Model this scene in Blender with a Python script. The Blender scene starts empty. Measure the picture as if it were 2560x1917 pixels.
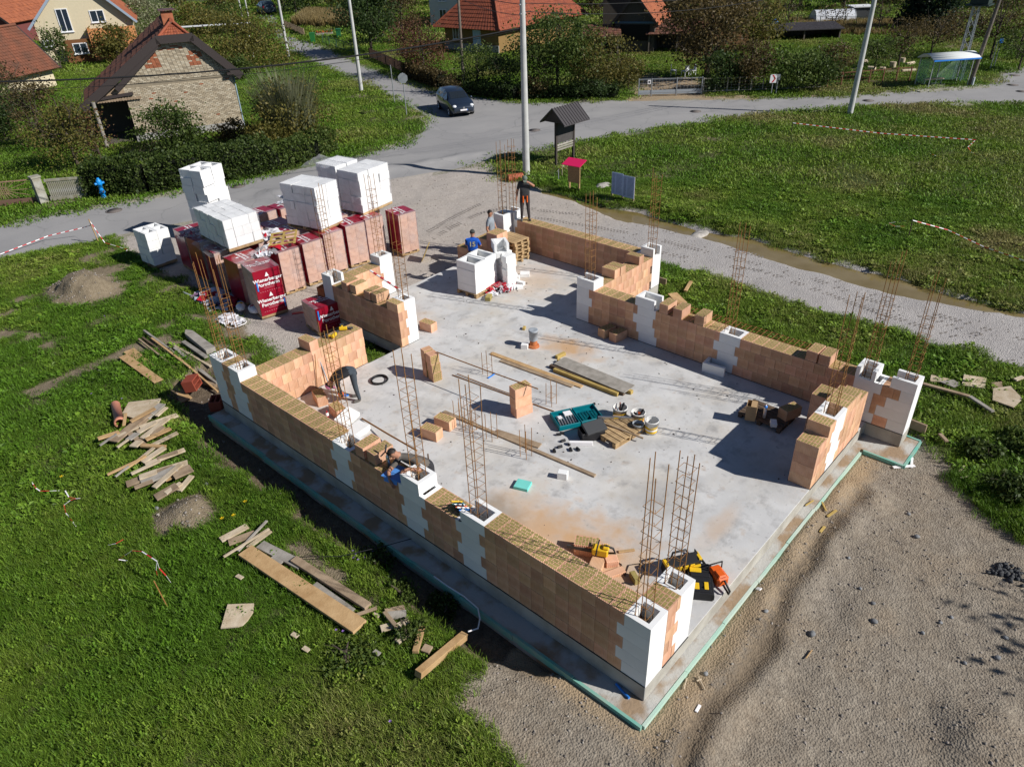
import bpy, bmesh, math, random
import numpy as np
from mathutils import Vector, Matrix, Euler
random.seed(7); RNG = np.random.default_rng(7)
R = math.radians
SC = bpy.context.scene
COL = SC.collection

# ---------------------------------------------------------------- camera, light, exposure
PW, PH, FPX = 2560.0, 1917.0, 1831.886
CAMP = Vector((-6.04198, -3.26208, 9.48928))
_yaw, _pit, _rol = R(43.23031), R(-32.15744), R(-2.29622)
_d = Vector((math.cos(_pit)*math.cos(_yaw), math.cos(_pit)*math.sin(_yaw), math.sin(_pit)))
_r0 = _d.cross(Vector((0, 0, 1))).normalized(); _u0 = _r0.cross(_d)
_r = _r0*math.cos(_rol) + _u0*math.sin(_rol); _u = -_r0*math.sin(_rol) + _u0*math.cos(_rol)
cam_d = bpy.data.cameras.new('camera'); cam = bpy.data.objects.new('camera', cam_d); COL.objects.link(cam)
cam_d.sensor_fit = 'HORIZONTAL'; cam_d.sensor_width = 36.0; cam_d.lens = 36.0*FPX/PW
cam_d.clip_start = 0.1; cam_d.clip_end = 1500.0
cam.matrix_world = Matrix(((_r.x, _u.x, -_d.x, CAMP.x), (_r.y, _u.y, -_d.y, CAMP.y), (_r.z, _u.z, -_d.z, CAMP.z), (0, 0, 0, 1)))
SC.camera = cam

SUN_EL, SHADOW_AZ = R(35.5), R(110.5)            # shadows run towards SHADOW_AZ
sdir = Vector((math.cos(SUN_EL)*math.cos(SHADOW_AZ), math.cos(SUN_EL)*math.sin(SHADOW_AZ), -math.sin(SUN_EL)))
wd = bpy.data.worlds.new('World'); SC.world = wd; wd.use_nodes = True
nt = wd.node_tree; nt.nodes.clear()
sky = nt.nodes.new('ShaderNodeTexSky'); sky.sky_type = 'NISHITA'; sky.sun_disc = False
sky.sun_elevation = SUN_EL; sky.sun_rotation = math.atan2(-sdir.x, -sdir.y); sky.air_density = 1.0; sky.dust_density = 0.0; sky.ozone_density = 3.0; sky.altitude = 3000.0
bgn = nt.nodes.new('ShaderNodeBackground'); bgn.inputs['Strength'].default_value = 0.062
out = nt.nodes.new('ShaderNodeOutputWorld')
nt.links.new(sky.outputs[0], bgn.inputs[0]); nt.links.new(bgn.outputs[0], out.inputs[0])
sl = bpy.data.lights.new('sun', 'SUN'); sl.energy = 5.0; sl.angle = R(0.5); sl.color = (1.0, 0.965, 0.915)
so = bpy.data.objects.new('sun', sl); COL.objects.link(so); so.rotation_euler = sdir.to_track_quat('-Z', 'Y').to_euler(); so.location = (0, 0, 40)
SC.view_settings.view_transform = 'Standard'; SC.view_settings.look = 'None'; SC.view_settings.gamma = 1.0
SC.view_settings.exposure = 0.20; SC.view_settings.use_curve_mapping = False
SC.cycles.max_bounces = 6; SC.cycles.transparent_max_bounces = 12; SC.cycles.caustics_reflective = False; SC.cycles.caustics_refractive = False

GZ = -0.35                                        # level of the fields and roads (slab top is 0)
def G(px, py, z=GZ):
    """ground point seen at a pixel of the 2560 px photograph"""
    v = _d*FPX + _r*(px-PW/2) + _u*(PH/2-py)
    t = (z-CAMP.z)/v.z
    return CAMP + v*t
def GP(pts, z=GZ): return [tuple(G(x, y, z)[:2]) for x, y in pts]
def tall(px, py, pytop, z=GZ):
    """height of an upright thing standing at pixel (px,py) whose top shows at row pytop"""
    b = G(px, py, z); lo, hi = 0.0, 40.0
    for _ in range(40):
        m = (lo+hi)/2; p = Vector((b.x, b.y, z+m))-CAMP
        y = PH/2-FPX*p.dot(_u)/p.dot(_d)
        if y > pytop: lo = m
        else: hi = m
    return lo

# ---------------------------------------------------------------- materials
MATS = {}
def mat(name, col, rough=0.8, var=0.0, nscale=6.0, bump=0.0, bscale=40.0, col2=None, objvar=0.0, metal=0.0, spec=0.3,
        lo=0.35, hi=0.65, coords='Object', detail=6.0, trans=0.0, sss=0.0, hue=0.0, coat=0.0, stretch=None):
    """plain procedural material: base colour mixed with a second by noise, per-object brightness, fine bump"""
    if name in MATS: return MATS[name]
    m = bpy.data.materials.new(name); m.use_nodes = True; MATS[name] = m
    t = m.node_tree; n = t.nodes; L = t.links; b = n['Principled BSDF']
    b.inputs['Roughness'].default_value = rough; b.inputs['Metallic'].default_value = metal
    b.inputs['Specular IOR Level'].default_value = spec
    if trans: b.inputs['Transmission Weight'].default_value = trans
    if coat: b.inputs['Coat Weight'].default_value = coat; b.inputs['Coat Roughness'].default_value = 0.062
    tc = n.new('ShaderNodeTexCoord'); src = tc.outputs[coords]
    if stretch:
        mp = n.new('ShaderNodeMapping'); mp.inputs['Scale'].default_value = stretch; L.new(src, mp.inputs[0]); src = mp.outputs[0]
    c2 = col2 if col2 else tuple(max(0, x*(1-var)) for x in col)
    last = None
    if col2 or var:
        nz = n.new('ShaderNodeTexNoise'); nz.inputs['Scale'].default_value = nscale; nz.inputs['Detail'].default_value = detail
        L.new(src, nz.inputs['Vector'])
        mr = n.new('ShaderNodeMapRange'); mr.inputs[1].default_value = lo; mr.inputs[2].default_value = hi
        L.new(nz.outputs[0], mr.inputs[0])
        mx = n.new('ShaderNodeMix'); mx.data_type = 'RGBA'
        mx.inputs[6].default_value = (*col, 1); mx.inputs[7].default_value = (*c2, 1)
        L.new(mr.outputs[0], mx.inputs[0]); last = mx.outputs[2]
    if objvar or hue:
        oi = n.new('ShaderNodeObjectInfo'); hs = n.new('ShaderNodeHueSaturation')
        mv = n.new('ShaderNodeMapRange'); mv.inputs[3].default_value = 1-objvar; mv.inputs[4].default_value = 1+objvar
        L.new(oi.outputs['Random'], mv.inputs[0]); L.new(mv.outputs[0], hs.inputs['Value'])
        if hue:
            mh = n.new('ShaderNodeMapRange'); mh.inputs[3].default_value = 0.5-hue; mh.inputs[4].default_value = 0.5+hue
            mm = n.new('ShaderNodeMath'); mm.operation = 'MULTIPLY'; mm.inputs[1].default_value = 7.13
            mf = n.new('ShaderNodeMath'); mf.operation = 'FRACT'
            L.new(oi.outputs['Random'], mm.inputs[0]); L.new(mm.outputs[0], mf.inputs[0]); L.new(mf.outputs[0], mh.inputs[0]); L.new(mh.outputs[0], hs.inputs['Hue'])
        if last: L.new(last, hs.inputs['Color'])
        else: hs.inputs['Color'].default_value = (*col, 1)
        last = hs.outputs[0]
    if last: L.new(last, b.inputs['Base Color'])
    else: b.inputs['Base Color'].default_value = (*col, 1)
    if bump:
        nb = n.new('ShaderNodeTexNoise'); nb.inputs['Scale'].default_value = bscale; nb.inputs['Detail'].default_value = 4
        L.new(src, nb.inputs['Vector'])
        bm = n.new('ShaderNodeBump'); bm.inputs['Strength'].default_value = bump; bm.inputs['Distance'].default_value = 0.02
        L.new(nb.outputs[0], bm.inputs['Height']); L.new(bm.outputs[0], b.inputs['Normal'])
    return m

def leaf_mat(name, c1, c2, c3=None, tr=0.38, objvar=0.15):
    if name in MATS: return MATS[name]
    m = bpy.data.materials.new(name); m.use_nodes = True; MATS[name] = m
    t = m.node_tree; n = t.nodes; L = t.links; b = n['Principled BSDF']
    b.inputs['Roughness'].default_value = 0.55; b.inputs['Specular IOR Level'].default_value = 0.25
    g = n.new('ShaderNodeNewGeometry'); rp = n.new('ShaderNodeValToRGB')
    rp.color_ramp.elements[0].color = (*c1, 1); rp.color_ramp.elements[1].color = (*(c3 or c2), 1)
    if c3:
        e = rp.color_ramp.elements.new(0.6); e.color = (*c2, 1)
    L.new(g.outputs['Random Per Island'], rp.inputs[0])
    oi = n.new('ShaderNodeObjectInfo'); hs = n.new('ShaderNodeHueSaturation'); mv = n.new('ShaderNodeMapRange')
    mv.inputs[3].default_value = 1-objvar; mv.inputs[4].default_value = 1+objvar
    L.new(oi.outputs['Random'], mv.inputs[0]); L.new(mv.outputs[0], hs.inputs['Value']); L.new(rp.outputs[0], hs.inputs['Color'])
    L.new(hs.outputs[0], b.inputs['Base Color'])
    if tr:
        tl = n.new('ShaderNodeBsdfTranslucent'); L.new(hs.outputs[0], tl.inputs[0])
        ms = n.new('ShaderNodeMixShader'); ms.inputs[0].default_value = tr
        L.new(b.outputs[0], ms.inputs[1]); L.new(tl.outputs[0], ms.inputs[2])
        L.new(ms.outputs[0], n['Material Output'].inputs[0])
    return m

# ---------------------------------------------------------------- mesh builder
class MB:
    def __init__(s): s.v = []; s.f = []; s.mi = []; s.sm = []
    def add(s, vs, fs, mi=0, sm=False):
        o = len(s.v); s.v.extend([tuple(x) for x in vs])
        for f in fs: s.f.append([o+i for i in f]); s.mi.append(mi); s.sm.append(sm)
    def box(s, x0, y0, z0, x1, y1, z1, mi=0, M=None):
        vs = [(x, y, z) for z in (z0, z1) for y in (y0, y1) for x in (x0, x1)]
        if M is not None: vs = [M @ Vector(v) for v in vs]
        s.add(vs, [(0, 2, 3, 1), (4, 5, 7, 6), (0, 1, 5, 4), (2, 6, 7, 3), (0, 4, 6, 2), (1, 3, 7, 5)], mi)
    def cbox(s, c, d, mi=0, rz=0, rx=0, ry=0):
        M = Matrix.Translation(c) @ Euler((rx, ry, rz)).to_matrix().to_4x4()
        s.box(-d[0]/2, -d[1]/2, -d[2]/2, d[0]/2, d[1]/2, d[2]/2, mi, M)
    def ring(s, x0, y0, x1, y1, z0, z1, a, mi=0, ax=None, floor=False):
        """rectangular tube, wall thickness a"""
        ax = a if ax is None else ax
        o = [(x0, y0), (x1, y0), (x1, y1), (x0, y1)]; i = [(x0+ax, y0+a), (x1-ax, y0+a), (x1-ax, y1-a), (x0+ax, y1-a)]
        vs = [(x, y, z) for z in (z0, z1) for P in (o, i) for x, y in P]
        fs = []
        for k in range(4):
            l = (k+1) % 4
            fs += [(k, l, 8+l, 8+k), (4+l, 4+k, 12+k, 12+l), (8+k, 8+l, 12+l, 12+k), (l, k, 4+k, 4+l)]
        if floor: fs.append((12, 13, 14, 15)) if False else None
        s.add(vs, fs, mi)
    def bar(s, p, q, w, h=None, mi=0, up=(0, 0, 1)):
        p = Vector(p); q = Vector(q); d = (q-p); L = d.length; d.normalize(); h = w if h is None else h
        u = Vector(up)
        if abs(d.dot(u)) > 0.95: u = Vector((1, 0, 0))
        a = d.cross(u).normalized()*w/2; b = a.cross(d).normalized()*h/2
        vs = [c+sa*a+sb*b for c in (p, q) for sa, sb in ((-1, -1), (1, -1), (1, 1), (-1, 1))]
        s.add(vs, [(0, 1, 2, 3), (7, 6, 5, 4), (0, 4, 5, 1), (1, 5, 6, 2), (2, 6, 7, 3), (3, 7, 4, 0)], mi)
    def tube(s, pts, r, n=6, mi=0, cap=True, sm=True):
        pts = [Vector(p) for p in pts]; rs = r if isinstance(r, (list, tuple)) else [r]*len(pts)
        vs = []; prev = None
        for i, p in enumerate(pts):
            d = (pts[min(i+1, len(pts)-1)]-pts[max(i-1, 0)])
            if d.length < 1e-9: d = Vector((0, 0, 1))
            d.normalize()
            if prev is None:
                u = Vector((0, 0, 1)) if abs(d.z) < 0.9 else Vector((1, 0, 0)); a = d.cross(u).normalized()
            else:
                a = (prev-d*prev.dot(d)); a = a.normalized() if a.length > 1e-6 else d.orthogonal().normalized()
            prev = a; b = d.cross(a)
            for k in range(n):
                t = 2*math.pi*k/n; vs.append(p+(a*math.cos(t)+b*math.sin(t))*rs[i])
        fs = []
        for i in range(len(pts)-1):
            for k in range(n):
                l = (k+1) % n; fs.append((i*n+k, i*n+l, (i+1)*n+l, (i+1)*n+k))
        s.add(vs, fs, mi, sm)
        if cap:
            s.add(vs[:n], [tuple(range(n-1, -1, -1))], mi); s.add(vs[-n:], [tuple(range(n))], mi)
    def lathe(s, prof, n=14, mi=0, c=(0, 0, 0), sm=True, M=None):
        vs = []
        for r, z in prof:
            for k in range(n):
                t = 2*math.pi*k/n; vs.append(Vector((c[0]+r*math.cos(t), c[1]+r*math.sin(t), c[2]+z)))
        if M is not None: vs = [M @ v for v in vs]
        fs = [(i*n+k, i*n+(k+1) % n, (i+1)*n+(k+1) % n, (i+1)*n+k) for i in range(len(prof)-1) for k in range(n)]
        s.add(vs, fs, mi, sm)
    def prism(s, poly, z0, z1, mi=0, M=None):
        n = len(poly); vs = [Vector((x, y, z)) for z in (z0, z1) for x, y in poly]
        if M is not None: vs = [M @ v for v in vs]
        s.add(vs, [tuple(range(n-1, -1, -1)), tuple(range(n, 2*n))]+[(k, (k+1) % n, n+(k+1) % n, n+k) for k in range(n)], mi)
    def blob(s, c, rx, ry, rz, mi=0, nu=8, nv=6, jit=0.0, M=None):
        vs = []; 
        for i in range(nv+1):
            a = math.pi*i/nv
            for k in range(nu):
                t = 2*math.pi*k/nu; j = 1+random.uniform(-jit, jit)
                vs.append(Vector((c[0]+rx*math.sin(a)*math.cos(t)*j, c[1]+ry*math.sin(a)*math.sin(t)*j, c[2]+rz*math.cos(a)*j)))
        if M is not None: vs = [M @ v for v in vs]
        fs = [(i*nu+k, (i+1)*nu+k, (i+1)*nu+(k+1) % nu, i*nu+(k+1) % nu) for i in range(nv) for k in range(nu)]
        s.add(vs, fs, mi, True)
    def mesh(s, name, mats, bevel=0.0):
        me = bpy.data.meshes.new(name); me.from_pydata(s.v, [], s.f)
        for m in (mats if isinstance(mats, (list, tuple)) else [mats]): me.materials.append(m)
        me.polygons.foreach_set('material_index', s.mi); me.polygons.foreach_set('use_smooth', s.sm)
        if bevel:
            bm = bmesh.new(); bm.from_mesh(me); bmesh.ops.remove_doubles(bm, verts=bm.verts, dist=1e-5)
            es = [e for e in bm.edges if len(e.link_faces) == 2 and e.calc_face_angle(0) > 0.6]
            bmesh.ops.bevel(bm, geom=es, offset=bevel, segments=1, affect='EDGES', clamp_overlap=True); bm.to_mesh(me); bm.free()
        me.update(); return me
    def build(s, name, mats, parent=None, bevel=0.0, loc=None, rz=0.0): return link(name, s.mesh(name, mats, bevel), parent, loc, rz)

def link(name, me, parent=None, loc=None, rz=0.0, rot=None, scale=None):
    o = bpy.data.objects.new(name, me); COL.objects.link(o)
    if parent is not None: o.parent = parent
    if loc is not None: o.location = loc
    if rot is not None: o.rotation_euler = rot
    elif rz: o.rotation_euler = (0, 0, rz)
    if scale is not None: o.scale = scale
    return o
def tag(o, label=None, cat=None, group=None, kind=None):
    if label: o['label'] = label
    if cat: o['category'] = cat
    if group: o['group'] = group
    if kind: o['kind'] = kind
    return o
def thing(name, label, cat, loc=(0, 0, 0), rz=0.0, group=None, rot=None):
    o = link(name, None, None, loc, rz, rot); o.empty_display_size = 0.2
    return tag(o, label, cat, group)
_KIDS = {}
def dup(root, loc, rz=None, label=None, group=None, rot=None):
    def cp(o, par):
        c = o.copy(); COL.objects.link(c); c.parent = par
        for ch in o.children: cp(ch, c)
        return c
    r = cp(root, None); r.location = loc
    if rot is not None: r.rotation_euler = rot
    elif rz is not None: r.rotation_euler = (0, 0, rz)
    if label: r['label'] = label
    if group: r['group'] = group
    return r

# numpy value noise
def vnoise(x, y, s, seed=0):
    x = np.asarray(x)/s; y = np.asarray(y)/s
    xi = np.floor(x).astype(np.int64); yi = np.floor(y).astype(np.int64); fx = x-xi; fy = y-yi
    def h(a, b):
        n = (a*374761393+b*668265263+seed*1442695041) & 0xffffffff
        n = ((n ^ (n >> 13))*1274126177) & 0xffffffff
        return ((n ^ (n >> 16)) & 0xffff)/65535.0
    u = fx*fx*(3-2*fx); v = fy*fy*(3-2*fy)
    return (h(xi, yi)*(1-u)+h(xi+1, yi)*u)*(1-v)+(h(xi, yi+1)*(1-u)+h(xi+1, yi+1)*u)*v
def fbm(x, y, s, seed=0, o=4):
    t = 0; a = 0.5; tot = 0
    for k in range(o): t = t+a*vnoise(x, y, s/2**k, seed+k*17); tot += a; a *= 0.5
    return t/tot
def sdf(poly, X, Y):
    """signed distance to a polygon, positive inside"""
    P = np.array(poly); n = len(P); D = np.full(X.shape, 1e9); ins = np.zeros(X.shape, bool)
    for i in range(n):
        ax, ay = P[i]; bx, by = P[(i+1) % n]; ex, ey = bx-ax, by-ay; l2 = ex*ex+ey*ey+1e-12
        t = np.clip(((X-ax)*ex+(Y-ay)*ey)/l2, 0, 1); D = np.minimum(D, (X-ax-t*ex)**2+(Y-ay-t*ey)**2)
        c = ((ay > Y) != (by > Y)) & (X < (bx-ax)*(Y-ay)/(by-ay+1e-12)+ax); ins ^= c
    return np.where(ins, 1, -1)*np.sqrt(D)
def sstep(a, b, x): t = np.clip((x-a)/(b-a), 0, 1); return t*t*(3-2*t)
# ================================================================ THE GROUND
road_px = [(-400, 757), (0, 650), (155, 619), (247, 603), (276, 590), (600, 528), (984, 447), (1139, 422), (1212, 403), (1279, 388), (1327, 380),
           (1454, 355), (1676, 317), (1900, 285), (2130, 268), (2272, 260), (2560, 258), (3000, 262), (3000, 60), (2800, 92), (2560, 165), (2500, 190), (2491, 209),
           (2431, 219), (2282, 228), (2256, 230), (2130, 241), (1900, 247), (1558, 251), (1430, 259), (1300, 257), (1164, 244), (1091, 231), (1012, 206), (917, 168),
           (841, 133), (777, 108), (727, 92), (695, 70), (692, 41), (676, 37), (625, 37), (630, 46), (654, 44), (668, 63), (690, 95), (727, 127), (752, 140), (822, 171), (904, 206),
           (949, 228), (993, 250), (1044, 276), (1063, 292), (1071, 311), (1057, 330), (1012, 358), (949, 377), (873, 396), (740, 425), (600, 453), (457, 484),
           (222, 525), (0, 565), (-400, 650)]
yard_px = [(276, 582), (600, 515), (984, 432), (1139, 408), (1205, 394), (1241, 418), (1263, 450), (1349, 472), (1422, 488), (1504, 516), (1600, 528), (1720, 560),
           (1861, 587), (2035, 640), (2252, 690), (2383, 733), (2560, 776), (2900, 850), (2900, 1030), (2560, 928), (2383, 867), (2252, 832), (2091, 789), (1965, 750),
           (1817, 702), (1656, 663), (1500, 640), (1300, 600), (1000, 760), (800, 960), (690, 905), (650, 860), (625, 821), (590, 780), (500, 720), (420, 690), (385, 671),
           (340, 640), (300, 612)]
lot_px = [(1290, 1930), (1180, 1815), (1146, 1765), (1185, 1715), (1219, 1668), (1215, 1640), (1500, 1480), (2180, 1050), (2280, 1075), (2345, 1108), (2385, 1150), (2380, 1200),
          (2398, 1225), (2439, 1282), (2506, 1322), (2560, 1340), (2900, 1420), (2900, 2500), (1290, 2500)]
trench_px = [(425, 965), (433, 1025), (454, 1056), (463, 1089), (506, 1122), (571, 1175), (642, 1219), (670, 1230), (779, 1325), (924, 1420), (1011, 1532), (1112, 1590),
             (1215, 1655), (1600, 1700), (1400, 1300), (800, 1000), (560, 930), (500, 930)]
drive_px = [(1556, 256), (1900, 251), (1890, 238), (1770, 240), (1765, 195), (1590, 190), (1585, 240)]
patch_px = [(670, 1345), (760, 1352), (860, 1440), (960, 1500), (985, 1535), (930, 1530), (830, 1460), (740, 1400)]
POLY = {k: GP(v) for k, v in dict(road=road_px, yard=yard_px, lot=lot_px, trench=trench_px, drive=drive_px, patch=patch_px).items()}
POLY['trench'] = GP(trench_px, -0.4)
pud_px = [(1340, 470), (1422, 484), (1504, 514), (1600, 527), (1650, 545), (1750, 575), (1861, 588), (2035, 642), (2252, 694), (2383, 735), (2560, 776), (2640, 800), (2640, 812), (2560, 800),
          (2383, 770), (2300, 756), (2209, 735), (2060, 690), (1913, 652), (1800, 612), (1735, 592), (1640, 570), (1560, 556), (1504, 538), (1430, 506), (1349, 486)]
POLY['pud'] = GP(pud_px, -0.40)
M1 = G(215, 720, -0.2); M2 = G(455, 1275, -0.2); M3 = G(2490, 1850, -0.3); M4 = G(2530, 1445, -0.4)
RUT = GP([(2150, 1240), (2060, 1330), (2010, 1420), (1960, 1480), (1930, 1600), (1850, 1700), (1760, 1790), (1700, 1930)], -0.45)

def polydist(X, Y, P):
    D = np.full(X.shape, 1e9)
    for (ax, ay), (bx, by) in zip(P[:-1], P[1:]):
        ex, ey = bx-ax, by-ay; t = np.clip(((X-ax)*ex+(Y-ay)*ey)/(ex*ex+ey*ey+1e-9), 0, 1)
        D = np.minimum(D, np.hypot(X-ax-t*ex, Y-ay-t*ey))
    return D
def zone_fields(X, Y):
    w = lambda s, a, k: (fbm(X, Y, s, k)-0.5)*a
    F = {}
    F['road'] = sdf(POLY['road'], X, Y)+w(1.2, 0.25, 3)
    F['yard'] = sdf(POLY['yard'], X, Y)+w(0.9, 0.7, 5)
    F['lot'] = np.maximum(sdf(POLY['lot'], X, Y)+w(0.7, 0.6, 9), sdf(POLY['drive'], X, Y)+w(0.7, 0.5, 4))
    F['trench'] = sdf(POLY['trench'], X, Y)+w(0.6, 0.45, 8)
    d1 = np.hypot((X-M1.x)/1.15, (Y-M1.y)/1.55); d2 = np.hypot((X-M2.x)/0.66, (Y-M2.y)/0.66)
    patch = sdf(POLY['patch'], X, Y)+w(0.5, 0.5, 12)
    F['soil'] = np.maximum.reduce([1.02-d1+w(0.5, 0.7, 21), 0.95-d2+w(0.4, 0.6, 22), patch,
                                   np.where((X > -3) & (X < 3.5) & (Y > 12.5) & (Y < 24), w(0.8, 1.5, 31)-0.17, -1),
                                   np.where(Y > 13, w(1.4, 1.2, 32)-0.27, -1)])
    F['d1'] = d1; F['d2'] = d2
    return F
def height(X, Y, F=None):
    F = F or zone_fields(X, Y)
    hard = np.maximum.reduce([F['road'], F['yard'], F['lot'], F['trench']])
    z = GZ+(fbm(X, Y, 2.6, 41)-0.5)*0.16*sstep(0.1, -1.0, F['road'])*sstep(0.1, -0.6, hard)
    z = z+sstep(-0.1, -0.5, hard)*(fbm(X, Y, 0.5, 42)-0.5)*0.055+sstep(0.0, -0.35, hard)*0.05
    z = z+sstep(0, 0.3, F['yard'])*(fbm(X, Y, 0.8, 43)-0.5)*0.07
    dl = np.maximum.reduce([-X-0.0, -Y-0.0, np.zeros(X.shape)])   # distance outside the slab edges facing the lot
    lot = sstep(-0.05, 0.25, F['lot'])
    z = z+lot*(-0.06-0.0*dl+(fbm(X, Y, 0.9, 44)-0.5)*0.10*sstep(.3, 1.2, dl)+(fbm(X, Y, 0.25, 45)-0.5)*0.045*sstep(.6, 1.4, dl))
    rd = polydist(X, Y, RUT)+(fbm(X, Y, 0.5, 46)-0.5)*0.3
    z = z+lot*(0.085*np.exp(-((rd-0.22)/0.22)**2)*(.5+fbm(X, Y, 0.35, 91))-0.03*np.exp(-(rd/0.10)**2))
    d3 = np.hypot((X-M3.x)/0.8, (Y-M3.y)/.9); z = z+lot*0.20*sstep(1.1, 0.1, d3+(fbm(X, Y, .4, 53)-.5)*.6)
    z = z-sstep(-0.1, 0.3, F['trench'])*(0.26+(fbm(X, Y, 0.6, 47)-0.5)*0.08)
    z = z+0.62*sstep(1.05, 0.0, F['d1']+(fbm(X, Y, 0.5, 48)-0.5)*0.5)+0.22*sstep(1.1, 0.1, F['d2']+(fbm(X, Y, 0.3, 49)-0.5)*0.6)
    pd = sdf(POLY['pud'], X, Y); z = z-sstep(-0.04, 0.34, pd+(fbm(X, Y, 0.8, 51)-.5)*.35)*0.15
    bank = np.exp(-((F['yard']+0.7)/0.5)**2)*sstep(0, 1, X-9.5)*sstep(-0.5, 0.4, X*0.36+Y-13.0)
    z = z+0.12*bank
    # under the slab and its footing the ground drops away so nothing pokes through
    ins = (X > -0.3) & (Y > -0.13) & (X < 9.25) & (Y < 11.0); ins2 = (X > 4.3) & (X < 12.2) & (Y > 7.2) & (Y < 13.6); ins3 = (X > 8.15) & (X < 9.1) & (Y > -0.98) & (Y < 0.1)
    z = np.where(ins | ins2 | ins3, np.minimum(z, -0.62), z)
    return z
def axis(a, b, lo, hi, s0, growth, smax):
    pts = list(np.arange(lo, hi, s0)); s = s0; x = pts[-1]
    while x < b: s = min(s*growth, smax); x += s; pts.append(x)
    s = s0; x = lo; left = []
    while x > a: s = min(s*growth, smax); x -= s; left.append(x)
    return np.array(left[::-1]+pts)
gx = axis(-25, 320, -8, 15, 0.10, 1.03, 4.0); gy = axis(-60, 330, -7, 24, 0.10, 1.03, 4.0)
GX, GY = np.meshgrid(gx, gy, indexing='ij'); FZ = zone_fields(GX, GY); HZ = height(GX, GY, FZ)
nx, ny = GX.shape
def hz(x, y): return float(height(np.array([[x]]), np.array([[y]]))[0, 0])

def ground_mat():
    m = bpy.data.materials.new('terrain'); m.use_nodes = True; t = m.node_tree; n = t.nodes; L = t.links; b = n['Principled BSDF']
    b.inputs['Roughness'].default_value = 0.9; b.inputs['Specular IOR Level'].default_value = 0.15
    tc = n.new('ShaderNodeTexCoord').outputs['Object']
    def noise(s, d=5, r=0.55):
        z = n.new('ShaderNodeTexNoise'); z.inputs['Scale'].default_value = s; z.inputs['Detail'].default_value = d; z.inputs['Roughness'].default_value = r
        L.new(tc, z.inputs['Vector']); return z.outputs[0]
    def ramp(src, *st):
        r = n.new('ShaderNodeValToRGB'); e = r.color_ramp.elements
        e[0].position, e[0].color = st[0][0], (*st[0][1], 1); e[1].position, e[1].color = st[-1][0], (*st[-1][1], 1)
        for p, c in st[1:-1]: q = e.new(p); q.color = (*c, 1)
        L.new(src, r.inputs[0]); return r.outputs[0]
    def mix(f, a, c, mode='MIX'):
        x = n.new('ShaderNodeMix'); x.data_type = 'RGBA'; x.blend_type = mode
        if isinstance(f, float): x.inputs[0].default_value = f
        else: L.new(f, x.inputs[0])
        L.new(a, x.inputs[6]); L.new(c, x.inputs[7]); return x.outputs[2]
    def math_(op, a, c):
        x = n.new('ShaderNodeMath'); x.operation = op
        for i, v in enumerate((a, c)):
            if isinstance(v, (int, float)): x.inputs[i].default_value = v
            else: L.new(v, x.inputs[i])
        return x.outputs[0]
    def mask(attr, soft, jit):
        a = n.new('ShaderNodeAttribute'); a.attribute_name = attr
        s = math_('ADD', a.outputs['Fac'], math_('MULTIPLY', math_('SUBTRACT', nA, 0.5), jit))
        r = n.new('ShaderNodeMapRange'); r.inputs[1].default_value = -soft; r.inputs[2].default_value = soft; L.new(s, r.inputs[0]); return r.outputs[0]
    nA = noise(9, 5); nB = noise(1.1, 5); nC = noise(45, 3); nD = noise(0.35, 4); nE = noise(160, 2)
    vor = n.new('ShaderNodeTexVoronoi'); vor.inputs['Scale'].default_value = 30; L.new(tc, vor.inputs['Vector'])
    vo2 = n.new('ShaderNodeTexVoronoi'); vo2.inputs['Scale'].default_value = 75; L.new(tc, vo2.inputs['Vector'])
    stone = ramp(vor.outputs['Color'], (0.0, (0.55,)*3), (1.0, (1.35,)*3)); stone2 = ramp(vo2.outputs['Color'], (0.0, (0.6,)*3), (1.0, (1.3,)*3))
    grass = mix(nB, ramp(nA, (0.3, (0.045, 0.06, 0.016)), (0.7, (0.075, 0.105, 0.022))), ramp(nA, (0.3, (0.085, 0.078, 0.03)), (0.7, (0.065, 0.10, 0.025))))
    road = mix(0.35, ramp(nB, (0.3, (0.255, 0.25, 0.25)), (0.7, (0.315, 0.305, 0.30))), ramp(nC, (0.3, (0.23, 0.225, 0.22)), (0.7, (0.35, 0.34, 0.335))))
    road = mix(0.5, road, ramp(nD, (0.35, (0.25, 0.245, 0.245)), (0.65, (0.33, 0.32, 0.31))))
    v3 = n.new('ShaderNodeTexVoronoi'); v3.feature = 'DISTANCE_TO_EDGE'; v3.inputs['Scale'].default_value = .32
    nw = n.new('ShaderNodeTexNoise'); nw.inputs['Scale'].default_value = .9; nw.inputs['Detail'].default_value = 5; L.new(tc, nw.inputs['Vector']); mw = n.new('ShaderNodeMix'); mw.data_type = 'RGBA'; mw.inputs[0].default_value = .55; L.new(tc, mw.inputs[6]); L.new(nw.outputs[1], mw.inputs[7]); vm = n.new('ShaderNodeVectorMath'); vm.operation = 'MULTIPLY_ADD'; vm.inputs[1].default_value = (1.6, 1.6, 0); L.new(nw.outputs[1], vm.inputs[0]); L.new(tc, vm.inputs[2]); L.new(vm.outputs[0], v3.inputs['Vector'])
    crack = n.new('ShaderNodeMapRange'); crack.inputs[1].default_value = .004; crack.inputs[2].default_value = .014; crack.inputs[3].default_value = .35; crack.inputs[4].default_value = 0; L.new(v3.outputs['Distance'], crack.inputs[0])
    road = mix(crack.outputs[0], road, ramp(nC, (.3, (.13, .13, .13)), (.7, (.17, .17, .17))))
    patch_ = n.new('ShaderNodeTexNoise'); patch_.inputs['Scale'].default_value = .16; patch_.inputs['Detail'].default_value = 2; L.new(tc, patch_.inputs['Vector']); pm = n.new('ShaderNodeMapRange'); pm.inputs[1].default_value = .56; pm.inputs[2].default_value = .575; pm.inputs[4].default_value = .5; L.new(patch_.outputs[0], pm.inputs[0])
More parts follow.
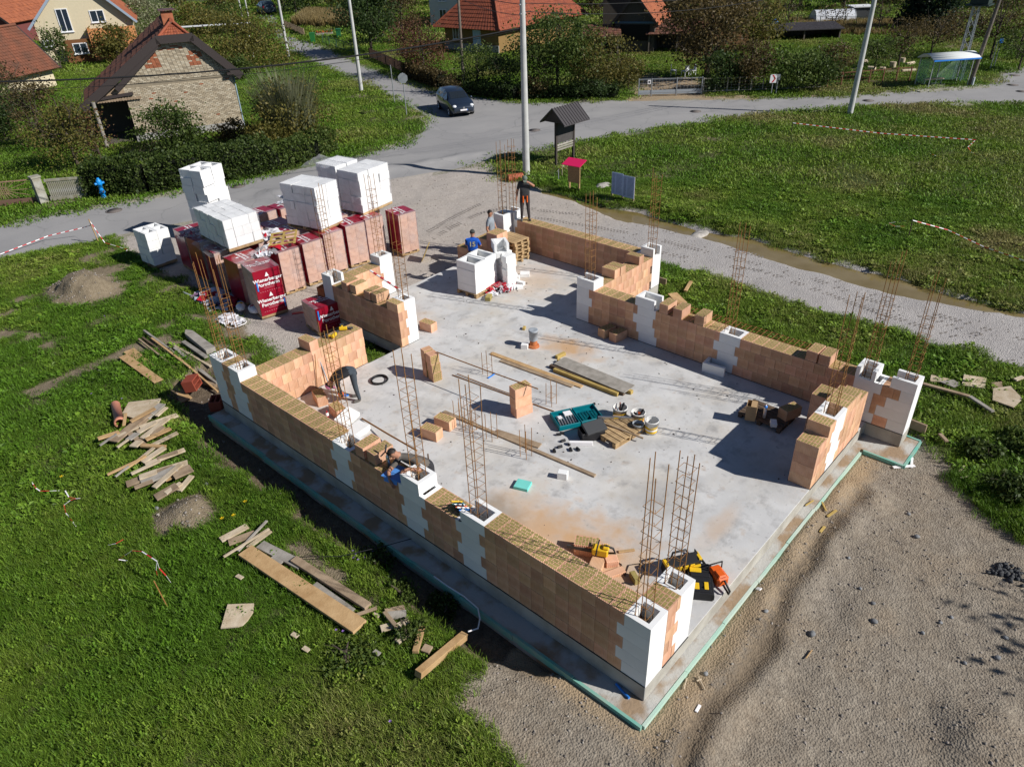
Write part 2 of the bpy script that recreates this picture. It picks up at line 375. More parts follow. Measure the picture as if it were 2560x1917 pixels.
    road = mix(pm.outputs[0], road, ramp(nC, (.3, (.225, .22, .22)), (.7, (.275, .27, .268))))
    yard = mix(0.6, ramp(nB, (0.3, (0.38, 0.33, 0.285)), (0.55, (0.46, 0.41, 0.365)), (0.75, (0.34, 0.305, 0.275))), ramp(nA, (0.3, (0.34, 0.30, 0.265)), (0.7, (0.50, 0.45, 0.40))))
    yard = mix(0.55, yard, stone2, 'MULTIPLY'); yard = mix(mask('track', .8, .8), yard, mix(.5, ramp(nB, (.3, (.33, .305, .29)), (.7, (.42, .395, .375))), ramp(nA, (.3, (.30, .28, .265)), (.7, (.43, .405, .385)))))
    lot = mix(0.6, ramp(nB, (0.28, (0.30, 0.23, 0.155)), (0.5, (0.23, 0.195, 0.15)), (0.72, (0.29, 0.255, 0.21))), ramp(nA, (0.3, (0.17, 0.14, 0.11)), (0.7, (0.33, 0.285, 0.225))))
    lot = mix(0.45, lot, stone, 'MULTIPLY'); lot = mix(mask('rut', .1, .5), lot, ramp(nA, (.3, (.13, .10, .07)), (.7, (.21, .165, .115)))); lot = mix(mask('sand', .12, .4), lot, ramp(nB, (.3, (.36, .265, .165)), (.7, (.30, .235, .16))))
    soil = mix(0.5, ramp(nA, (0.3, (0.14, 0.105, 0.065)), (0.7, (0.26, 0.21, 0.14))), ramp(nC, (0.3, (0.12, 0.095, 0.06)), (0.7, (0.30, 0.25, 0.18))))
    tren = ramp(nA, (0.3, (0.09, 0.066, 0.045)), (0.7, (0.17, 0.13, 0.09)))
    c = mix(mask('soil', 0.1, 0.35), grass, soil)
    c = mix(mask('trench', 0.06, 0.2), c, tren); c = mix(mask('lot', 0.07, 0.25), c, lot); c = mix(mask('yard', 0.1, 0.5), c, yard)
    verge = ramp(nA, (0.35, (0.33, 0.30, 0.25)), (0.65, (0.22, 0.21, 0.15)))
    c = mix(mask('verge', 0.15, 0.7), c, verge); c = mix(mask('road', 0.05, 0.16), c, road)
    L.new(c, b.inputs['Base Color'])
    g1 = n.new('ShaderNodeAttribute'); g1.attribute_name = 'road'
    notroad = n.new('ShaderNodeMapRange'); notroad.inputs[1].default_value = 0.1; notroad.inputs[2].default_value = -0.2; notroad.inputs[3].default_value = 0.12; L.new(g1.outputs['Fac'], notroad.inputs[0])
    h = math_('ADD', math_('MULTIPLY', nA, 0.5), math_('ADD', math_('MULTIPLY', vor.outputs['Distance'], 0.8), math_('MULTIPLY', nC, 0.5)))
    bu = n.new('ShaderNodeBump'); bu.inputs['Distance'].default_value = 0.02; L.new(h, bu.inputs['Height']); L.new(notroad.outputs[0], bu.inputs['Strength'])
    L.new(bu.outputs[0], b.inputs['Normal'])
    return m
GM = ground_mat()
FZ['verge'] = np.minimum(0.42-np.abs(FZ['road']+0.05), 5)-np.where(fbm(GX, GY, 2.2, 77) > 0.47, 0.0, 0.45)
FZ['track'] = np.minimum((17.6-GX*0.36-GY)*.7, GX-9.5); _rd = polydist(GX, GY, RUT); FZ['rut'] = .16-_rd+(fbm(GX, GY, .6, 92)-.5)*.3; FZ['sand'] = np.minimum(.62+.2*(fbm(GX, GY, 1.1, 93)-.5)-np.maximum(np.maximum(-GX, -GY), 0), _rd-.12)
zone = np.zeros(GX.shape, int)                       # 0 grass 1 trench 2 lot 3 yard 4 road 5 track
zone[FZ['trench'] > 0] = 1; zone[FZ['lot'] > 0] = 2
zone[FZ['yard'] > 0] = np.where((GX*0.36+GY < 17.2) & (GX > 9.5), 5, 3)[FZ['yard'] > 0]; zone[FZ['road'] > 0] = 4
fzone = zone[:-1, :-1]
names = ['grass_field', 'trench_floor', 'gravel_lot', 'gravel_yard', 'road', 'gravel_track']
idx = np.arange(nx*ny).reshape(nx, ny)
quads = np.stack([idx[:-1, :-1], idx[1:, :-1], idx[1:, 1:], idx[:-1, 1:]], -1)
V = np.stack([GX, GY, HZ], -1).reshape(-1, 3)
for k, nm in enumerate(names):
    q = quads[fzone == k]
    if not len(q): continue
    u, inv = np.unique(q, return_inverse=True); me = bpy.data.meshes.new(nm)
    me.from_pydata(V[u].tolist(), [], inv.reshape(-1, 4).tolist()); me.materials.append(GM)
    for an in ('road', 'yard', 'lot', 'trench', 'soil', 'verge', 'rut', 'sand', 'track'):
        a = me.attributes.new(an, 'FLOAT', 'POINT'); a.data.foreach_set('value', np.clip(FZ[an].reshape(-1)[u], -5, 5).astype(np.float32))
    me.polygons.foreach_set('use_smooth', [True]*len(me.polygons)); me.update()
    tag(link(nm, me), kind='structure')

# ---------------------------------------------------------------- muddy water along the track
wm = mat('muddy_water', (0.17, 0.125, 0.045), rough=0.12, spec=0.5, col2=(0.22, 0.17, 0.08), nscale=1.2)
mb = MB(); P = POLY['pud']
mb.add([(x, y, -0.415) for x, y in P], [tuple(range(len(P)))[::-1]])
tag(mb.build('puddle', wm), kind='structure')
mb = MB(); P = GP([(1945, 1265), (1985, 1240), (2060, 1180), (2110, 1150), (2160, 1160), (2140, 1210), (2080, 1240), (2010, 1290)], -0.55)

# ---------------------------------------------------------------- grass, weeds and stones (instanced)
SRC = bpy.data.collections.new('sources')           # not linked to the scene
def source_set(name, objs):
    c = bpy.data.collections.new(name)
    for o in objs: c.objects.link(o)
    return c
def scatter(name, pts, scl, tint, coll, kind='stuff', tilt=0.0):
    me = bpy.data.meshes.new(name); me.from_pydata(pts.tolist(), [], [])
    a = me.attributes.new('scl', 'FLOAT', 'POINT'); a.data.foreach_set('value', scl.astype(np.float32))
    a = me.attributes.new('tint', 'FLOAT', 'POINT'); a.data.foreach_set('value', tint.astype(np.float32))
    rot = np.zeros((len(pts), 3), np.float32); rot[:, 2] = RNG.uniform(0, 6.283, len(pts)); rot[:, :2] = RNG.normal(0, 1, (len(pts), 2))*tilt
    a = me.attributes.new('rot', 'FLOAT_VECTOR', 'POINT'); a.data.foreach_set('vector', rot.reshape(-1))
    o = link(name, me); tag(o, kind=kind)
    ng = bpy.data.node_groups.new(name, 'GeometryNodeTree'); ng.interface.new_socket('Geometry', in_out='INPUT', socket_type='NodeSocketGeometry'); ng.interface.new_socket('Geometry', in_out='OUTPUT', socket_type='NodeSocketGeometry')
    N = ng.nodes; gi = N.new('NodeGroupInput'); go = N.new('NodeGroupOutput'); ip = N.new('GeometryNodeInstanceOnPoints')
    ci = N.new('GeometryNodeCollectionInfo'); ci.inputs['Collection'].default_value = coll; ci.inputs['Separate Children'].default_value = True; ci.inputs['Reset Children'].default_value = True
    ip.inputs['Pick Instance'].default_value = True
    def na(nm, dt):
        x = N.new('GeometryNodeInputNamedAttribute'); x.data_type = dt; x.inputs['Name'].default_value = nm; return [s for s in x.outputs if s.enabled][0]
    ng.links.new(gi.outputs[0], ip.inputs['Points']); ng.links.new(ci.outputs[0], ip.inputs['Instance'])
    er = N.new('FunctionNodeEulerToRotation'); ng.links.new(na('rot', 'FLOAT_VECTOR'), er.inputs[0]); ng.links.new(er.outputs[0], ip.inputs['Rotation'])
    ng.links.new(na('scl', 'FLOAT'), ip.inputs['Scale']); ng.links.new(ip.outputs[0], go.inputs[0])
    md = o.modifiers.new('scatter', 'NODES'); md.node_group = ng
    return o
def blade_mat(name, a, b, c):
    """grass: green to dry by the point's tint, light and dark blades"""
    m = bpy.data.materials.new(name); m.use_nodes = True; t = m.node_tree; n = t.nodes; L = t.links; bs = n['Principled BSDF']
    bs.inputs['Roughness'].default_value = 0.5; bs.inputs['Specular IOR Level'].default_value = 0.2
    at = n.new('ShaderNodeAttribute'); at.attribute_type = 'INSTANCER'; at.attribute_name = 'tint'
    rp = n.new('ShaderNodeValToRGB'); rp.color_ramp.elements[0].color = (*a, 1); rp.color_ramp.elements[1].color = (*c, 1); e = rp.color_ramp.elements.new(0.5); e.color = (*b, 1)
    L.new(at.outputs['Fac'], rp.inputs[0])
    g = n.new('ShaderNodeNewGeometry'); oi = n.new('ShaderNodeObjectInfo'); ad = n.new('ShaderNodeMath'); ad.operation = 'ADD'
    L.new(g.outputs['Random Per Island'], ad.inputs[0]); L.new(oi.outputs['Random'], ad.inputs[1])
    mv = n.new('ShaderNodeMapRange'); mv.inputs[2].default_value = 2.0; mv.inputs[3].default_value = 0.42; mv.inputs[4].default_value = 1.65; L.new(ad.outputs[0], mv.inputs[0])
    hs = n.new('ShaderNodeHueSaturation'); L.new(rp.outputs[0], hs.inputs['Color']); L.new(mv.outputs[0], hs.inputs['Value']); L.new(hs.outputs[0], bs.inputs['Base Color'])
    tl = n.new('ShaderNodeBsdfTranslucent'); L.new(hs.outputs[0], tl.inputs[0]); ms = n.new('ShaderNodeMixShader'); ms.inputs[0].default_value = 0.3
    L.new(bs.outputs[0], ms.inputs[1]); L.new(tl.outputs[0], ms.inputs[2]); L.new(ms.outputs[0], n['Material Output'].inputs[0])
    return m
GRM = blade_mat('grass_blade', (0.092, 0.185, 0.016), (0.168, 0.245, 0.030), (0.26, 0.225, 0.09))
def tuft(nb, rad, h0, h1, w, lean):
    mb = MB()
    for _ in range(nb):
        a = random.uniform(0, 6.283); r = rad*math.sqrt(random.random()); x, y = r*math.cos(a), r*math.sin(a); h = random.uniform(h0, h1)
        b = random.uniform(0, 6.283); l = h*random.uniform(0.2, lean); dx, dy = l*math.cos(b), l*math.sin(b); px, py = -math.sin(b)*w/2, math.cos(b)*w/2
        mb.add([(x-px, y-py, -0.02), (x+px, y+py, -0.02), (x+dx*.4+px*.8, y+dy*.4+py*.8, h*.62), (x+dx*.4-px*.8, y+dy*.4-py*.8, h*.62), (x+dx, y+dy, h)], [(0, 1, 2, 3), (3, 2, 4)])
    return mb
def weed(nl, rad, w):
    mb = MB()
    for _ in range(nl):
        a = random.uniform(0, 6.283); r = random.uniform(.2, 1)*rad; h = random.uniform(.03, .11); c, s = math.cos(a), math.sin(a); ww = w*random.uniform(.6, 1.2)
        mb.add([(c*r*.3, s*r*.3, h*.4), (c*r-s*ww/2, s*r+c*ww/2, h), (c*(r+ww), s*(r+ww), h*.85), (c*r+s*ww/2, s*r-c*ww/2, h)], [(0, 3, 2, 1)])
    return mb
SO = lambda n, mb, m: bpy.data.objects.new(n, mb.mesh(n, m))
near_set = source_set('near_tufts', [SO('tuft', tuft(46, .11, .025, .075, .0065, 1.5), GRM) for _ in range(5)]+[SO('tuft', tuft(26, .08, .05, .13, .007, 1.1), GRM) for _ in range(2)]+[SO('weed', weed(9, .05, .022), GRM)])
mid_set = source_set('mid_tufts', [SO('tuft', tuft(44, .24, .03, .085, .014, 1.6), GRM) for _ in range(5)]+[SO('tuft', tuft(20, .14, .06, .16, .012, 1.2), GRM)]+[SO('weed', weed(18, .15, .055), GRM)])
far_set = source_set('far_tufts', [SO('tuft', tuft(40, .6, .03, .10, .04, 2.0), GRM) for _ in range(3)])

cx, cy = CAMP.x, CAMP.y
def inview(X, Y, m=0.13):
    vx, vy, vz = X-CAMP.x, Y-CAMP.y, GZ-CAMP.z
    d = vx*_d.x+vy*_d.y+vz*_d.z; px = (vx*_r.x+vy*_r.y+vz*_r.z)/d*FPX; py = (vx*_u.x+vy*_u.y+vz*_u.z)/d*FPX
    return (d > 0) & (np.abs(px) < PW/2*(1+m)) & (np.abs(py) < PH/2*(1+m))
def in_building(X, Y, m=0.0):
    a = (X > -0.4-m) & (X < 9.3+m) & (Y > -0.22-m) & (Y < 11.1); b = (X > 4.2) & (X < 12.15+m) & (Y > 7.25-m) & (Y < 14)
    c = (X > 8.05) & (X < 9.25) & (Y > -1.1) & (Y < 0.1); d = (X > -0.5) & (X < 0.5) & (Y > 10) & (Y < 12.1)
    return a | b | c | d
def field_points(dens, r0, r1, keep=None, edge=0.05):
    x0, x1, y0, y1 = cx-10, cx+r1, cy-6, cy+r1; n = int(dens*(x1-x0)*(y1-y0))
    X = RNG.uniform(x0, x1, n); Y = RNG.uniform(y0, y1, n); d = np.hypot(np.hypot(X-cx, Y-cy), CAMP.z)
    k = (d >= r0) & (d < r1); X, Y = X[k], Y[k]; k = inview(X, Y); X, Y = X[k], Y[k]
    F = zone_fields(X[:, None], Y[:, None]); hard = np.maximum.reduce([F['road'], F['yard'], F['lot'], F['trench']])[:, 0]; soil = F['soil'][:, 0]
    k = (hard < edge*RNG.uniform(-1, 1.5, len(X))) & (soil < RNG.uniform(-.12, .12, len(X))) & ~in_building(X, Y)
    X, Y = X[k], Y[k]; Z = height(X[:, None], Y[:, None])[:, 0]
    return X, Y, Z
def tint_of(X, Y):
    right = sstep(0, 3, (X-13)*0.5-(Y-12)*0.25)     # the rough meadow beyond the track is drier
    return np.clip(0.22+(fbm(X, Y, 3.2, 61)-0.47)*1.5+right*(fbm(X*.8+Y*.3, Y, 2.6, 62)-0.36)*.95+RNG.normal(0, .12, len(X)), 0, 1)
def grow(name, dens, r0, r1, cs, smin, smax, edge):
    X, Y, Z = field_points(dens, r0, r1, edge=edge)
    k = (0.55+0.9*fbm(X, Y, 0.7, 65)); s = RNG.uniform(smin, smax, len(X))*k
    scatter(name, np.stack([X, Y, Z], 1), s, tint_of(X, Y), cs, tilt=0.1)
grow('near_grass', 210, 0, 17.5, near_set, .8, 1.5, .10)
grow('middle_grass', 75, 17.5, 34, mid_set, .7, 1.25, .15)
grow('far_grass', 11, 34, 80, far_set, .7, 1.2, .3)
grow('distant_grass', 2.2, 80, 150, far_set, 1.3, 2.6, .3)

STM = mat('pebble', (0.31, 0.275, 0.24), rough=0.9, objvar=0.32, hue=0.015, var=0.3, nscale=8)
def stone_src():
    mb = MB(); mb.blob((0, 0, 0.2), 1, .8, .6, nu=6, nv=4, jit=.22); return SO('stone', mb, STM)
st_set = source_set('stones', [stone_src() for _ in range(4)])
def stones(name, poly_field, dens, r1, smin, smax, pw=2.5, extra=None):
    x0, x1, y0, y1 = cx-5, cx+r1, cy-5, cy+r1; n = int(dens*(x1-x0)*(y1-y0)); X = RNG.uniform(x0, x1, n); Y = RNG.uniform(y0, y1, n); k = inview(X, Y); X, Y = X[k], Y[k]
    F = zone_fields(X[:, None], Y[:, None]); k = (poly_field(F)[:, 0] > 0) & ~in_building(X, Y) & (F['road'][:, 0] < -0.1); X, Y = X[k], Y[k]
    k = RNG.uniform(0, 1, len(X)) < 0.25+1.1*sstep(.38, .65, fbm(X, Y, 1.3, 70)); X, Y = X[k], Y[k]; Z = height(X[:, None], Y[:, None])[:, 0]
    s = smin+(smax-smin)*RNG.uniform(0, 1, len(X))**pw
    scatter(name, np.stack([X, Y, Z], 1), s, np.zeros(len(X)), st_set, tilt=.3)
stones('lot_gravel', lambda F: F['lot'], 190, 20, .004, .028, 6)
stones('yard_gravel', lambda F: F['yard'], 42, 36, .006, .030, 5)
stones('mound_rubble', lambda F: np.maximum(0.95-F['d1'], 0.85-F['d2']), 120, 34, .008, .04, 4)
SLM = mat('site_crumb', (.10, .085, .07), rough=.9, objvar=.5); crumb_set = source_set('crumbs', [(lambda m: (m.blob((0, 0, .2), 1, .7, .4, nu=5, nv=3, jit=.3), SO('crumb', m, SLM))[-1])(MB()) for _ in range(3)])
_n = 1500; X = RNG.uniform(.5, 11.5, _n); Y = RNG.uniform(.5, 13.2, _n); k = (((X < 8.6) & (Y < 10.6)) | ((X > 5) & (Y > 7.9))) & (fbm(X, Y, 1.3, 95)+RNG.normal(0, .08, _n) > .5); X, Y = X[k], Y[k]
scatter('slab_crumbs', np.stack([X, Y, np.full(len(X), .002)], 1), .004+.024*RNG.uniform(0, 1, len(X))**3, np.zeros(len(X)), crumb_set)
# tread prints of site vehicles, pressed a few millimetres into the track
mb = MB(); lines = [[(1330, 545), (1480, 568), (1600, 590), (1817, 641), (2009, 692), (2250, 770), (2560, 880)], [(1400, 580), (1560, 608), (1665, 636), (1904, 681), (2100, 745), (2400, 850), (2560, 915)], [(1300, 520), (1440, 535), (1600, 560), (1800, 610), (2050, 690), (2350, 790), (2560, 850)], [(1040, 600), (1100, 560), (1180, 520), (1240, 500)], [(1060, 612), (1120, 575), (1200, 535), (1270, 520)]]
for ln in lines:
    P = GP(ln, -.36); acc = 0
    for (ax, ay), (bx, by) in zip(P[:-1], P[1:]):
        L_ = math.hypot(bx-ax, by-ay); ux, uy = (bx-ax)/L_, (by-ay)/L_; n_ = int(L_/.13); t_ = (np.arange(n_)+.5)/n_; X = ax+(bx-ax)*t_; Y = ay+(by-ay)*t_; wob = (fbm(X, Y, 1.5, 97)-.5)*.25; X = X-uy*wob; Y = Y+ux*wob; Z = height(X[:, None], Y[:, None])[:, 0]; ok = fbm(X, Y, 1.1, 98)+RNG.normal(0, .06, len(X)) > .5
        for x, y, z, o in zip(X, Y, Z, ok):
            if not o: continue
            for s in (-1, 1): cx_, cy_ = x-uy*.07*s+ux*.03*s, y+ux*.07*s+uy*.03*s; mb.add([(cx_-ux*.03-uy*.05, cy_-uy*.03+ux*.05, z+.006), (cx_-ux*.03+uy*.05, cy_-uy*.03-ux*.05, z+.006), (cx_+ux*.03+uy*.05, cy_+uy*.03-ux*.05, z+.006), (cx_+ux*.03-uy*.05, cy_+uy*.03+ux*.05, z+.006)], [(0, 1, 2, 3)])
tag(mb.build('tyre_tracks', mat('pressed_mud', (.23, .205, .185), rough=.95, var=.4, nscale=7)), kind='stuff')
stones('trench_rubble', lambda F: F['trench'], 30, 26, .008, .035, 4)
# ================================================================ THE HOUSE UNDER CONSTRUCTION
CL = MATS
def clay_mat(name, col, dark, ov):
    m = mat(name, col, rough=0.85, col2=dark, nscale=3.5, objvar=ov, hue=0.008, lo=0.4, hi=0.8)
    t = m.node_tree; n = t.nodes; L = t.links; b = n['Principled BSDF']
    tc = n.new('ShaderNodeTexCoord'); sp = n.new('ShaderNodeSeparateXYZ'); L.new(tc.outputs['Object'], sp.inputs[0])
    ad = n.new('ShaderNodeMath'); ad.operation = 'ADD'; L.new(sp.outputs['X'], ad.inputs[0]); L.new(sp.outputs['Y'], ad.inputs[1])
    mu = n.new('ShaderNodeMath'); mu.operation = 'MULTIPLY'; mu.inputs[1].default_value = 2*math.pi/0.0357; L.new(ad.outputs[0], mu.inputs[0])
    si = n.new('ShaderNodeMath'); si.operation = 'SINE'; L.new(mu.outputs[0], si.inputs[0])
    bp = n.new('ShaderNodeBump'); bp.inputs['Strength'].default_value = 0.4; bp.inputs['Distance'].default_value = 0.006; L.new(si.outputs[0], bp.inputs['Height']); L.new(bp.outputs[0], b.inputs['Normal'])
    return m
CLAY = clay_mat('fired_clay', (0.66, 0.40, 0.255), (0.50, 0.25, 0.135), 0.19)
WOOL = mat('mineral_wool_fill', (0.36, 0.285, 0.095), rough=0.95, col2=(0.24, 0.20, 0.07), nscale=14, bump=0.5, bscale=120, objvar=0.12)
EPS = mat('white_polystyrene', (0.80, 0.80, 0.79), rough=0.75, nscale=2.5, bump=0.12, bscale=220, objvar=0.05, col2=(.74, .74, .72))
CONC = mat('slab_concrete', (0.55, 0.545, 0.535), rough=0.85, col2=(0.44, 0.435, 0.425), nscale=0.9, bump=0.1, bscale=30, lo=0.42, hi=0.72, detail=9)
CONE = mat('edge_concrete', (0.44, 0.42, 0.37), rough=0.9, col2=(0.31, 0.29, 0.25), nscale=2.5, bump=0.3, bscale=25)
TAR = mat('bitumen_strip', (0.035, 0.036, 0.04), rough=0.7, bump=0.2)
XPS = mat('green_insulation_lit', (0.36, 0.56, 0.46), rough=0.85, col2=(0.50, 0.58, 0.50), nscale=2.0, bump=0.15, bscale=60)  # paler copy of the green boards: sunlit, dirt-covered tone in the colour
XPSD = mat('green_insulation_shade', (0.13, 0.42, 0.34), rough=0.8, col2=(0.27, 0.40, 0.33), nscale=3)  # darker copy of the same boards, shade put into the colour
RUST = mat('rusty_steel', (0.33, 0.165, 0.045), rough=0.8, col2=(0.20, 0.09, 0.035), nscale=25, objvar=0.2)
T = 0.44
def slab_shader():
    m = CONC; t = m.node_tree; n = t.nodes; L = t.links; b = n['Principled BSDF']; src = b.inputs['Base Color'].links[0].from_socket
    tc = n.new('ShaderNodeTexCoord').outputs['Object']
    def layer(src, col, scale, lo, hi, fac, det=6, stretch=None):
        z = n.new('ShaderNodeTexNoise'); z.inputs['Scale'].default_value = scale; z.inputs['Detail'].default_value = det; z.inputs['Roughness'].default_value = .62
        if stretch:
            mp = n.new('ShaderNodeMapping'); mp.inputs['Scale'].default_value = stretch; L.new(tc, mp.inputs[0]); L.new(mp.outputs[0], z.inputs['Vector'])
        else: L.new(tc, z.inputs['Vector'])
        r = n.new('ShaderNodeMapRange'); r.inputs[1].default_value = lo; r.inputs[2].default_value = hi; r.inputs[4].default_value = fac; L.new(z.outputs[0], r.inputs[0])
        x = n.new('ShaderNodeMix'); x.data_type = 'RGBA'; x.inputs[7].default_value = (*col, 1); L.new(r.outputs[0], x.inputs[0]); L.new(src, x.inputs[6]); return x.outputs[2]
    src = layer(src, (0.55, 0.49, 0.40), 0.55, .48, .64, .5)
    src = layer(src, (0.30, 0.29, 0.28), 2.6, .52, .70, .75, 9)
    src = layer(src, (0.62, 0.61, 0.59), 1.7, .50, .66, .7, 9)
    src = layer(src, (0.22, 0.21, 0.20), 9, .62, .72, .6, 4); src = layer(src, (.40, .27, .17), 3.3, .60, .74, .45, 6)
    # brick dust and damp stains in places of their own
    def spot(src, c, rx, ry, col, fac):
        mp = n.new('ShaderNodeVectorMath'); mp.operation = 'SUBTRACT'; mp.inputs[1].default_value = (c[0], c[1], 0); L.new(tc, mp.inputs[0])
        sc = n.new('ShaderNodeVectorMath'); sc.operation = 'MULTIPLY'; sc.inputs[1].default_value = (1/rx, 1/ry, 0); L.new(mp.outputs[0], sc.inputs[0])
        ln = n.new('ShaderNodeVectorMath'); ln.operation = 'LENGTH'; L.new(sc.outputs[0], ln.inputs[0])
        z = n.new('ShaderNodeTexNoise'); z.inputs['Scale'].default_value = 2.6; z.inputs['Detail'].default_value = 7; L.new(tc, z.inputs['Vector'])
        a = n.new('ShaderNodeMath'); a.operation = 'MULTIPLY_ADD'; a.inputs[1].default_value = 1.6; L.new(z.outputs[0], a.inputs[0]); L.new(ln.outputs[1], a.inputs[2])
        r = n.new('ShaderNodeMapRange'); r.inputs[1].default_value = 1.9; r.inputs[2].default_value = 1.0; r.inputs[4].default_value = fac; L.new(a.outputs[0], r.inputs[0])
        x = n.new('ShaderNodeMix'); x.data_type = 'RGBA'; x.inputs[7].default_value = (*col, 1); L.new(r.outputs[0], x.inputs[0]); L.new(src, x.inputs[6]); return x.outputs[2]
    ORG = (0.52, 0.33, 0.18)
    for (px, py), rx, ry, f in (((1470, 1390), 1.3, 1.3, .95), ((1340, 1320), 1.0, 1.5, .8), ((1420, 870), .55, 1.0, .95), ((1010, 800), .9, 1.1, .35), ((1800, 1320), .8, .25, .45), ((1330, 700), 1.6, 1.2, .4), ((1560, 1450), .5, .5, .7)):
        g = G(px, py, 0); src = spot(src, (g.x, g.y), rx, ry, ORG, f)
    for (px, py), rx, ry, f in (((1250, 1270), .35, .75, .6), ((1560, 1090), .9, .7, .22), ((1640, 1250), .9, .8, .35), ((1900, 1180), .9, .9, .3), ((1700, 950), .25, .4, .3)):
        g = G(px, py, 0); src = spot(src, (g.x, g.y), rx, ry, (0.22, 0.19, 0.15), f)
    L.new(src, b.inputs['Base Color'])
slab_shader()
# slab, one polygon; its edge shows on the lot side
slab_poly = [(0, 0), (8.65, 0), (8.65, -0.77), (9.09, -0.77), (9.09, 7.4), (12.0, 7.4), (12.0, 13.4), (6.66, 13.4), (6.66, 13.85), (4.45, 13.85), (4.45, 10.6), (3.36, 10.62), (3.36, 11.09), (0.44, 11.09), (0.44, 12.01), (0, 12.01)]
mb = MB(); mb.prism(slab_poly, -0.32, 0.0); n = len(slab_poly)
mb.mi = [0, 0]+[1]*n
tag(mb.build('concrete_slab', [CONC, CONE], bevel=0.006), kind='structure')
foot = [(-0.34, -0.17), (8.1, -0.17), (8.1, -1.02), (9.16, -1.02), (9.3, 7.2), (9.0, 7.2), (9.0, 0.5), (0.8, 0.5), (0.8, 12.15), (-0.34, 12.15)]
FOOT = mat('dirty_footing', (0.44, 0.43, 0.40), rough=0.9, col2=(0.31, 0.22, 0.14), nscale=2.2, bump=0.6, bscale=14, lo=.46, hi=.62, detail=8)
mb = MB(); mb.prism(foot, -0.62, -0.33); tag(mb.build('strip_footing', FOOT), kind='structure')
# insulation boards edging the footing
def edging(name, pts, label, zt, h, w, m, seg=1.25):
    t = thing(name, label, 'insulation edging', (0, 0, 0))
    for (a, b) in zip(pts[:-1], pts[1:]):
        a = Vector((*a, 0)); b = Vector((*b, 0)); L = (b-a).length; k = max(1, round(L/seg)); d = (b-a)/k
        for i in range(k):
            p = a+d*i; q = a+d*(i+1)-d.normalized()*0.006; mb = MB(); j = random.uniform(-.012, .012)
            off = d.cross(Vector((0, 0, 1))).normalized()*random.uniform(-.012, .012)
            mb.bar(p+off+Vector((0, 0, zt-h/2+j)), q+off+Vector((0, 0, zt-h/2+j)), w, h); mb.build('insulation_board', m, t)
    return t
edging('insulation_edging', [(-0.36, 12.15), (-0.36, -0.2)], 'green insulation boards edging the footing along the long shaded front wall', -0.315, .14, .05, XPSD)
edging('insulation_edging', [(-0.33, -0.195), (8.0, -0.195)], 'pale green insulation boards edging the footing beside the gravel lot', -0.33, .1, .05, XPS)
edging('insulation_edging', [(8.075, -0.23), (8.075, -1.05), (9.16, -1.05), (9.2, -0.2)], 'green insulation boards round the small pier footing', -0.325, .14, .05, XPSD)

# ---- bricks: shared meshes in wall-local axes (x along the wall)
def brick_mesh(top):
    mb = MB(); L, W, H = 0.2445, T-0.003, 0.2462; mb.box(-L/2, -W/2, 0, L/2, W/2, H, 0)
    if top:
        for k in range(7):
            y = -W/2+0.014+k*(W-0.028)/7; o = 0.0 if k % 2 else -0.05
            for j in range(4):
                x0 = -L/2+0.011+j*0.108+o; x1 = x0+0.096
                x0 = max(x0, -L/2+0.011); x1 = min(x1, L/2-0.011)
                if x1-x0 > 0.015: mb.add([(x0, y+.006, H+.0012), (x1, y+.006, H+.0012), (x1, y+0.0525, H+.0012), (x0, y+0.0525, H+.0012)], [(0, 1, 2, 3)], 1)
    return mb.mesh('brick', [CLAY, WOOL])
BRK, BRKT = brick_mesh(False), brick_mesh(True)
_eps = {}
def eps_mesh(L, W, H, hollow=True, ends=(1, 1)):
    k = (round(L, 3), round(W, 3), round(H, 3), hollow)
    if k not in _eps:
        mb = MB(); g = 0.0015
        if hollow: mb.ring(-L/2+g, -W/2+g, L/2-g, W/2-g, 0, H-.003, 0.075, ax=min(0.08, L*.3))
        else: mb.box(-L/2+g, -W/2+g, 0, L/2-g, W/2-g, H-.003)
        _eps[k] = mb.mesh('column_block', [EPS])
    return _eps[k]
def u_mesh(L, W, H, open_side):
    """U shaped formwork block, open towards -x or +x"""
    mb = MB(); a = .08; g = .0015
    mb.box(-L/2+g, -W/2+g, 0, L/2-g, -W/2+a, H-.003); mb.box(-L/2+g, W/2-a, 0, L/2-g, W/2-g, H-.003)
    if open_side < 0: mb.box(L/2-a, -W/2+a+g, 0, L/2-g, W/2-a-g, H-.003)
    else: mb.box(-L/2+g, -W/2+a+g, 0, -L/2+a, W/2-a-g, H-.003)
    return mb.mesh('column_block', [EPS])
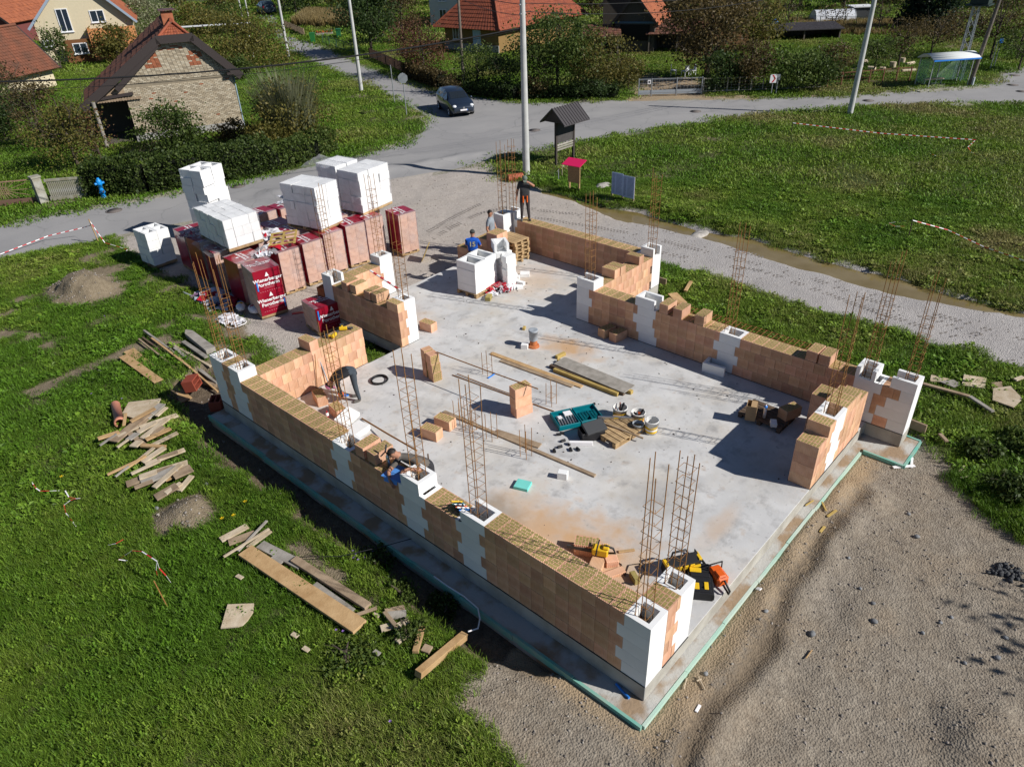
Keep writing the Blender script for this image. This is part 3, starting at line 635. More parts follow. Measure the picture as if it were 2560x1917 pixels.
def wall(label, origin, rz, courses, th=T, group='walls of the new house'):
    """courses: list of rows of (kind, a, b), a..b along local x; kind b brick, w white block, u/v open white block, s solid"""
    t = thing('brick_wall', label, 'wall', origin, rz, group)
    tops = {}
    for k, row in enumerate(courses):
        above = courses[k+1] if k+1 < len(courses) else []
        for kind, a, b in row:
            z = 0.25*k+0.006
            if kind == 'b':
                x = a+(0.0 if k % 2 else 0.0); first = True
                cuts = [a]; c = a+(0.125 if k % 2 else 0.25)
                while c < b-0.06: cuts.append(c); c += 0.25
                cuts.append(b)
                for p, q in zip(cuts[:-1], cuts[1:]):
                    mid = (p+q)/2; cov = any(A-.05 < mid < B+.05 for _, A, B in above)
                    o = link('brick', BRK if cov else BRKT, t, (mid, 0, z)); o.scale = ((q-p)/0.25, 1, 1)
                    o.location.y = random.uniform(-.0025, .0025)
            else:
                L = b-a
                if kind == 'n': link('column_block', u_mesh(th, L, .25, 1), t, ((a+b)/2, 0, z), R(90)); continue
                me = u_mesh(L, th, .25, -1 if kind == 'u' else 1) if kind in 'uv' else eps_mesh(L, th, .25, kind == 'w')
                link('column_block', me, t, ((a+b)/2, 0, z))
    mb = MB(); ext = [(r[1], r[2]) for r in courses[0]]; lo, hi = min(e[0] for e in ext), max(e[1] for e in ext)
    mb.box(lo+.004, -th/2-.012, -0.004, hi-.004, th/2+.012, 0.007); mb.build('bitumen_strip', TAR, t)
    return t
def teeth(lo, hi, k, d=.11, phase=0): return (lo-d*((k+phase) % 2), hi+d*((k+phase) % 2))
# long front wall, local x = world y, from the near corner (y=0) to the left corner (y=12.01)
cr = []
for k in range(5):
    j = k % 2; row = [('w', 0, .435+.115*j)]
    c2 = (3.19+.11*j, 3.745+.115*j); c1 = (4.76-.13*j, 5.24+.1*j) if k < 4 else (4.765, 5.25); c0 = (6.89-.12*j, 7.455-.125*j)
    lm = (11.23 if j else 11.15, 11.5+.06*j) if k else (11.22, 11.5); lr = [10.6, 10.67, 10.57, 10.752, 0][k]
    if k < 4: row += [('b', row[0][2], c2[0]), ('w', *c2), ('b', c2[1], c1[0]), ('w', *c1), ('b', c1[1], c0[0]), ('w', *c0), ('b', c0[1], lr), ('w', lr, lm[0]), ('b', lm[0], lm[1]), ('w', lm[1], 12.01)]
    else: row += [('b', row[0][2], 3.165), ('v', 3.165, 3.73), ('w', *c1), ('w', 10.75, 11.17), ('b', 11.17, 11.45), ('w', 11.45, 12.01)]
    cr.append(row)
W1 = wall('long front wall in shade with five white column strips, man leaning over it', (T/2, 0, 0), R(90), cr)
# short return at the near corner: local x = world x
cr = []
for k in range(5):
    j = k % 2; cr.append([('b', .445, .68+.11*(1-j)), ('w', .68+.11*(1-j), 1.19)])
wall('short sunlit return wall at the near corner beside the yellow tool cases', (0, T/2, 0), 0, cr)
# right wall
cr = []
for k in range(5):
    j = k % 2; a, b = 6.42-.1*j, 6.95-.12*(1-j)
    if k < 4: cr.append([('b', 5.71, a), ('w', a, b), ('b', b, 8.2)])
    else: cr.append([('b', 6.13, 6.42), ('u' if False else 'v', 6.42, 6.95), ('b', 6.95, 7.7)])
wall('sunlit right wall by the gravel lot, stepped at its near end', (0, T/2, 0), 0, cr)
# back wall along y at x=8.645..9.085, with its pier beyond the corner
cr = []
BX = 8.865
for k in range(5):
    j = k % 2
    k1 = (3.2-.1*j, 3.765-.13*j) if k else (3.2, 3.765); k2 = (5.435-.0, 6.03-.06) if j else (5.45-.12*(k == 0), 5.98-.1*(k == 0)); k2 = (5.43, 5.98) if j else (5.5-.15*(k == 0), 6.1-.2*(k == 0)); k3 = 7.545-.1*(k % 2 == 0)*(k > 0)
    pier = -.768; s0 = [-.40, -.12, -.27, -.5, -.27][k]; w1 = [.02, 0, .0, .0, .04][k]
    if k < 4: cr.append([('s', pier, s0), ('b', s0, w1-.13*(k in (0, 3))), ('w', w1-.13*(k in (0, 3)), .44), ('b', .44, k1[0]), ('w', *k1), ('b', k1[1], k2[0]), ('w', *k2), ('b', k2[1], k3), ('w', k3, 7.96)])
    else: cr.append([('v', pier, s0), ('n', .04, .45), ('u', 5.49, 6.06), ('v', 7.39, 7.96)])
wall('long shaded back wall with three white column strips and a pier beyond its corner', (BX, 0, 0), R(90), cr)
# jog and the far back wall
cr = []
for k in range(4): cr.append([('b', 9.09, 11.45+.1*(k % 2))])
wall('short sunlit jog wall of ribbed brick behind the shaded back wall', (0, 7.61, 0), 0, cr)
cr = []
for k in range(5):
    j = k % 2
    if k < 4: cr.append([('w', 7.39, 7.92+.1*j), ('b', 7.92+.1*j, 12.85-.1*j), ('w', 12.85-.1*j, 13.35)])
    else: cr.append([('u', 7.39, 7.83), ('v', 12.86, 13.35)])
wall('shaded wall farthest from the camera, a man standing on top of it', (11.775, 0, 0), R(90), cr)
for zz in range(5): pass
t = thing('column_form', 'white column form standing beside the far wall corner, next to the man in grey', 'column form', (11.3, 13.15, 0))
for k in range(5): link('column_block', eps_mesh(.44, .44, .25), t, (0, 0, .25*k+.004))
# left walls
cr = []
for k in range(4): cr.append([('b', .45, 3.35 if k % 2 else 3.36)])
wall('sunlit wall behind the man bending over', (0, 10.87, 0), 0, cr)
cr = []
for k in range(5):
    j = k % 2
    if k < 4: cr.append([('b', 11.0, 13.42)])
    else: cr.append([('u', 13.42, 13.86)])
    if k < 4: cr[-1].append(('w', 13.42, 13.86))
wall('left stub wall in shade with loose bricks along its top', (4.67, 0, 0), R(90), cr)
cr = []
for k in range(5): cr.append([('b', 4.45, 4.68+.07*(k % 2)), ('w', 4.68+.07*(k % 2), 5.05)])
wall('sunlit end of the left stub wall, half brick and half white', (0, 10.77, 0), 0, cr)
cr = []
for k in range(5):
    j = k % 2
    if k < 4: cr.append([('b', 4.9, 6.28-.1*j), ('w', 6.28-.1*j, 6.66)])
    else: cr.append([('v' if False else 'w', 6.2, 6.66)])
wall('small wall farthest back on the left, in front of the brick pallets', (0, 13.63, 0), 0, cr)
cr = [[('b', 0, .5)] for _ in range(4)]
wall('short inner stub of brick in shade behind the right wall', (7.42, .65, 0), 0, cr, th=T)

# ---- rebar cages
_cage = {}
def bar_mesh(h, r=.0075):
    k = ('b', round(h, 2), r)
    if k not in _cage: mb = MB(); mb.tube([(0, 0, 0), (0, 0, h)], r, 5); _cage[k] = mb.mesh('bar', RUST)
    return _cage[k]
def stir_mesh(w, d):
    k = ('s', w, d)
    if k not in _cage:
        mb = MB(); a, b = w/2, d/2
        mb.tube([(-a, -b, 0), (a, -b, 0), (a, b, 0), (-a, b, 0), (-a, -b, 0), (-a+.05, -b+.04, 0.0)], .005, 4); _cage[k] = mb.mesh('stirrup', RUST)
    return _cage[k]
def cage(label, x, y, z0, h, w=.18, d=.18, step=.19, top_gap=.25, rz=0, lean=(0, 0), bars=4, group='rebar column cages'):
    t = thing('rebar_cage', label, 'rebar', (x, y, z0), rz, group); t.rotation_euler = (lean[0], lean[1], rz)
    for i, (sx, sy) in enumerate(((-1, -1), (1, -1), (1, 1), (-1, 1))[:bars]):
        o = link('bar', bar_mesh(h*random.choice((1, 1, .97, .94))), t, (sx*w/2, sy*d/2, 0)); o.rotation_euler = (random.uniform(-.012, .012), random.uniform(-.012, .012), 0)
    z = step*.6
    while z < h-top_gap:
        o = link('stirrup', stir_mesh(round(w+.012, 3), round(d+.012, 3)), t, (0, 0, z)); o.rotation_euler = (random.uniform(-.07, .07), random.uniform(-.07, .07), random.choice((0, R(90), R(180)))); z += step*random.uniform(.9, 1.1)
    return t
def ch(x, y, pytop):
    """height above the slab so that the top shows at photo row pytop"""
    lo, hi = 0, 6
    for _ in range(40):
        m = (lo+hi)/2; p = Vector((x, y, m))-CAMP; yy = PH/2-FPX*p.dot(_u)/p.dot(_d)
        if yy > pytop: lo = m
        else: hi = m
    return lo
for lab, x, y, top, kw in (
    ('rebar cage in the leftmost corner column of the front wall', .22, 11.76, 636, dict(top_gap=.7)),
    ('rebar cage just inside the left corner column, second from the left', .24, 10.96, 640, dict(top_gap=.75)),
    ('rebar cage rising from the front wall in front of the bending man', .22, 7.12, 803, dict(top_gap=.55)),
    ('rebar cage in the column the leaning man works at', .22, 4.98, 874, dict(top_gap=.4)),
    ('rebar cage in the middle column of the front wall beside the tool bag', .22, 3.5, 932, dict(top_gap=.3)),
    ('rebar cage in the near corner column, left of the pair', .22, .26, 1140, dict(top_gap=.75, step=.22)),
    ('rebar cage near the yellow tool cases, right of the near pair', .93, .22, 1122, dict(top_gap=.2)),
    ('rebar cage in the white column of the right wall', 6.7, .22, 735, dict(top_gap=.6)),
    ('tall rebar cage at the right corner between wall and pier', 8.83, .24, 625, dict(top_gap=.9)),
    ('rebar cage in the pier column, rightmost of all', 8.87, -.58, 686, dict(top_gap=.8)),
    ('rebar cage in the white column nearest the rebar mats', 8.86, 3.5, 555, dict(top_gap=.6)),
    ('rebar cage in the inner corner column at the jog', 8.86, 7.68, 474, dict(top_gap=.35)),
    ('rebar cage in the outer corner column by the gravel track', 11.78, 7.6, 418, dict(top_gap=.3)),
    ('rebar cage at the far corner just left of the standing man', 11.78, 13.1, 348, dict(top_gap=.2)),
    ('rebar cage in the far column form behind the man in grey', 11.3, 13.15, 354, dict(top_gap=.9)),
    ('rebar cage in the white end column of the left stub wall', 4.86, 10.78, 524, dict(top_gap=.8)),
    ('rebar cage in front of the tall wrapped white stack', 4.67, 13.66, 462, dict(top_gap=.25)),
    ('rebar cage in front of the largest white stack, by the far left column', 6.42, 13.64, 435, dict(top_gap=.25))):
    cage(lab, x, y, 0.0, ch(x, y, top), **kw)
cage_w = []
for lab, px, py, h in (('short starter bars behind the nearer clay brick tower, by the blue strip', 1219, 935, .62), ('short starter bars just right of the nearer clay brick tower', 1378, 1010, .62),
                       ('short starter bars behind the tall cage, left of centre', 1150, 1055, .6), ('short starter bars on the slab beside the long batten', 1230, 1096, .66),
                       ('short starter bars nearest the teal foam block', 1315, 1140, .72), ('short starter bars next to the two single bricks', 1178, 1075, .55)):
    g = G(px, py, 0); cage(lab, g.x, g.y, 0, h, w=.17, d=.17, step=.4, top_gap=.3, group='short starter bar cages on the slab')
# ================================================================ LOOSE THINGS ON THE SITE
WOODC = [('fresh_board', (0.50, 0.335, 0.17), (0.36, 0.22, 0.10)), ('worn_board', (0.36, 0.27, 0.18), (0.22, 0.155, 0.10)), ('grey_board', (0.36, 0.33, 0.29), (0.22, 0.20, 0.17)),
         ('pale_board', (0.56, 0.47, 0.35), (0.40, 0.31, 0.20)), ('dark_board', (0.13, 0.09, 0.06), (0.08, 0.055, 0.04)), ('yellow_board', (0.50, 0.36, 0.11), (0.36, 0.25, 0.08))]
WD = {n: mat(n, a, rough=.8, col2=b, nscale=5, bump=.25, bscale=30, objvar=.14, lo=.3, hi=.7) for n, a, b in WOODC}
PALW = mat('pallet_wood', (0.46, 0.32, 0.165), rough=.85, col2=(0.32, 0.21, 0.11), nscale=7, objvar=.18, bump=.2)
BLK = mat('black_plastic', (0.018, 0.018, 0.02), rough=.5); DKG = mat('dark_grey_plastic', (0.05, 0.052, 0.055), rough=.55)
YEL = mat('yellow_plastic', (0.75, 0.47, 0.02), rough=.45); REDP = mat('red_film', (0.30, 0.008, 0.025), rough=.28, col2=(0.23, 0.006, 0.02), nscale=3, bump=.18, bscale=9, coat=.25)
WHT = mat('white_print', (0.82, 0.80, 0.80), rough=.5); BLU = mat('blue_plastic', (0.03, 0.20, 0.62), rough=.45); ORA = mat('orange_plastic', (0.72, 0.12, 0.015), rough=.4)
GRY = mat('grey_plastic', (0.32, 0.35, 0.38), rough=.6); TEA = mat('teal_plastic', (0.0, 0.155, 0.19), rough=.45); STEEL = mat('bright_steel', (0.55, 0.58, 0.60), rough=.3, metal=.85)
ORC = mat('orange_clay', (0.50, 0.17, 0.06), rough=.85, col2=(0.38, 0.11, 0.04), nscale=6); REDC = mat('red_clay', (0.26, 0.055, 0.03), rough=.85)
CARD = mat('cardboard', (0.45, 0.30, 0.16), rough=.85, var=.15); TURQ = mat('turquoise_foam', (0.18, 0.62, 0.55), rough=.8, var=.08)
PIPEO = mat('orange_pipe', (0.48, 0.20, 0.13), rough=.55); CLEAR = None
def film_mat(name, col, alpha):
    m = mat(name, col, rough=.18, spec=.5); t = m.node_tree; n = t.nodes; L = t.links; b = n['Principled BSDF']
    tp = n.new('ShaderNodeBsdfTransparent'); ms = n.new('ShaderNodeMixShader'); nz = n.new('ShaderNodeTexNoise'); nz.inputs['Scale'].default_value = 2.2; nz.inputs['Detail'].default_value = 3
    tc = n.new('ShaderNodeTexCoord'); L.new(tc.outputs['Object'], nz.inputs['Vector'])
    mr = n.new('ShaderNodeMapRange'); mr.inputs[1].default_value = .4; mr.inputs[2].default_value = .68; mr.inputs[3].default_value = alpha*.5; mr.inputs[4].default_value = min(1, alpha*1.3); L.new(nz.outputs[0], mr.inputs[0])
    bp = n.new('ShaderNodeBump'); bp.inputs['Strength'].default_value = .3; bp.inputs['Distance'].default_value = .02; L.new(nz.outputs[0], bp.inputs['Height']); L.new(bp.outputs[0], b.inputs['Normal'])
    L.new(mr.outputs[0], ms.inputs[0]); L.new(tp.outputs[0], ms.inputs[1]); L.new(b.outputs[0], ms.inputs[2]); L.new(ms.outputs[0], n['Material Output'].inputs[0]); return m
FILM = film_mat('clear_film', (0.72, 0.72, 0.74), .20)
def text(s, size, parent, M, m, name='lettering', bold=True):
    cu = bpy.data.curves.new(name, 'FONT'); cu.body = s; cu.size = size; cu.align_x = 'CENTER'; cu.align_y = 'CENTER'; cu.extrude = 0.0
    if bold: cu.offset = size*.025
    cu.resolution_u = 3
    ob = bpy.data.objects.new(name, cu); COL.objects.link(ob); dg = bpy.context.evaluated_depsgraph_get(); me = bpy.data.meshes.new_from_object(ob.evaluated_get(dg))
    bpy.data.objects.remove(ob); me.materials.clear(); me.materials.append(m); o = link(name, me, parent); o.matrix_local = M; return o
def MX(loc, x, y):
    """matrix with local x along x, local y along y"""
    x = Vector(x).normalized(); y = Vector(y).normalized(); z = x.cross(y)
    return Matrix(((x.x, y.x, z.x, loc[0]), (x.y, y.y, z.y, loc[1]), (x.z, y.z, z.z, loc[2]), (0, 0, 0, 1)))

# ---- single clay blocks
GB = 'loose clay blocks'
def block(label, p, rz=0, rot=None, group=GB):
    o = link('clay_block', BRKT, None, p, rz, rot); o.scale = (1, 1, 1); return tag(o, label, 'brick', group)
def g0(px, py, z=0.0): v = G(px, py, z); return Vector((v.x, v.y, z))
block('single clay block on the slab right of the white end column of the left stub', g0(1068, 828)+Vector((.1, .05, 0)), R(5))
block('left of two clay blocks on the slab at the shaded back wall', g0(1522, 842)+Vector((.05, .1, 0)), R(80))
block('right of two clay blocks on the slab at the shaded back wall', g0(1550, 852)+Vector((.05, .1, 0)), R(82))
block('farther of two clay blocks lying by the batten and starter bars', g0(1112, 1072)+Vector((.08, .06, 0)), R(8))
block('nearer of two clay blocks lying by the batten and starter bars', g0(1078, 1098)+Vector((.08, .06, 0)), R(10))
block('clay block on the slab at the feet of the bending man', g0(800, 1012)+Vector((.1, .1, 0)), R(-18))
block('clay block beside the red drink bottle, under a white foam block', g0(845, 1046)+Vector((.1, .1, 0)), R(-10))
block('clay block behind the front wall, right of its middle column', Vector((.72, 2.55, 0)), R(74))
block('clay block next to the yellow stone saw behind the front wall', g0(1468, 1352, .25)*1.0-Vector((0, 0, .25)), R(30))
block('clay block standing alone on the sunlit wall behind the bending man', Vector((1.93, 10.87, 1.008)), R(3))
z1 = 1.008
for lab, x, y, z, r in (('left of two clay blocks on the front wall by the foam gun', .25, 6.48, z1, 92), ('right of two clay blocks on the front wall by the foam gun', .27, 6.14, z1, 88),
                        ('clay block on the left stub wall, farthest of four', 4.68, 12.82, z1, 90), ('clay block on the left stub wall, second farthest of four', 4.72, 12.5, z1, 93),
                        ('clay block on the left stub wall, second nearest of four', 4.7, 11.86, z1, 91), ('clay block on the left stub wall, nearest of four', 4.72, 11.58, z1, 88),
                        ('left of a pair of clay blocks on the sunlit jog wall', 9.75, 7.62, z1, 0), ('right of a pair of clay blocks on the sunlit jog wall', 10.02, 7.61, z1, 0), ('single clay block on the jog wall near the outer column', 10.95, 7.62, z1, 2),
                        ('clay block on the back wall right beside the open white column', 8.87, 5.22, z1, 90), ('second clay block on the back wall from the open white column', 8.86, 4.82, z1, 91), ('clay block alone on the back wall near the rebar mats', 8.87, 4.22, z1, 92),
                        ('left of two clay blocks at the corner end of the back wall', 8.87, 1.42, z1, 90), ('right of two clay blocks at the corner end of the back wall', 8.87, 1.14, z1, 90)):
    block(lab, (x, y, z), R(r))
def tower(label, p, n, rz, side):
    t = thing('block_tower', label, 'brick stack', p, rz, 'clay block towers on the slab')
    for i in range(n):
        if side: link('brick', BRKT, t, (random.uniform(-.015, .015), .125, .125+.25*i), rot=(R(90), 0, 0)).scale = (1.0, 1.0/.44*.25, 1.0); link('brick', BRKT, t, (0, .125+.25, .125+.25*i), rot=(R(90), 0, 0)).scale = (1.0, .25/.44, .75)
        else: link('brick', BRKT, t, (random.uniform(-.015, .015), random.uniform(-.01, .01), .25*i+.002))
    return t
p = g0(1088, 948); tower('tower of three clay blocks on their sides, wool cells facing right', p, 3, R(-12), True)
p = g0(1308, 1038); tower('tower of three upright clay blocks with rebar offcuts on top', p+Vector((.05, .1, 0)), 3, R(75), False)
# brick stack beside the man in grey
t = thing('block_stack', 'stepped stack of clay blocks in front of the man in grey', 'brick stack', (9.75, 12.3, 0), R(2))
for (x, y, z) in [(x, y, .25*q) for x in (0, .26) for y, n_ in ((-.2, 5), (.25, 4), (.7, 3), (1.15, 2)) for q in range(n_)]:
    link('brick', BRKT, t, (x, y, z+.002))

# ---- planks, battens, boards
def plank(label, a, b, w, h, m, cat='board', name='plank', group=None, za=0.0, zb=None, roll=0):
    """a, b: pixel points (or world vectors) of the two ends"""
    zb = za if zb is None else zb
    A = Vector(a) if len(a) == 3 else g0(a[0], a[1], za); B = Vector(b) if len(b) == 3 else g0(b[0], b[1], zb)
    L = (B-A).length; mb = MB(); mb.box(-L/2, -w/2, 0, L/2, w/2, h)
    o = mb.build(name, WD[m] if isinstance(m, str) else m, None, bevel=min(.004, h*.2)); d = B-A
    o.matrix_world = MX((A+B)/2, d, Vector((-d.y, d.x, 0)) if roll == 0 else (Matrix.Rotation(roll, 3, d.normalized()) @ Vector((-d.y, d.x, 0)).normalized()))
    return tag(o, label, cat, group)
plank('long grey brown batten lying across the slab behind the tall cage', (1110, 1030), (1488, 1191), .09, .035, 'worn_board')
plank('short wide board lying against the long batten', (1240, 1080), (1350, 1116), .17, .03, 'worn_board')
plank('plank on the slab behind the towers, farther and longer of two', (1228, 884), (1455, 968), .13, .03, 'fresh_board')
plank('grey plank on the slab behind the towers, nearer of two', (1252, 902), (1432, 967), .12, .03, 'worn_board')
for i, (a, b, w, m) in enumerate((((1385, 928), (1545, 990), .09, 'yellow_board'), ((1376, 918), (1560, 988), .09, 'dark_board'), ((1395, 905), (1580, 985), .1, 'yellow_board'))):
    plank(['yellow beam under the plywood sheet, nearest', 'dark beam under the plywood sheet, middle', 'yellow beam under the plywood sheet, farthest'][i], a, b, w, .09, m, 'beam', 'beam', 'beams under the plywood sheet')
plank('large weathered plywood sheet lying on beams on the slab', (1398, 902), (1574, 974), .44, .02, 'grey_board', 'plywood', 'plywood_sheet', za=.1)
plank('small yellow wood offcut at the far end of the plywood sheet', (1391, 897), (1412, 887), .09, .09, 'yellow_board', 'wood offcut', 'wood_offcut')
plank('short wood offcut standing on the slab by the left tower of planks', (1309, 826), (1312, 820), .07, .07, 'yellow_board', 'wood offcut', 'wood_offcut')
plank('rough stick lying over the tool pallet', (1492, 1052), (1608, 1097), .035, .035, 'worn_board', 'stick', 'stick', za=.17, zb=.1)
plank('short upright stick on the slab behind the column the man works at', (1073, 1166), (1073, 1162), .03, .3, 'dark_board', 'stick', 'stick')
def rod(label, a, b, za, zb, r=.009, m=None, cat='rebar', name='rebar_rod', group=None):
    A = g0(*a, za) if len(a) == 2 else Vector(a); B = g0(*b, zb) if len(b) == 2 else Vector(b); mb = MB(); mb.tube([A, (A+B)/2+Vector((0, 0, -.01)), B], r, 6); o = mb.build(name, m or RUST); return tag(o, label, cat, group)
rod('long rusty rod resting on top of both clay block towers', (1092, 880), (1345, 972), .78, .78, .014)
rod('rusty rod lying on the slab just behind the nearer tower', (1131, 937), (1385, 1028), .02, .02, .012, group='rods on the slab')
rod('second rusty rod beside it, slightly shorter', (1143, 934), (1290, 990), .035, .03, .012, group='rods on the slab')
rod('rusty bar leaning from the slab against the column the man works at', (905, 1046), (1042, 1126), .03, .35, .02, name='rusty_bar')
rod('thin grey prop leaning on the sunlit wall beside the bending man', (822, 960), (784, 862), 0.02, 1.1, .016, GRY, 'prop', 'wall_prop')
rod('rusty thin bar standing in front of the sunlit wall corner', (793, 972), (787, 885), 0, .95, .01)
rod('blue plastic strip on the slab below the starter bars', (1220, 945), (1238, 933), .015, .015, .02, BLU, 'plastic strip', 'plastic_strip')
rod('blue plastic pipe on the footing at the near corner', (1540, 1708), (1573, 1744), -.3, -.3, .022, BLU, 'pipe', 'plastic_pipe')
for i, (x, y) in enumerate(((1450, 962), (1442, 1022), (1486, 1046), (1414, 1070), (1376, 1101), (1500, 1097), (1560, 1090), (1685, 738+0), (1656, 760))):
    q = g0(950+(x-950), 0+y) if False else None
caps = [(1484, 1014), (1476, 1018), (1408, 1104), (1425, 1112), (1400, 1119), (1386, 1129), (1427, 1126), (1445, 1125), (1405, 1085), (1397, 1088)]
for i, (x, y) in enumerate(caps):
    mb = MB(); mb.tube([(0, -.05, .03), (0, .05, .03)], .032, 8)
    o = mb.build('rubber_cap', BLK, None, loc=g0(x, y), rz=random.uniform(0, 3)); tag(o, ['black rubber cap just left of the black tool box','second black cap just left of the black tool box','black cap upper left of the white beam','black cap left of the white beam','black cap nearest the long batten','black cap in the middle of the nearest row','black cap right in the nearest row, by the white beam','black cap at the near tip of the white beam','black cap touching the upper end of the white beam','black cap farthest left by the teal case shadow'][i], 'cap', 'black caps round the tool pallet')
p = g0(949, 952); mb = MB()
for k in range(5): mb.tube([(math.cos(a)*(.19+.012*(k % 3)), math.sin(a)*(.19+.012*(k % 3)), .012+.012*k) for a in np.linspace(0, 6.3, 28)], .012, 5)
tag(mb.build('hose_coil', BLK, None, loc=p), 'coil of black hose lying on the slab', 'hose coil')
# grey capped drain pipe
p = g0(1334, 866); t = thing('drain_pipe', 'upright orange drain pipe with a grey cap and a dirt collar', 'drain pipe', p)
mb = MB(); mb.lathe([(.11, 0), (.105, .05), (.1, .08), (.1, .3)]); mb.build('pipe', ORC, t)
mb = MB(); mb.lathe([(.112, .2), (.112, .44), (.125, .44), (.125, .5), (.11, .5), (.0, .48)]); mb.build('cap', GRY, t)
mb = MB(); mb.lathe([(.16, 0), (.15, .05), (.12, .07), (.105, .07)], jit if False else 12); mb.build('collar', ORC, t)
def epsb(label, p, d, rz=0, m=None, cat='foam block', name='foam_block', rot=None, group=None):
    mb = MB(); mb.box(-d[0]/2, -d[1]/2, 0, d[0]/2, d[1]/2, d[2]); o = mb.build(name, m or EPS, None, bevel=.006, loc=p, rz=rz)
    if rot: o.rotation_euler = rot
    return tag(o, label, cat, group)
epsb('small white foam cube beside the capped drain pipe', g0(1312, 870), (.16, .18, .13), R(30))
epsb('white foam offcut on the slab beyond the end of the long batten', g0(1407, 1194), (.14, .2, .16), R(25))
epsb('square turquoise foam piece on the slab', g0(1307, 1216), (.26, .3, .07), R(20), TURQ)
epsb('white foam block leaning on a clay block near the drink bottle', g0(868, 1048, .1), (.5, .34, .12), R(10), rot=(R(14), R(-8), R(12)))
epsb('white foam block flat on the slab by the middle cage', g0(892, 1082), (.52, .36, .14), R(6))
o = link('column_block', u_mesh(.56, .44, .25, -1), None, g0(1790, 926), R(96)); tag(o, 'white U shaped form block on the slab at the shaded back wall', 'foam block')
# ---- pallets
def pallet(label, p, rz, L=1.0, W=.68, h=.12, m=None, group=None, nd=7):
    t = thing('wooden_pallet', label, 'pallet', p, rz, group); m = m or PALW
    key = ('pal', L, W, h, nd, m.name)
    if key not in _cage:
        mb = MB(); mb.box(-L/(2*nd)*.82, -W/2, 0, L/(2*nd)*.82, W/2, .018); a = mb.mesh('deck_board', m)
        mb = MB(); mb.box(-L/2, -.045, 0, L/2, .045, .018); b = mb.mesh('stringer_board', m)
        mb = MB(); mb.box(-.06, -.045, 0, .06, .045, h-.054); c = mb.mesh('block', m); _cage[key] = (a, b, c)
    a, b, c = _cage[key]
    for i in range(nd): link('deck_board', a, t, (-L/2+L/(2*nd)+i*L/nd, random.uniform(-.006, .006), h-.018))
    for y in (-W/2+.05, 0, W/2-.05):
        link('stringer_board', b, t, (0, y, h-.037)); link('stringer_board', b, t, (0, y, .0))
        for x in (-L/2+.07, 0, L/2-.07): link('block', c, t, (x, y, .0185))
    return t
pa = pallet('pale wooden pallet carrying the tool box and a spirit level', g0(1545, 1080), R(-8), 1.0, .78, .14)
pb = pallet('dark weathered pallet by the right wall with a carton on it', g0(1915, 1045), R(-2), .72, 1.0, .12, WD['dark_board'], nd=6)
P = lambda px, py: g0(px, py, .12)
t = thing('carton', 'open brown carton standing on the dark pallet', 'box', P(1876, 1043), R(20)); mb = MB()
mb.ring(-.14, -.11, .14, .11, 0, .36, .008); mb.box(-.13, -.10, 0, .13, .10, .01); mb.box(-.14, -.11, .352, .14, .02, .36); mb.build('box_wall', CARD, t)
mb = MB(); mb.lathe([(.0, 0), (.033, 0), (.033, .27), (.012, .29), (.012, .33), (0, .33)]); t = thing('foam_can', 'white and blue foam can standing on the dark pallet', 'can', P(1910, 1043)); mb.build('can', WHT, t); mb = MB(); mb.lathe([(.035, .26), (.035, .3), (.0, .31)]); mb.build('cap', BLU, t)
epsb('white foam offcut lying on the dark pallet', P(1933, 1062), (.2, .13, .09), R(30))
block('clay block on the right end of the dark pallet', P(1972, 1040), R(70))
# teal tool case
t = thing('tool_case', 'open teal tool case with fittings, on the slab by the pale pallet', 'tool case', g0(1441, 1050), R(-30)); t.scale = (1.25, 1.25, 1.25); mb = MB()
for (x0, x1) in ((-.42, -.02), (.0, .42)): mb.box(x0, -.24, .02, x1, .24, .06); mb.ring(x0, -.24, x1, .24, .06, .12, .02)
mb.build('shell', TEA, t, bevel=.006); mb = MB()
for k in range(7): mb.tube([(-.36+.05*k, -.16, .08), (-.34+.05*k, .12-.02*(k % 3), .085)], .014, 6)
mb.build('tool', STEEL, t); mb = MB()
for k in range(6): mb.box(.05+.055*k, -.2+.05*(k % 3), .06, .09+.055*k, .02+.05*(k % 2), .11)
mb.build('insert', mat('dark_teal', (0, .09, .11), rough=.5), t); mb = MB(); mb.box(-.2, .05, .1, -.06, .17, .122); mb.box(-.34, .0, .1, -.27, .07, .122); mb.build('paper_label', WHT, t)
t = thing('tool_bag', 'black open tool box with its lid up, on the pale pallet edge', 'tool box', g0(1478, 1092), R(-35)); mb = MB(); mb.ring(-.26, -.16, .26, .16, .0, .22, .025); mb.box(-.25, -.15, 0, .25, .15, .03); mb.build('box', BLK, t, bevel=.01)
mb = MB(); mb.cbox((0.06, -.02, .27), (.50, .30, .07), rx=R(24), rz=R(12)); mb.build('lid', DKG, t, bevel=.012)
t = thing('spirit_level', 'long silver spirit level lying on the pale pallet', 'spirit level', g0(1540, 1046, .145), R(-52)); mb = MB(); mb.box(-.4, -.022, 0, .4, .022, .05); mb.build('rail', STEEL, t); mb = MB(); mb.box(-.05, -.024, .012, .05, .024, .04); mb.build('vial', YEL, t)
epsb('white painted beam lying along the pallet, by the black caps', g0(1452, 1112), (.5, .07, .09), R(-52), WHT, 'beam', 'white_beam')
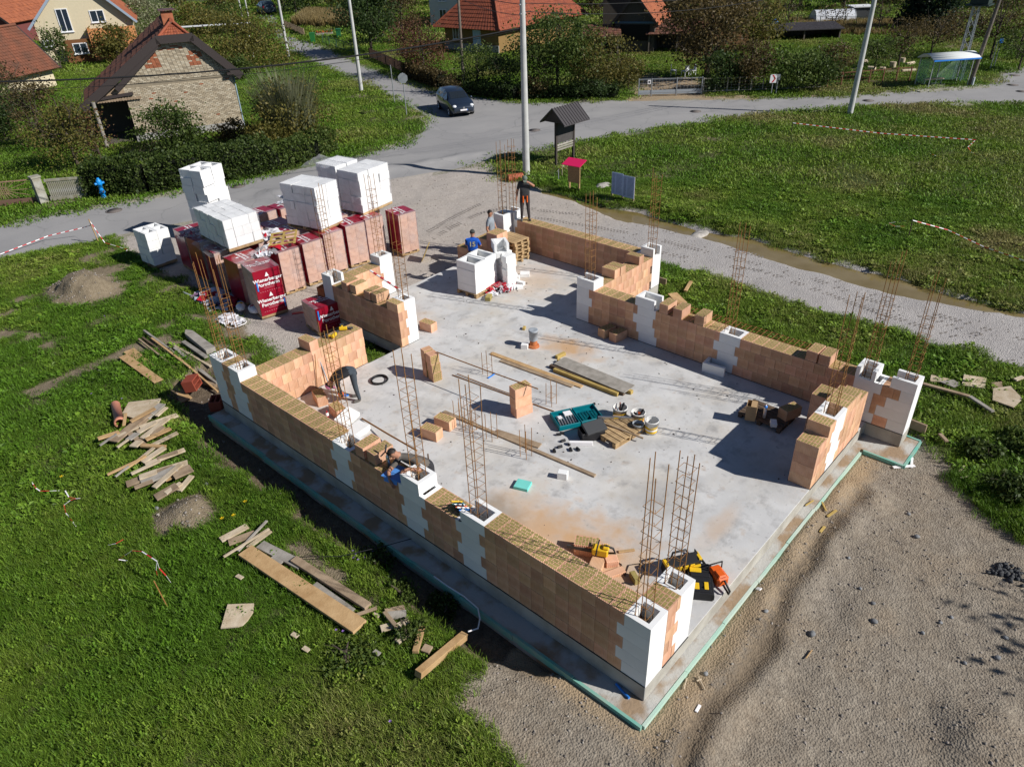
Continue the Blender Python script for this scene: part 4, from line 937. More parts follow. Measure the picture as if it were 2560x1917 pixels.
# buckets
def bucket(label, px, py, r, h, stuff, band=True):
    t = thing('bucket', label, 'bucket', g0(px, py), random.uniform(0, 6), 'plaster buckets beside the pallet'); mb = MB()
    mb.lathe([(0, .01), (r*.85, 0), (r, h), (r*1.06, h), (r*1.06, h-.03), (r*1.0, h-.03)] if False else [(0, .012), (r*.82, .012), (r*.97, h*.96)]); mb.lathe([(0, 0), (r*.85, 0), (r, h-.03), (r*1.07, h-.03), (r*1.07, h), (r*.97, h), (r*.97, h*.96)])
    mb.build('pail', mat('bucket_white', (.70, .69, .66), rough=.45, var=.12, nscale=12) if band else GRY, t)
    if band: mb = MB(); mb.lathe([(r*(.85+.15*.12)+.003, h*.12), (r*(.85+.15*.62)+.003, h*.62)]); mb.build('label_band', YEL, t); mb = MB(); mb.lathe([(r*(.85+.15*.3)+.006, h*.3), (r*(.85+.15*.42)+.006, h*.42)]); mb.build('stripe', WHT if stuff == 2 else mat('band_red', (.5, .12, .02), rough=.5), t)
    if stuff == 1:
        for k in range(5): mb = MB(); a = random.uniform(0, 6); mb.tube([(0, 0, h*.4), (r*.7*math.cos(a), r*.7*math.sin(a), h*random.uniform(1, 1.25))], random.uniform(.012, .03), 6); mb.build('hand_tool', random.choice([YEL, BLK, REDC, ORA, GRY]), t)
    mb = MB(); mb.tube([(math.cos(a)*r*1.06, math.sin(a)*r*1.06, h*.85-.1*math.sin(a)) for a in np.linspace(0, math.pi, 9)], .005, 4); mb.build('handle', GRY, t)
bucket('white and yellow plaster bucket holding tools, leftmost of four', 1549, 1042, .16, .27, 1); bucket('white and yellow plaster bucket holding bottles, second from left', 1594, 1053, .155, .26, 1)
bucket('plain grey bucket, lowest of the four', 1594, 1078, .12, .22, 0, False); bucket('tall empty white and yellow plaster bucket, rightmost of four', 1627, 1080, .15, .33, 2)
# ---- tools at the near corner
t = thing('tool_box', 'black and yellow tool box open on the slab behind the near return wall', 'tool box', g0(1748, 1462), R(33)); mb = MB()
mb.box(-.33, -.2, 0, .33, .2, .17)
for k in range(6): mb.box(-.3+.11*k, -.16, .17, -.22+.11*k, .16, .185)
mb.build('box', BLK, t, bevel=.012); mb = MB(); mb.box(-.34, -.212, .04, .34, -.2, .13); mb.build('grille', DKG, t); mb = MB(); mb.box(-.27, .03, .186, -.13, .12, .2); mb.box(-.26, -.12, .186, -.10, -.05, .2); mb.box(.1, -.02, .186, .2, .17, .205); mb.box(.21, -.02, .186, .29, .17, .205); mb.build('latch', YEL, t, bevel=.006)
t = thing('lidded_case', 'black tool box lid with yellow patches, propped left of the tool box', 'tool box', g0(1700, 1428), R(-33)); mb = MB(); mb.cbox((0, 0, .17), (.62, .2, .3), rx=R(14)); mb.tube([(-.16, .06, .31), (-.12, .1, .38), (.12, .1, .38), (.16, .06, .31)], .022, 6); mb.build('case', BLK, t, bevel=.02)
mb = MB()
for k in range(4): mb.cbox((-.2+.115*k, -.118, .2), (.085, .02, .12), rx=R(14))
mb.cbox((-.3, -.02, .31), (.06, .16, .05)); mb.cbox((.3, -.02, .3), (.06, .18, .05)); mb.build('patch', YEL, t, bevel=.006)
t = thing('chainsaw', 'orange chainsaw on the slab, its bar pointing away', 'chainsaw', g0(1793, 1452), R(60)); mb = MB(); mb.cbox((0, 0, .13), (.34, .22, .2)); mb.cbox((-.05, 0, .2), (.2, .18, .1)); mb.build('body', ORA, t, bevel=.035)
mb = MB(); mb.cbox((.42, .06, .11), (.5, .012, .075)); mb.build('bar', DKG, t, bevel=.004); mb = MB(); mb.tube([(-.17, 0, .08), (-.34, 0, .04), (-.36, 0, .12), (-.18, 0, .2)], .02, 6); mb.tube([(.1, -.12, .1), (.12, -.13, .3), (.12, .13, .3), (.1, .12, .12)], .014, 6); mb.build('handle', BLK, t)
t = thing('stone_saw', 'yellow stone saw lying on clay offcuts behind the front wall', 'saw', g0(1500, 1398)+Vector((0, 0, .12)), R(-65)); mb = MB(); mb.cbox((0, 0, .1), (.28, .16, .16)); mb.cbox((.1, 0, .2), (.12, .12, .06)); mb.build('body', YEL, t, bevel=.02)
mb = MB(); mb.cbox((-.35, 0, .05), (.5, .02, .07)); mb.build('blade', DKG, t); mb = MB(); mb.tube([(.1, 0, .06), (.26, 0, .1), (.22, 0, .2), (.08, 0, .24)], .02, 6); mb.tube([(-.06, -.1, .05), (-.04, -.11, .24), (-.04, .1, .24)], .015, 6); mb.build('handle', BLK, t)
mb = MB(); pts = [g0(x, y, .015) for x, y in ((1530, 1398), (1553, 1410), (1562, 1440), (1572, 1412), (1600, 1408), (1612, 1425), (1600, 1450), (1580, 1462), (1560, 1455), (1552, 1470))]; mb.tube(pts, .009, 5); tag(mb.build('power_cable', BLK), 'black power cable looping on the slab from the stone saw', 'cable')
for i, (px, py, d, rz, lab) in enumerate(((1494, 1412, (.4, .24, .12), 20, 'ribbed clay offcut carrying the stone saw'), (1528, 1410, (.22, .16, .14), -40, 'upright clay offcut right of the stone saw'), (1534, 1436, (.4, .15, .06), -25, 'flat clay offcut below the saw, by the cable'),
                                         (1566, 1378, (.3, .06, .03), -40, 'thin wood strip on the slab beyond the saw'), (1586, 1450, (.1, .22, .12), -30, 'wool filled clay offcut inside the cable loop'), (1513, 1385, (.14, .1, .2), 50, 'small clay offcut behind the saw'))):
    mb = MB(); mb.box(-d[0]/2, -d[1]/2, 0, d[0]/2, d[1]/2, d[2]); o = mb.build('clay_offcut', [CLAY, WOOL][i == 4] if i != 3 else WD['fresh_board'], None, bevel=.008, loc=g0(px, py), rz=R(rz)); tag(o, lab, 'offcut', 'offcuts round the stone saw')
# things on the walls
t = thing('foam_gun', 'foam gun with a silver can lying against a block on the front wall', 'foam gun', (.2, 5.83, 1.01), R(20)); mb = MB(); mb.lathe([(0, 0), (.035, 0), (.035, .24), (.015, .26), (.015, .29)]); mb.build('can', STEEL, t); mb = MB(); mb.tube([(0, 0, .29), (.0, .03, .33), (-.16, .03, .34)], .014, 6); mb.tube([(.0, .03, .33), (.06, .03, .45)], .018, 6); mb.build('gun', DKG, t)
t = thing('tool_belt', 'tool belt with coloured tools on the front wall beside the middle column', 'tool belt', (.2, 3.92, 1.01), R(80)); mb = MB(); mb.blob((0, 0, .06), .2, .1, .07, jit=.15); mb.tube([(-.2, 0, .03), (-.32, .1, .03), (-.2, .18, .03)], .014, 5); mb.build('pouch', BLK, t)
for k, m in enumerate((BLU, WHT, ORA, STEEL, TEA, YEL)): mb = MB(); mb.tube([(-.15+.05*k, -.1, .08), (-.1+.05*k, .1, .14+.03*(k % 2))], .014, 6); mb.build('hand_tool', m, t)
for i, (x, y, rz) in enumerate(((2.62, 10.8, 30), (2.98, 10.92, -40))):
    t = thing('cordless_drill', ['left yellow cordless drill on the sunlit wall', 'right yellow cordless drill on the sunlit wall'][i], 'drill', (x, y, 1.01), R(rz), 'drills on the sunlit wall'); mb = MB(); mb.cbox((0, 0, .06), (.2, .07, .08)); mb.cbox((-.04, .09, .05), (.05, .14, .05)); mb.build('body', YEL, t, bevel=.012); mb = MB(); mb.tube([(.1, 0, .06), (.24, 0, .05)], .028, 8); mb.cbox((-.04, .18, .05), (.09, .07, .08)); mb.build('chuck', DKG, t, bevel=0)
A, B = Vector((5.35, 12.75, 1.32)), Vector((4.98, 10.95, 1.33)); mb = MB(); t = thing('levelling_staff', 'red and white measuring staff slung over the left stub wall', 'staff', (0, 0, 0))
for k in range(9):
    p, q = A.lerp(B, k/9), A.lerp(B, (k+1)/9); mb = MB(); mb.bar(p, q, .05, .03); mb.build('segment', (WHT, mat('tape_red', (.55, .02, .03), rough=.5))[k % 2], t)
p = g0(1072-6, 1040); t = thing('drink_bottle', 'red drink bottle standing behind the front wall near the bending man', 'bottle', g0(820, 1046)); mb = MB(); mb.lathe([(0, 0), (.035, 0), (.037, .08), (.034, .14), (.012, .2), (.012, .22), (0, .22)]); mb.build('bottle', mat('drink_red', (.35, .02, .03), rough=.2), t); mb = MB(); mb.lathe([(.037, .09), (.036, .14), (.014, .19)]); mb.build('shoulder', WHT, t)
plank('red plastic sleeve lying on the gravel between the brick packs', (3.95, 15.0, -.2), (4.35, 14.1, .05), .1, .04, mat('red_sleeve', (.33, .02, .03), rough=.5), 'sleeve', 'plastic_sleeve')
mb = MB()
for k in range(170):
    a, b = RNG.normal(0, .12, 2); c = RNG.uniform(.02, .2); d = RNG.normal(0, .11, 3); mb.bar((a-d[0], b-d[1], max(.01, c-d[2]*.5)), (a+d[0], b+d[1], c+abs(d[2])*.5), .012)
tag(mb.build('rebar_offcuts', mat('orange_rust', (.33, .14, .03), rough=.8, objvar=.2), None, loc=(.95, 11.7, -.28)), 'heap of rusty rebar ties behind the sunlit wall', 'rebar heap')
for i, (dx, dy) in enumerate(((0, 0), (.3, .1))):
    mb = MB(); mb.blob((0, 0, .06), .11, .09, .07, jit=.2); tag(mb.build('stone', STM, None, loc=(1.85+dx, 12.4+dy, -.3)), ['left stone in the shade behind the sunlit wall', 'right stone in the shade behind the sunlit wall'][i], 'stone', 'stones in the shade')
def hollow(label, p, rz, d, m, rot=None):
    mb = MB(); mb.ring(-d[0]/2, -d[1]/2, d[0]/2, d[1]/2, 0, d[2], .03); mb.box(-d[0]/2+.03, -.012, 0, d[0]/2-.03, .012, d[2]-.004)
    for k in range(7): mb.box(-d[0]/2+.01+k*(d[0]-.05)/6, -d[1]/2-.008, .01, -d[0]/2+.03+k*(d[0]-.05)/6, -d[1]/2, d[2]-.01)
    o = mb.build('hollow_block', m, None, loc=p, rz=rz)
    if rot: o.rotation_euler = rot
    return tag(o, label, 'hollow block', 'hollow clay blocks')
hollow('orange hollow block on top of the small red brick pack', (4.55, 14.02, .515), R(12), (.3, .26, .26), ORC)
hollow('dark red hollow block lying at the end of the timber pile in the grass', g0(466, 960, -.3), R(30), (.4, .3, .3), REDC, (R(80), 0, R(40)))
hollow('dark red hollow block in the shade at the left wall corner', g0(545, 1018, -.42), R(50), (.38, .28, .26), REDC)

# ---- foam stack, pallets and film on the far slab
p0 = Vector((8.28, 11.48, 0)); t = pallet('pallet under the loose white foam stack on the far slab', p0, R(2), 1.0, .8, .12)
st = thing('foam_stack', 'tall stack of white foam form blocks on the far slab', 'foam stack', p0+Vector((0, 0, .122)), R(4))
for k in range(4): link('column_block', eps_mesh(.5, .72, .235), st, (-.2+random.uniform(-.012, .012), .02, .235*k)); link('column_block', eps_mesh(.5, .72, .235), st, (.34+random.uniform(-.012, .012), .06, .235*k))
t = thing('foam_pile', 'leaning pile of white foam pieces with an open form on top', 'foam pile', Vector((9.25, 11.3, 0)), R(0))
for k in range(5):
    for j in range(3): mb = MB(); mb.box(-.2, -.11, 0, .2, .11, .2); link('foam_piece', mb.mesh('foam_piece', EPS, .006), t, (.0+.14*(j-1)+.03*(k % 2), -.38+.28*j, .205*k), random.uniform(-.12, .12))
link('column_block', u_mesh(.5, .46, .27, -1), t, (.02, .1, 1.03), R(55)); link('column_block', eps_mesh(.5, .46, .16), t, (.0, .02, 1.03-.16), R(55))
for k in range(15):
    px, py = random.choice(((1262, 712), (1290, 716), (1275, 700), (1302, 705))); q = g0(px+random.uniform(-14, 14), py+random.uniform(-12, 8)); epsb('white foam offcut in the scatter beside the foam pile, %s' % ['nearest the red film','tucked under its edge','on its wide side','standing on end','lying flat','by the lath','small cube','broad and thin','half under another','leaning a little','longest','shortest','right outermost','left outermost','topmost'][k], q, (random.uniform(.1, .3), random.uniform(.1, .22), random.uniform(.06, .14)), random.uniform(0, 3), group='foam offcuts beside the foam pile')
epsb('white foam offcut lying apart beyond the others on the far slab', g0(1312, 690), (.24, .3, .12), R(40))
for k in range(6): pallet('empty pallet, %s' % ['bottom of the stack at the far wall', 'second from the bottom of the stack at the far wall', 'third from the bottom of the stack at the far wall', 'third from the top of the stack at the far wall', 'second from the top of the stack at the far wall', 'topmost of the stack at the far wall'][k], (10.8+random.uniform(-.02, .02), 12.3+random.uniform(-.02, .02), .122*k+.002), R(90+random.uniform(-2, 2)), .9, .7, .12, group='stack of empty pallets at the far wall')
def heap(label, c, rx, ry, h, mats, n=26, name='film_heap', cat='film heap', seed=1):
    rs = np.random.default_rng(seed); me = MB()
    for k in range(n):
        a = rs.uniform(0, 6.28); r = math.sqrt(rs.uniform(0, 1)); x, y = rx*r*math.cos(a), ry*r*math.sin(a); zz = h*(1-r)*rs.uniform(.3, 1)
        m = 5; s = rs.uniform(.10, .24); th = rs.uniform(0, 6); vs = []
        for i in range(m+1):
            for j in range(m+1):
                u, v = (i/m-.5)*2*s, (j/m-.5)*1.4*s; vs.append((x+u*math.cos(th)-v*math.sin(th), y+u*math.sin(th)+v*math.cos(th), max(.01, zz+rs.normal(0, .035)+.05*math.cos(u*9))))
        me.add(vs, [(i*(m+1)+j, (i+1)*(m+1)+j, (i+1)*(m+1)+j+1, i*(m+1)+j+1) for i in range(m) for j in range(m)], int(rs.integers(0, len(mats))), True)
    return tag(me.build(name, mats, None, loc=c), label, cat)
WFILM = mat('white_film', (.66, .65, .68), rough=.3); PFILM = mat('purple_film', (.25, .14, .24), rough=.3); BFILM = mat('greyblue_film', (.36, .40, .46), rough=.3); RFILM = mat('bright_red_film', (.42, .015, .03), rough=.3)
heap('crumpled red and clear film beside the loose foam stack', g0(1240, 728)+Vector((.1, 0, 0)), .5, .32, .25, [REDP, RFILM, RFILM, WFILM, FILM], 30, seed=3)
epsb('yellow wool filled block fragment in front of the crumpled film', g0(1222, 748), (.3, .16, .12), R(30), WOOL, 'offcut', 'block_fragment')
plank('thin lath on the slab right of the foam offcuts', (1300, 710), (1318, 709), .04, .02, 'dark_board', 'lath', 'lath')

# ---- brick packs in red film
PINKC = mat('packed_clay', (0.56, 0.34, 0.245), rough=.7, col2=(0.42, 0.22, 0.15), nscale=4, objvar=.1)
def pack(label, x, y, rz=0, h=1.42, L=.82, W=.92, z=-.32, front=True, top=True, lod=0):
    """bricks on a pallet; the red film covers local +-y and the top, bricks show through clear film on +-x"""
    t = thing('brick_pack', label, 'brick pack', (x, y, z), rz, 'brick packs wrapped in red film')
    mb = MB(); mb.box(-L/2, -W/2, .0, L/2, W/2, .03)
    for k in range(3): mb.box(-L/2, -W/2+k*(W-.1)/2, .0, L/2, -W/2+.1+k*(W-.1)/2, .1)
    mb.build('pallet', PALW, t)
    n = max(2, round((h-.1)/.25)); hh = (h-.1)/n; bl = L/3; mb = MB(); mb.box(-bl/2+.003, -W/4+.003, 0, bl/2-.003, W/4-.003, hh-.004); me = mb.mesh('brick', PINKC)
    for k in range(n):
        for j in range(2):
            for i in range(3):
                if 0 < k < n-1 and i == 1: continue
                link('brick', me, t, (-L/2+bl*(i+.5), -W/4+j*W/2, .1+k*hh))
    mb = MB(); e = .012; zt = h+e
    rows = 9                                             # slack film: slightly wavy sheets on two sides and the top
    def sheet(a, b, c, d, w=.006):
        vs = []; N_ = 8
        for i in range(N_+1):
            for j in range(N_+1):
                u, v = i/N_, j/N_; p = a.lerp(b, u).lerp(d.lerp(c, u), v); nr = (b-a).cross(d-a).normalized(); vs.append(p+nr*random.uniform(-w, w)*(0 if i in (0, N_) or j in (0, N_) else 1))
        mb.add(vs, [(i*(N_+1)+j, (i+1)*(N_+1)+j, (i+1)*(N_+1)+j+1, i*(N_+1)+j+1) for i in range(N_) for j in range(N_)], 0, True)
    X, Y = L/2-.01, W/2+e; V3 = Vector
    sheet(V3((-X, -Y, .1)), V3((X, -Y, .1)), V3((X, -Y, zt)), V3((-X, -Y, zt))); sheet(V3((X, Y, .1)), V3((-X, Y, .1)), V3((-X, Y, zt)), V3((X, Y, zt)))
    sheet(V3((-X, -Y, zt)), V3((X, -Y, zt)), V3((X, Y, zt)), V3((-X, Y, zt))); mb.build('red_film', REDP, t)
    X2 = L/2+.014
    for s in (-1, 1):
        mb = MB()
        a, b, c, d = V3((s*X2, -s*Y, .1)), V3((s*X2, s*Y, .1)), V3((s*X2, s*Y, zt+.004)), V3((s*X2, -s*Y, zt+.004)); sheet(a, b, c, d, .012)
        a, b = V3((s*X2, -Y, zt+.004)), V3((s*X2, Y, zt+.004)); c, d = V3((s*(X2-.13), Y, zt+.012)), V3((s*(X2-.13), -Y, zt+.012)); sheet(a, b, c, d, .004)
        mb.build('clear_film', FILM, t)
    def print_block(face, z0, sc):
        # name, mark and rule lines printed on one film face
        M = {'y-': lambda u, v: MX((u, -Y-.009, v), (1, 0, 0), (0, 0, 1)), 'y+': lambda u, v: MX((-u, Y+.009, v), (-1, 0, 0), (0, 0, 1)), 'top': lambda u, v: MX((u, v, zt+.009), (1, 0, 0), (0, 1, 0))}[face]
        text('Wienerberger', .15*sc, t, M(0, z0), WHT); text('Porotherm', .15*sc, t, M(0, z0-.14*sc), WHT)
        mb = MB(); mb.add([(-.06, .1, 0), (.06, .1, 0), (.012, .22, 0), (-.005, .22, 0)], [(0, 1, 2, 3)]); o = mb.build('mark', WHT, t); o.matrix_local = M(0, z0) @ Matrix.Scale(sc, 4)
        mb = MB(); 
        for v in (-.235, -.265): mb.add([(-.15, v, 0), (.15, v, 0), (.15, v+.008, 0), (-.15, v+.008, 0)], [(0, 1, 2, 3)])
        for k in range(9): mb.add([(-.3+.07*k, -.36, 0), (-.27+.07*k, -.36, 0), (-.27+.07*k, -.345, 0), (-.3+.07*k, -.345, 0)], [(0, 1, 2, 3)])
        o = mb.build('print_lines', mat('faded_print', (.55, .2, .24), rough=.5), t); o.matrix_local = M(0, z0) @ Matrix.Scale(sc, 4)
    if h > 1: 
        print_block('y-', h*.80, 1.0); print_block('y-', h*.38, 1.0)
    else: print_block('y-', h*.68, 1.0)
    if top: print_block('top', .1, .85)
    mb = MB(); mb.box(-.02, -Y-.02, 0, .02, -Y-.012, .28); o = mb.build('strap', BLU, t); o.location = (X-.04, 0, .22); o = link('strap', o.data, t, (-X+.06, 0, h*.6)); 
    return t
pack('red wrapped brick pack nearest the camera, large white name facing us', 3.78, 16.02, R(-11), 1.5)
pack('small half height red brick pack with a hollow block on top', 4.3, 13.75, R(-8), .82, .98, .84)
GPK = ((5.15, 16.9, 'red and pink brick pack with the slatted wood frame on top'), (6.02, 16.92, 'brick pack under the tall white stack beside the frame pack'), (6.9, 16.95, 'pinkish brick pack right under the edge of the tall white stack'),
       (7.78, 17.0, 'brick pack between the two white stacks, pink side lit'), (8.68, 17.05, 'brick pack beneath the right part of the largest white stack'), (9.52, 16.4, 'rightmost pink brick pack at the yard edge'))
for x, y, lab in GPK: pack(lab, x+random.uniform(-.04, .04), y+random.uniform(-.12, .12), R(82+random.uniform(-5, 5)), 1.42+random.uniform(-.03, .06), .84, .70)
for x, y, lab in ((3.95, 17.3, 'dark red brick pack directly behind the nearest pack'), (4.0, 18.6, 'brick pack under the front of the arched white stack'), (4.05, 19.9, 'red brick pack left of the arched white stack'), (4.25, 21.1, 'leftmost red brick pack beside the small white stack')): pack(lab, x+random.uniform(-.08, .08), y, R(86+random.uniform(-6, 6)), 1.38+random.uniform(-.04, .04), .88, .92)
k = 0
LB = ['second row', 'third row', 'fourth row']
CB = ['behind the slatted frame', 'left of centre among the packs', 'in the middle of the packs', 'right of centre among the packs', 'under the largest white stack']
for r, yy in enumerate((18.15, 19.4, 20.6)):
    for c, xx in enumerate((5.25, 6.3, 7.35, 8.4, 9.3)):
        if r == 2 and c > 3: continue
        pack('brick pack in the %s, %s' % (LB[r], CB[c]), xx+random.uniform(-.06, .06)+.12*r, yy+random.uniform(-.06, .06), R(random.choice((0, 90))+random.uniform(-9, 9)), random.choice((1.2, 1.28, 1.4)), .80, .86)
# slatted frame
t = thing('slatted_frame', 'pale slatted wooden frame lying tilted on a brick pack', 'pallet frame', (5.35, 17.15, 1.24), R(-40), rot=(R(3), R(-4), R(-38)))
for k in range(4): mb = MB(); mb.box(-.42, -.03, 0, .42, .03, .03); mb.build('slat', WD['yellow_board'], t, loc=(0, -.45+.3*k, .02))
for k in range(3): mb = MB(); mb.box(-.035, -.5, 0, .035, .5, .02); mb.build('cross_slat', WD['yellow_board'], t, loc=(-.38+.38*k, 0, 0))

# ---- white foam stacks
def wrap(t, x0, y0, x1, y1, z0, z1, flap=None):
    mb = MB(); e = .015; N_ = 7
    def sheet(a, b, c, d, w):
        vs = []
        for i in range(N_+1):
            for j in range(N_+1): u, v = i/N_, j/N_; p = a.lerp(b, u).lerp(d.lerp(c, u), v); nr = (b-a).cross(d-a).normalized(); vs.append(p+nr*random.uniform(-w, w))
        mb.add(vs, [(i*(N_+1)+j, (i+1)*(N_+1)+j, (i+1)*(N_+1)+j+1, i*(N_+1)+j+1) for i in range(N_) for j in range(N_)], 0, True)
    V3 = Vector; x0 -= e; x1 += e; y0 -= e; y1 += e; z1 += e
    sheet(V3((x0, y0, z0)), V3((x1, y0, z0)), V3((x1, y0, z1)), V3((x0, y0, z1)), .008); sheet(V3((x0, y1, z0)), V3((x0, y0, z0)), V3((x0, y0, z1)), V3((x0, y1, z1)), .008)
    sheet(V3((x1, y0, z0)), V3((x1, y1, z0)), V3((x1, y1, z1)), V3((x1, y0, z1)), .008); sheet(V3((x0, y0, z1)), V3((x1, y0, z1)), V3((x1, y1, z1)), V3((x0, y1, z1)), .012)
    mb.build('clear_film', FILM, t)
    if flap:
        mb = MB(); a, b, c, d = [V3(q) for q in flap]; sheet(a, b, c, d, .03); mb.build('film_flap', FILM, t)
def foam(label, x, y, z, rz, cols, rows, lay, d=(.5, .42, .26), jit=.02, film=True, flap=None, arch=0, holes=True):
    t = thing('foam_stack', label, 'foam stack', (x, y, z), rz, 'white foam stacks in the yard'); L, W, H = d
    mb = MB(); mb.box(-cols*L/2, -rows*W/2, 0, cols*L/2, rows*W/2, .02); mb.box(-cols*L/2, -.06, 0, cols*L/2, .06, .1); mb.box(-cols*L/2, rows*W/2-.1, 0, cols*L/2, rows*W/2, .1); mb.box(-cols*L/2, -rows*W/2, 0, cols*L/2, -rows*W/2+.1, .1); mb.build('pallet', PALW, t)
    for k in range(lay):
        for i in range(cols):
            for j in range(rows):
                if lay > 2 and cols > 2 and rows > 2 and 0 < i < cols-1 and 0 < j < rows-1 and k < lay-1: continue
                bl = eps_mesh(L-.01, W-.01, H-.004, holes)
                o = link('foam_block', bl, t, ((i-(cols-1)/2)*L+random.uniform(-jit, jit), (j-(rows-1)/2)*W+random.uniform(-jit, jit), .1+k*H), random.uniform(-.02, .02)*(jit > .015))
    if film: wrap(t, -cols*L/2, -rows*W/2, cols*L/2, rows*W/2, .1, .1+lay*H, flap)
    return t
foam('small white form block stack standing on the ground at the grass edge, left', 3.45, 22.55, -.3, R(2), 2, 2, 4, (.42, .44, .29), .015, False)
foam('upright white stack farthest left, near the hydrant side of the yard', 6.1, 23.3, -.3, R(20), 2, 2, 9, (.56, .5, .285), .035, False)
foam('low white stack of foam slabs wrapped in film, right of the small stack', 4.45, 18.75, 1.12, R(-3), 4, 6, 3, (.29, .33, .30), .016, True, flap=((-.6, -.9, .1), (-.6, .5, .1), (-1.0, .9, -.05), (-1.05, -.6, -.15)), holes=False)
foam('tall white stack of form blocks in the middle, behind a rebar cage', 6.98, 17.75, 1.10, R(12), 2, 3, 5, (.52, .5, .275), .022, True, holes=False)
foam('largest white stack of form blocks, farthest right', 9.2, 17.75, 1.08, R(9), 3, 2, 5, (.5, .5, .275), .02, True, holes=False)
foam('white stack adjoining the largest stack at its back, loose film blowing off its top', 9.0, 18.95, 1.08, R(7), 2, 2, 5, (.52, .5, .28), .02, True, holes=False, flap=((-.75, -.4, 1.52), (.1, -.5, 1.5), (-.2, .6, 1.7), (-1.15, .7, 1.45)))
plank('wood board leaning on the gravel behind the small far wall', (9.35, 15.2, -.3), (9.5, 15.0, .25), .45, .02, 'yellow_board', 'board', 'leaning_board')
# waste film and bags by the packs
q = g0(540, 750, -.3); heap('long heap of crumpled red, purple and clear film at the brick packs', q, .55, .95, .35, [RFILM, RFILM, WFILM, PFILM, BFILM, BFILM], 60, seed=5)
q = g0(585, 800, -.3); heap('white film sheet trodden into the ground below the bags', q, .3, .4, .05, [WFILM], 14, seed=8)
for i, (px, py, m, lab) in enumerate(((604, 775, WFILM, 'white sack with a blue and yellow stripe near the nearest brick pack'), (636, 782, WFILM, 'white sack with a red stripe at the foot of the nearest brick pack'))):
    t = thing('sack', lab, 'sack', g0(px, py, -.3), R(60+30*i), 'sacks at the brick packs'); mb = MB(); mb.blob((0, 0, .12), .24, .14, .12, jit=.1, nu=12, nv=8); mb.build('bag', m, t); mb = MB(); mb.blob((.03, 0, .155), .1, .12, .1, jit=.03, nu=10); mb.build('stripe', (YEL, RFILM)[i], t)
    if i == 0: mb = MB(); mb.blob((.16, 0, .13), .07, .11, .1, nu=10); mb.build('blue_band', BLU, t)
rod('grey plastic pipe lying at the edge of the film heap', (458, 731), (522, 758), -.25, -.25, .035, GRY, 'pipe', 'plastic_pipe')
mb = MB(); c = g0(588, 806, -.27); mb.tube([c+Vector((.3*math.cos(a), .34*math.sin(a), .02*math.sin(3*a))) for a in np.linspace(0, 6.28, 30)], .014, 5); tag(mb.build('cable_ring', WHT), 'white cable ring lying in the grass behind the left corner', 'cable')

for i, (x, y, z, lab) in enumerate(((5.3, 18.3, 1.12, 'clear and red film bunched on the packs behind the slatted frame'), (8.1, 20.9, 1.1, 'white film bunched on the packs behind the tall stacks'), (3.95, 20.2, 1.1, 'torn clear film on the red packs left of the low white stack'), (4.6, 16.9, 1.1, 'film strip between the nearest pack and the frame pack'))): heap(lab, (x, y, z), .45, .4, .18, [WFILM, FILM, FILM, RFILM] if i != 1 else [WFILM, FILM], 16, seed=20+i)
# ================================================================ TIMBER, TAPE AND SHEETS IN THE GRASS
BG = 'boards in the heaps on the grass'
def fz(px, py): v = G(px, py); return hz(v.x, v.y)
def fplank(label, a, b, w, h, m, lift=.0, group=None, cat='board', name='plank', tilt=0.0):
    A = G(*a); A.z = hz(A.x, A.y)+.06+lift; B = G(*b); B.z = hz(B.x, B.y)+.06+lift+tilt; return plank(label, A, B, w, h, m, cat, name, group)
# timber fan at the left corner
for i, (a, b, w, h, m, lab) in enumerate((((326, 886), (462, 985), .30, .025, 'fresh_board', 'wide fresh board at the left of the timber fan'), ((312, 902), (400, 962), .24, .02, 'fresh_board', 'wide board half under the wide fresh board'), ((352, 862), (470, 942), .05, .05, 'worn_board', 'thin brown batten in the timber fan, third from left'),
        ((360, 855), (500, 935), .05, .05, 'dark_board', 'dark batten in the middle of the timber fan'), ((383, 857), (478, 928), .06, .05, 'fresh_board', 'yellowish batten in the timber fan'), ((365, 842), (540, 948), .06, .06, 'grey_board', 'long grey pole like batten in the timber fan'), ((425, 864), (528, 920), .07, .04, 'pale_board', 'pale batten near the wall end of the timber fan'),
        ((440, 880), (535, 945), .09, .05, 'grey_board', 'grey batten next to the pale one'), ((462, 866), (520, 906), .12, .04, 'grey_board', 'short grey board near the pointed beam'), ((450, 905), (540, 965), .05, .05, 'fresh_board', 'yellow batten lowest by the wall in the fan'), ((500, 940), (536, 954), .10, .08, 'worn_board', 'brown beam end at the foot of the corner wall'))):
    fplank(lab, a, b, w, h, m, .02*(i % 3), 'timber fan at the left corner')
A = G(470, 842); A.z = hz(A.x, A.y)+.05; B = G(532, 890); B.z = hz(B.x, B.y)+.05; d = B-A; L_ = d.length; mb = MB(); mb.prism([(-L_/2, -.02), (-L_/2+.2, -.12), (L_/2, -.14), (L_/2, .14), (-L_/2+.2, .12), (-L_/2, .02)], 0, .14); o = mb.build('pointed_beam', WD['grey_board'], None, bevel=.006); o.matrix_world = MX((A+B)/2, d, Vector((-d.y, d.x, 0))); tag(o, 'thick grey pointed beam beside the left corner column', 'beam')
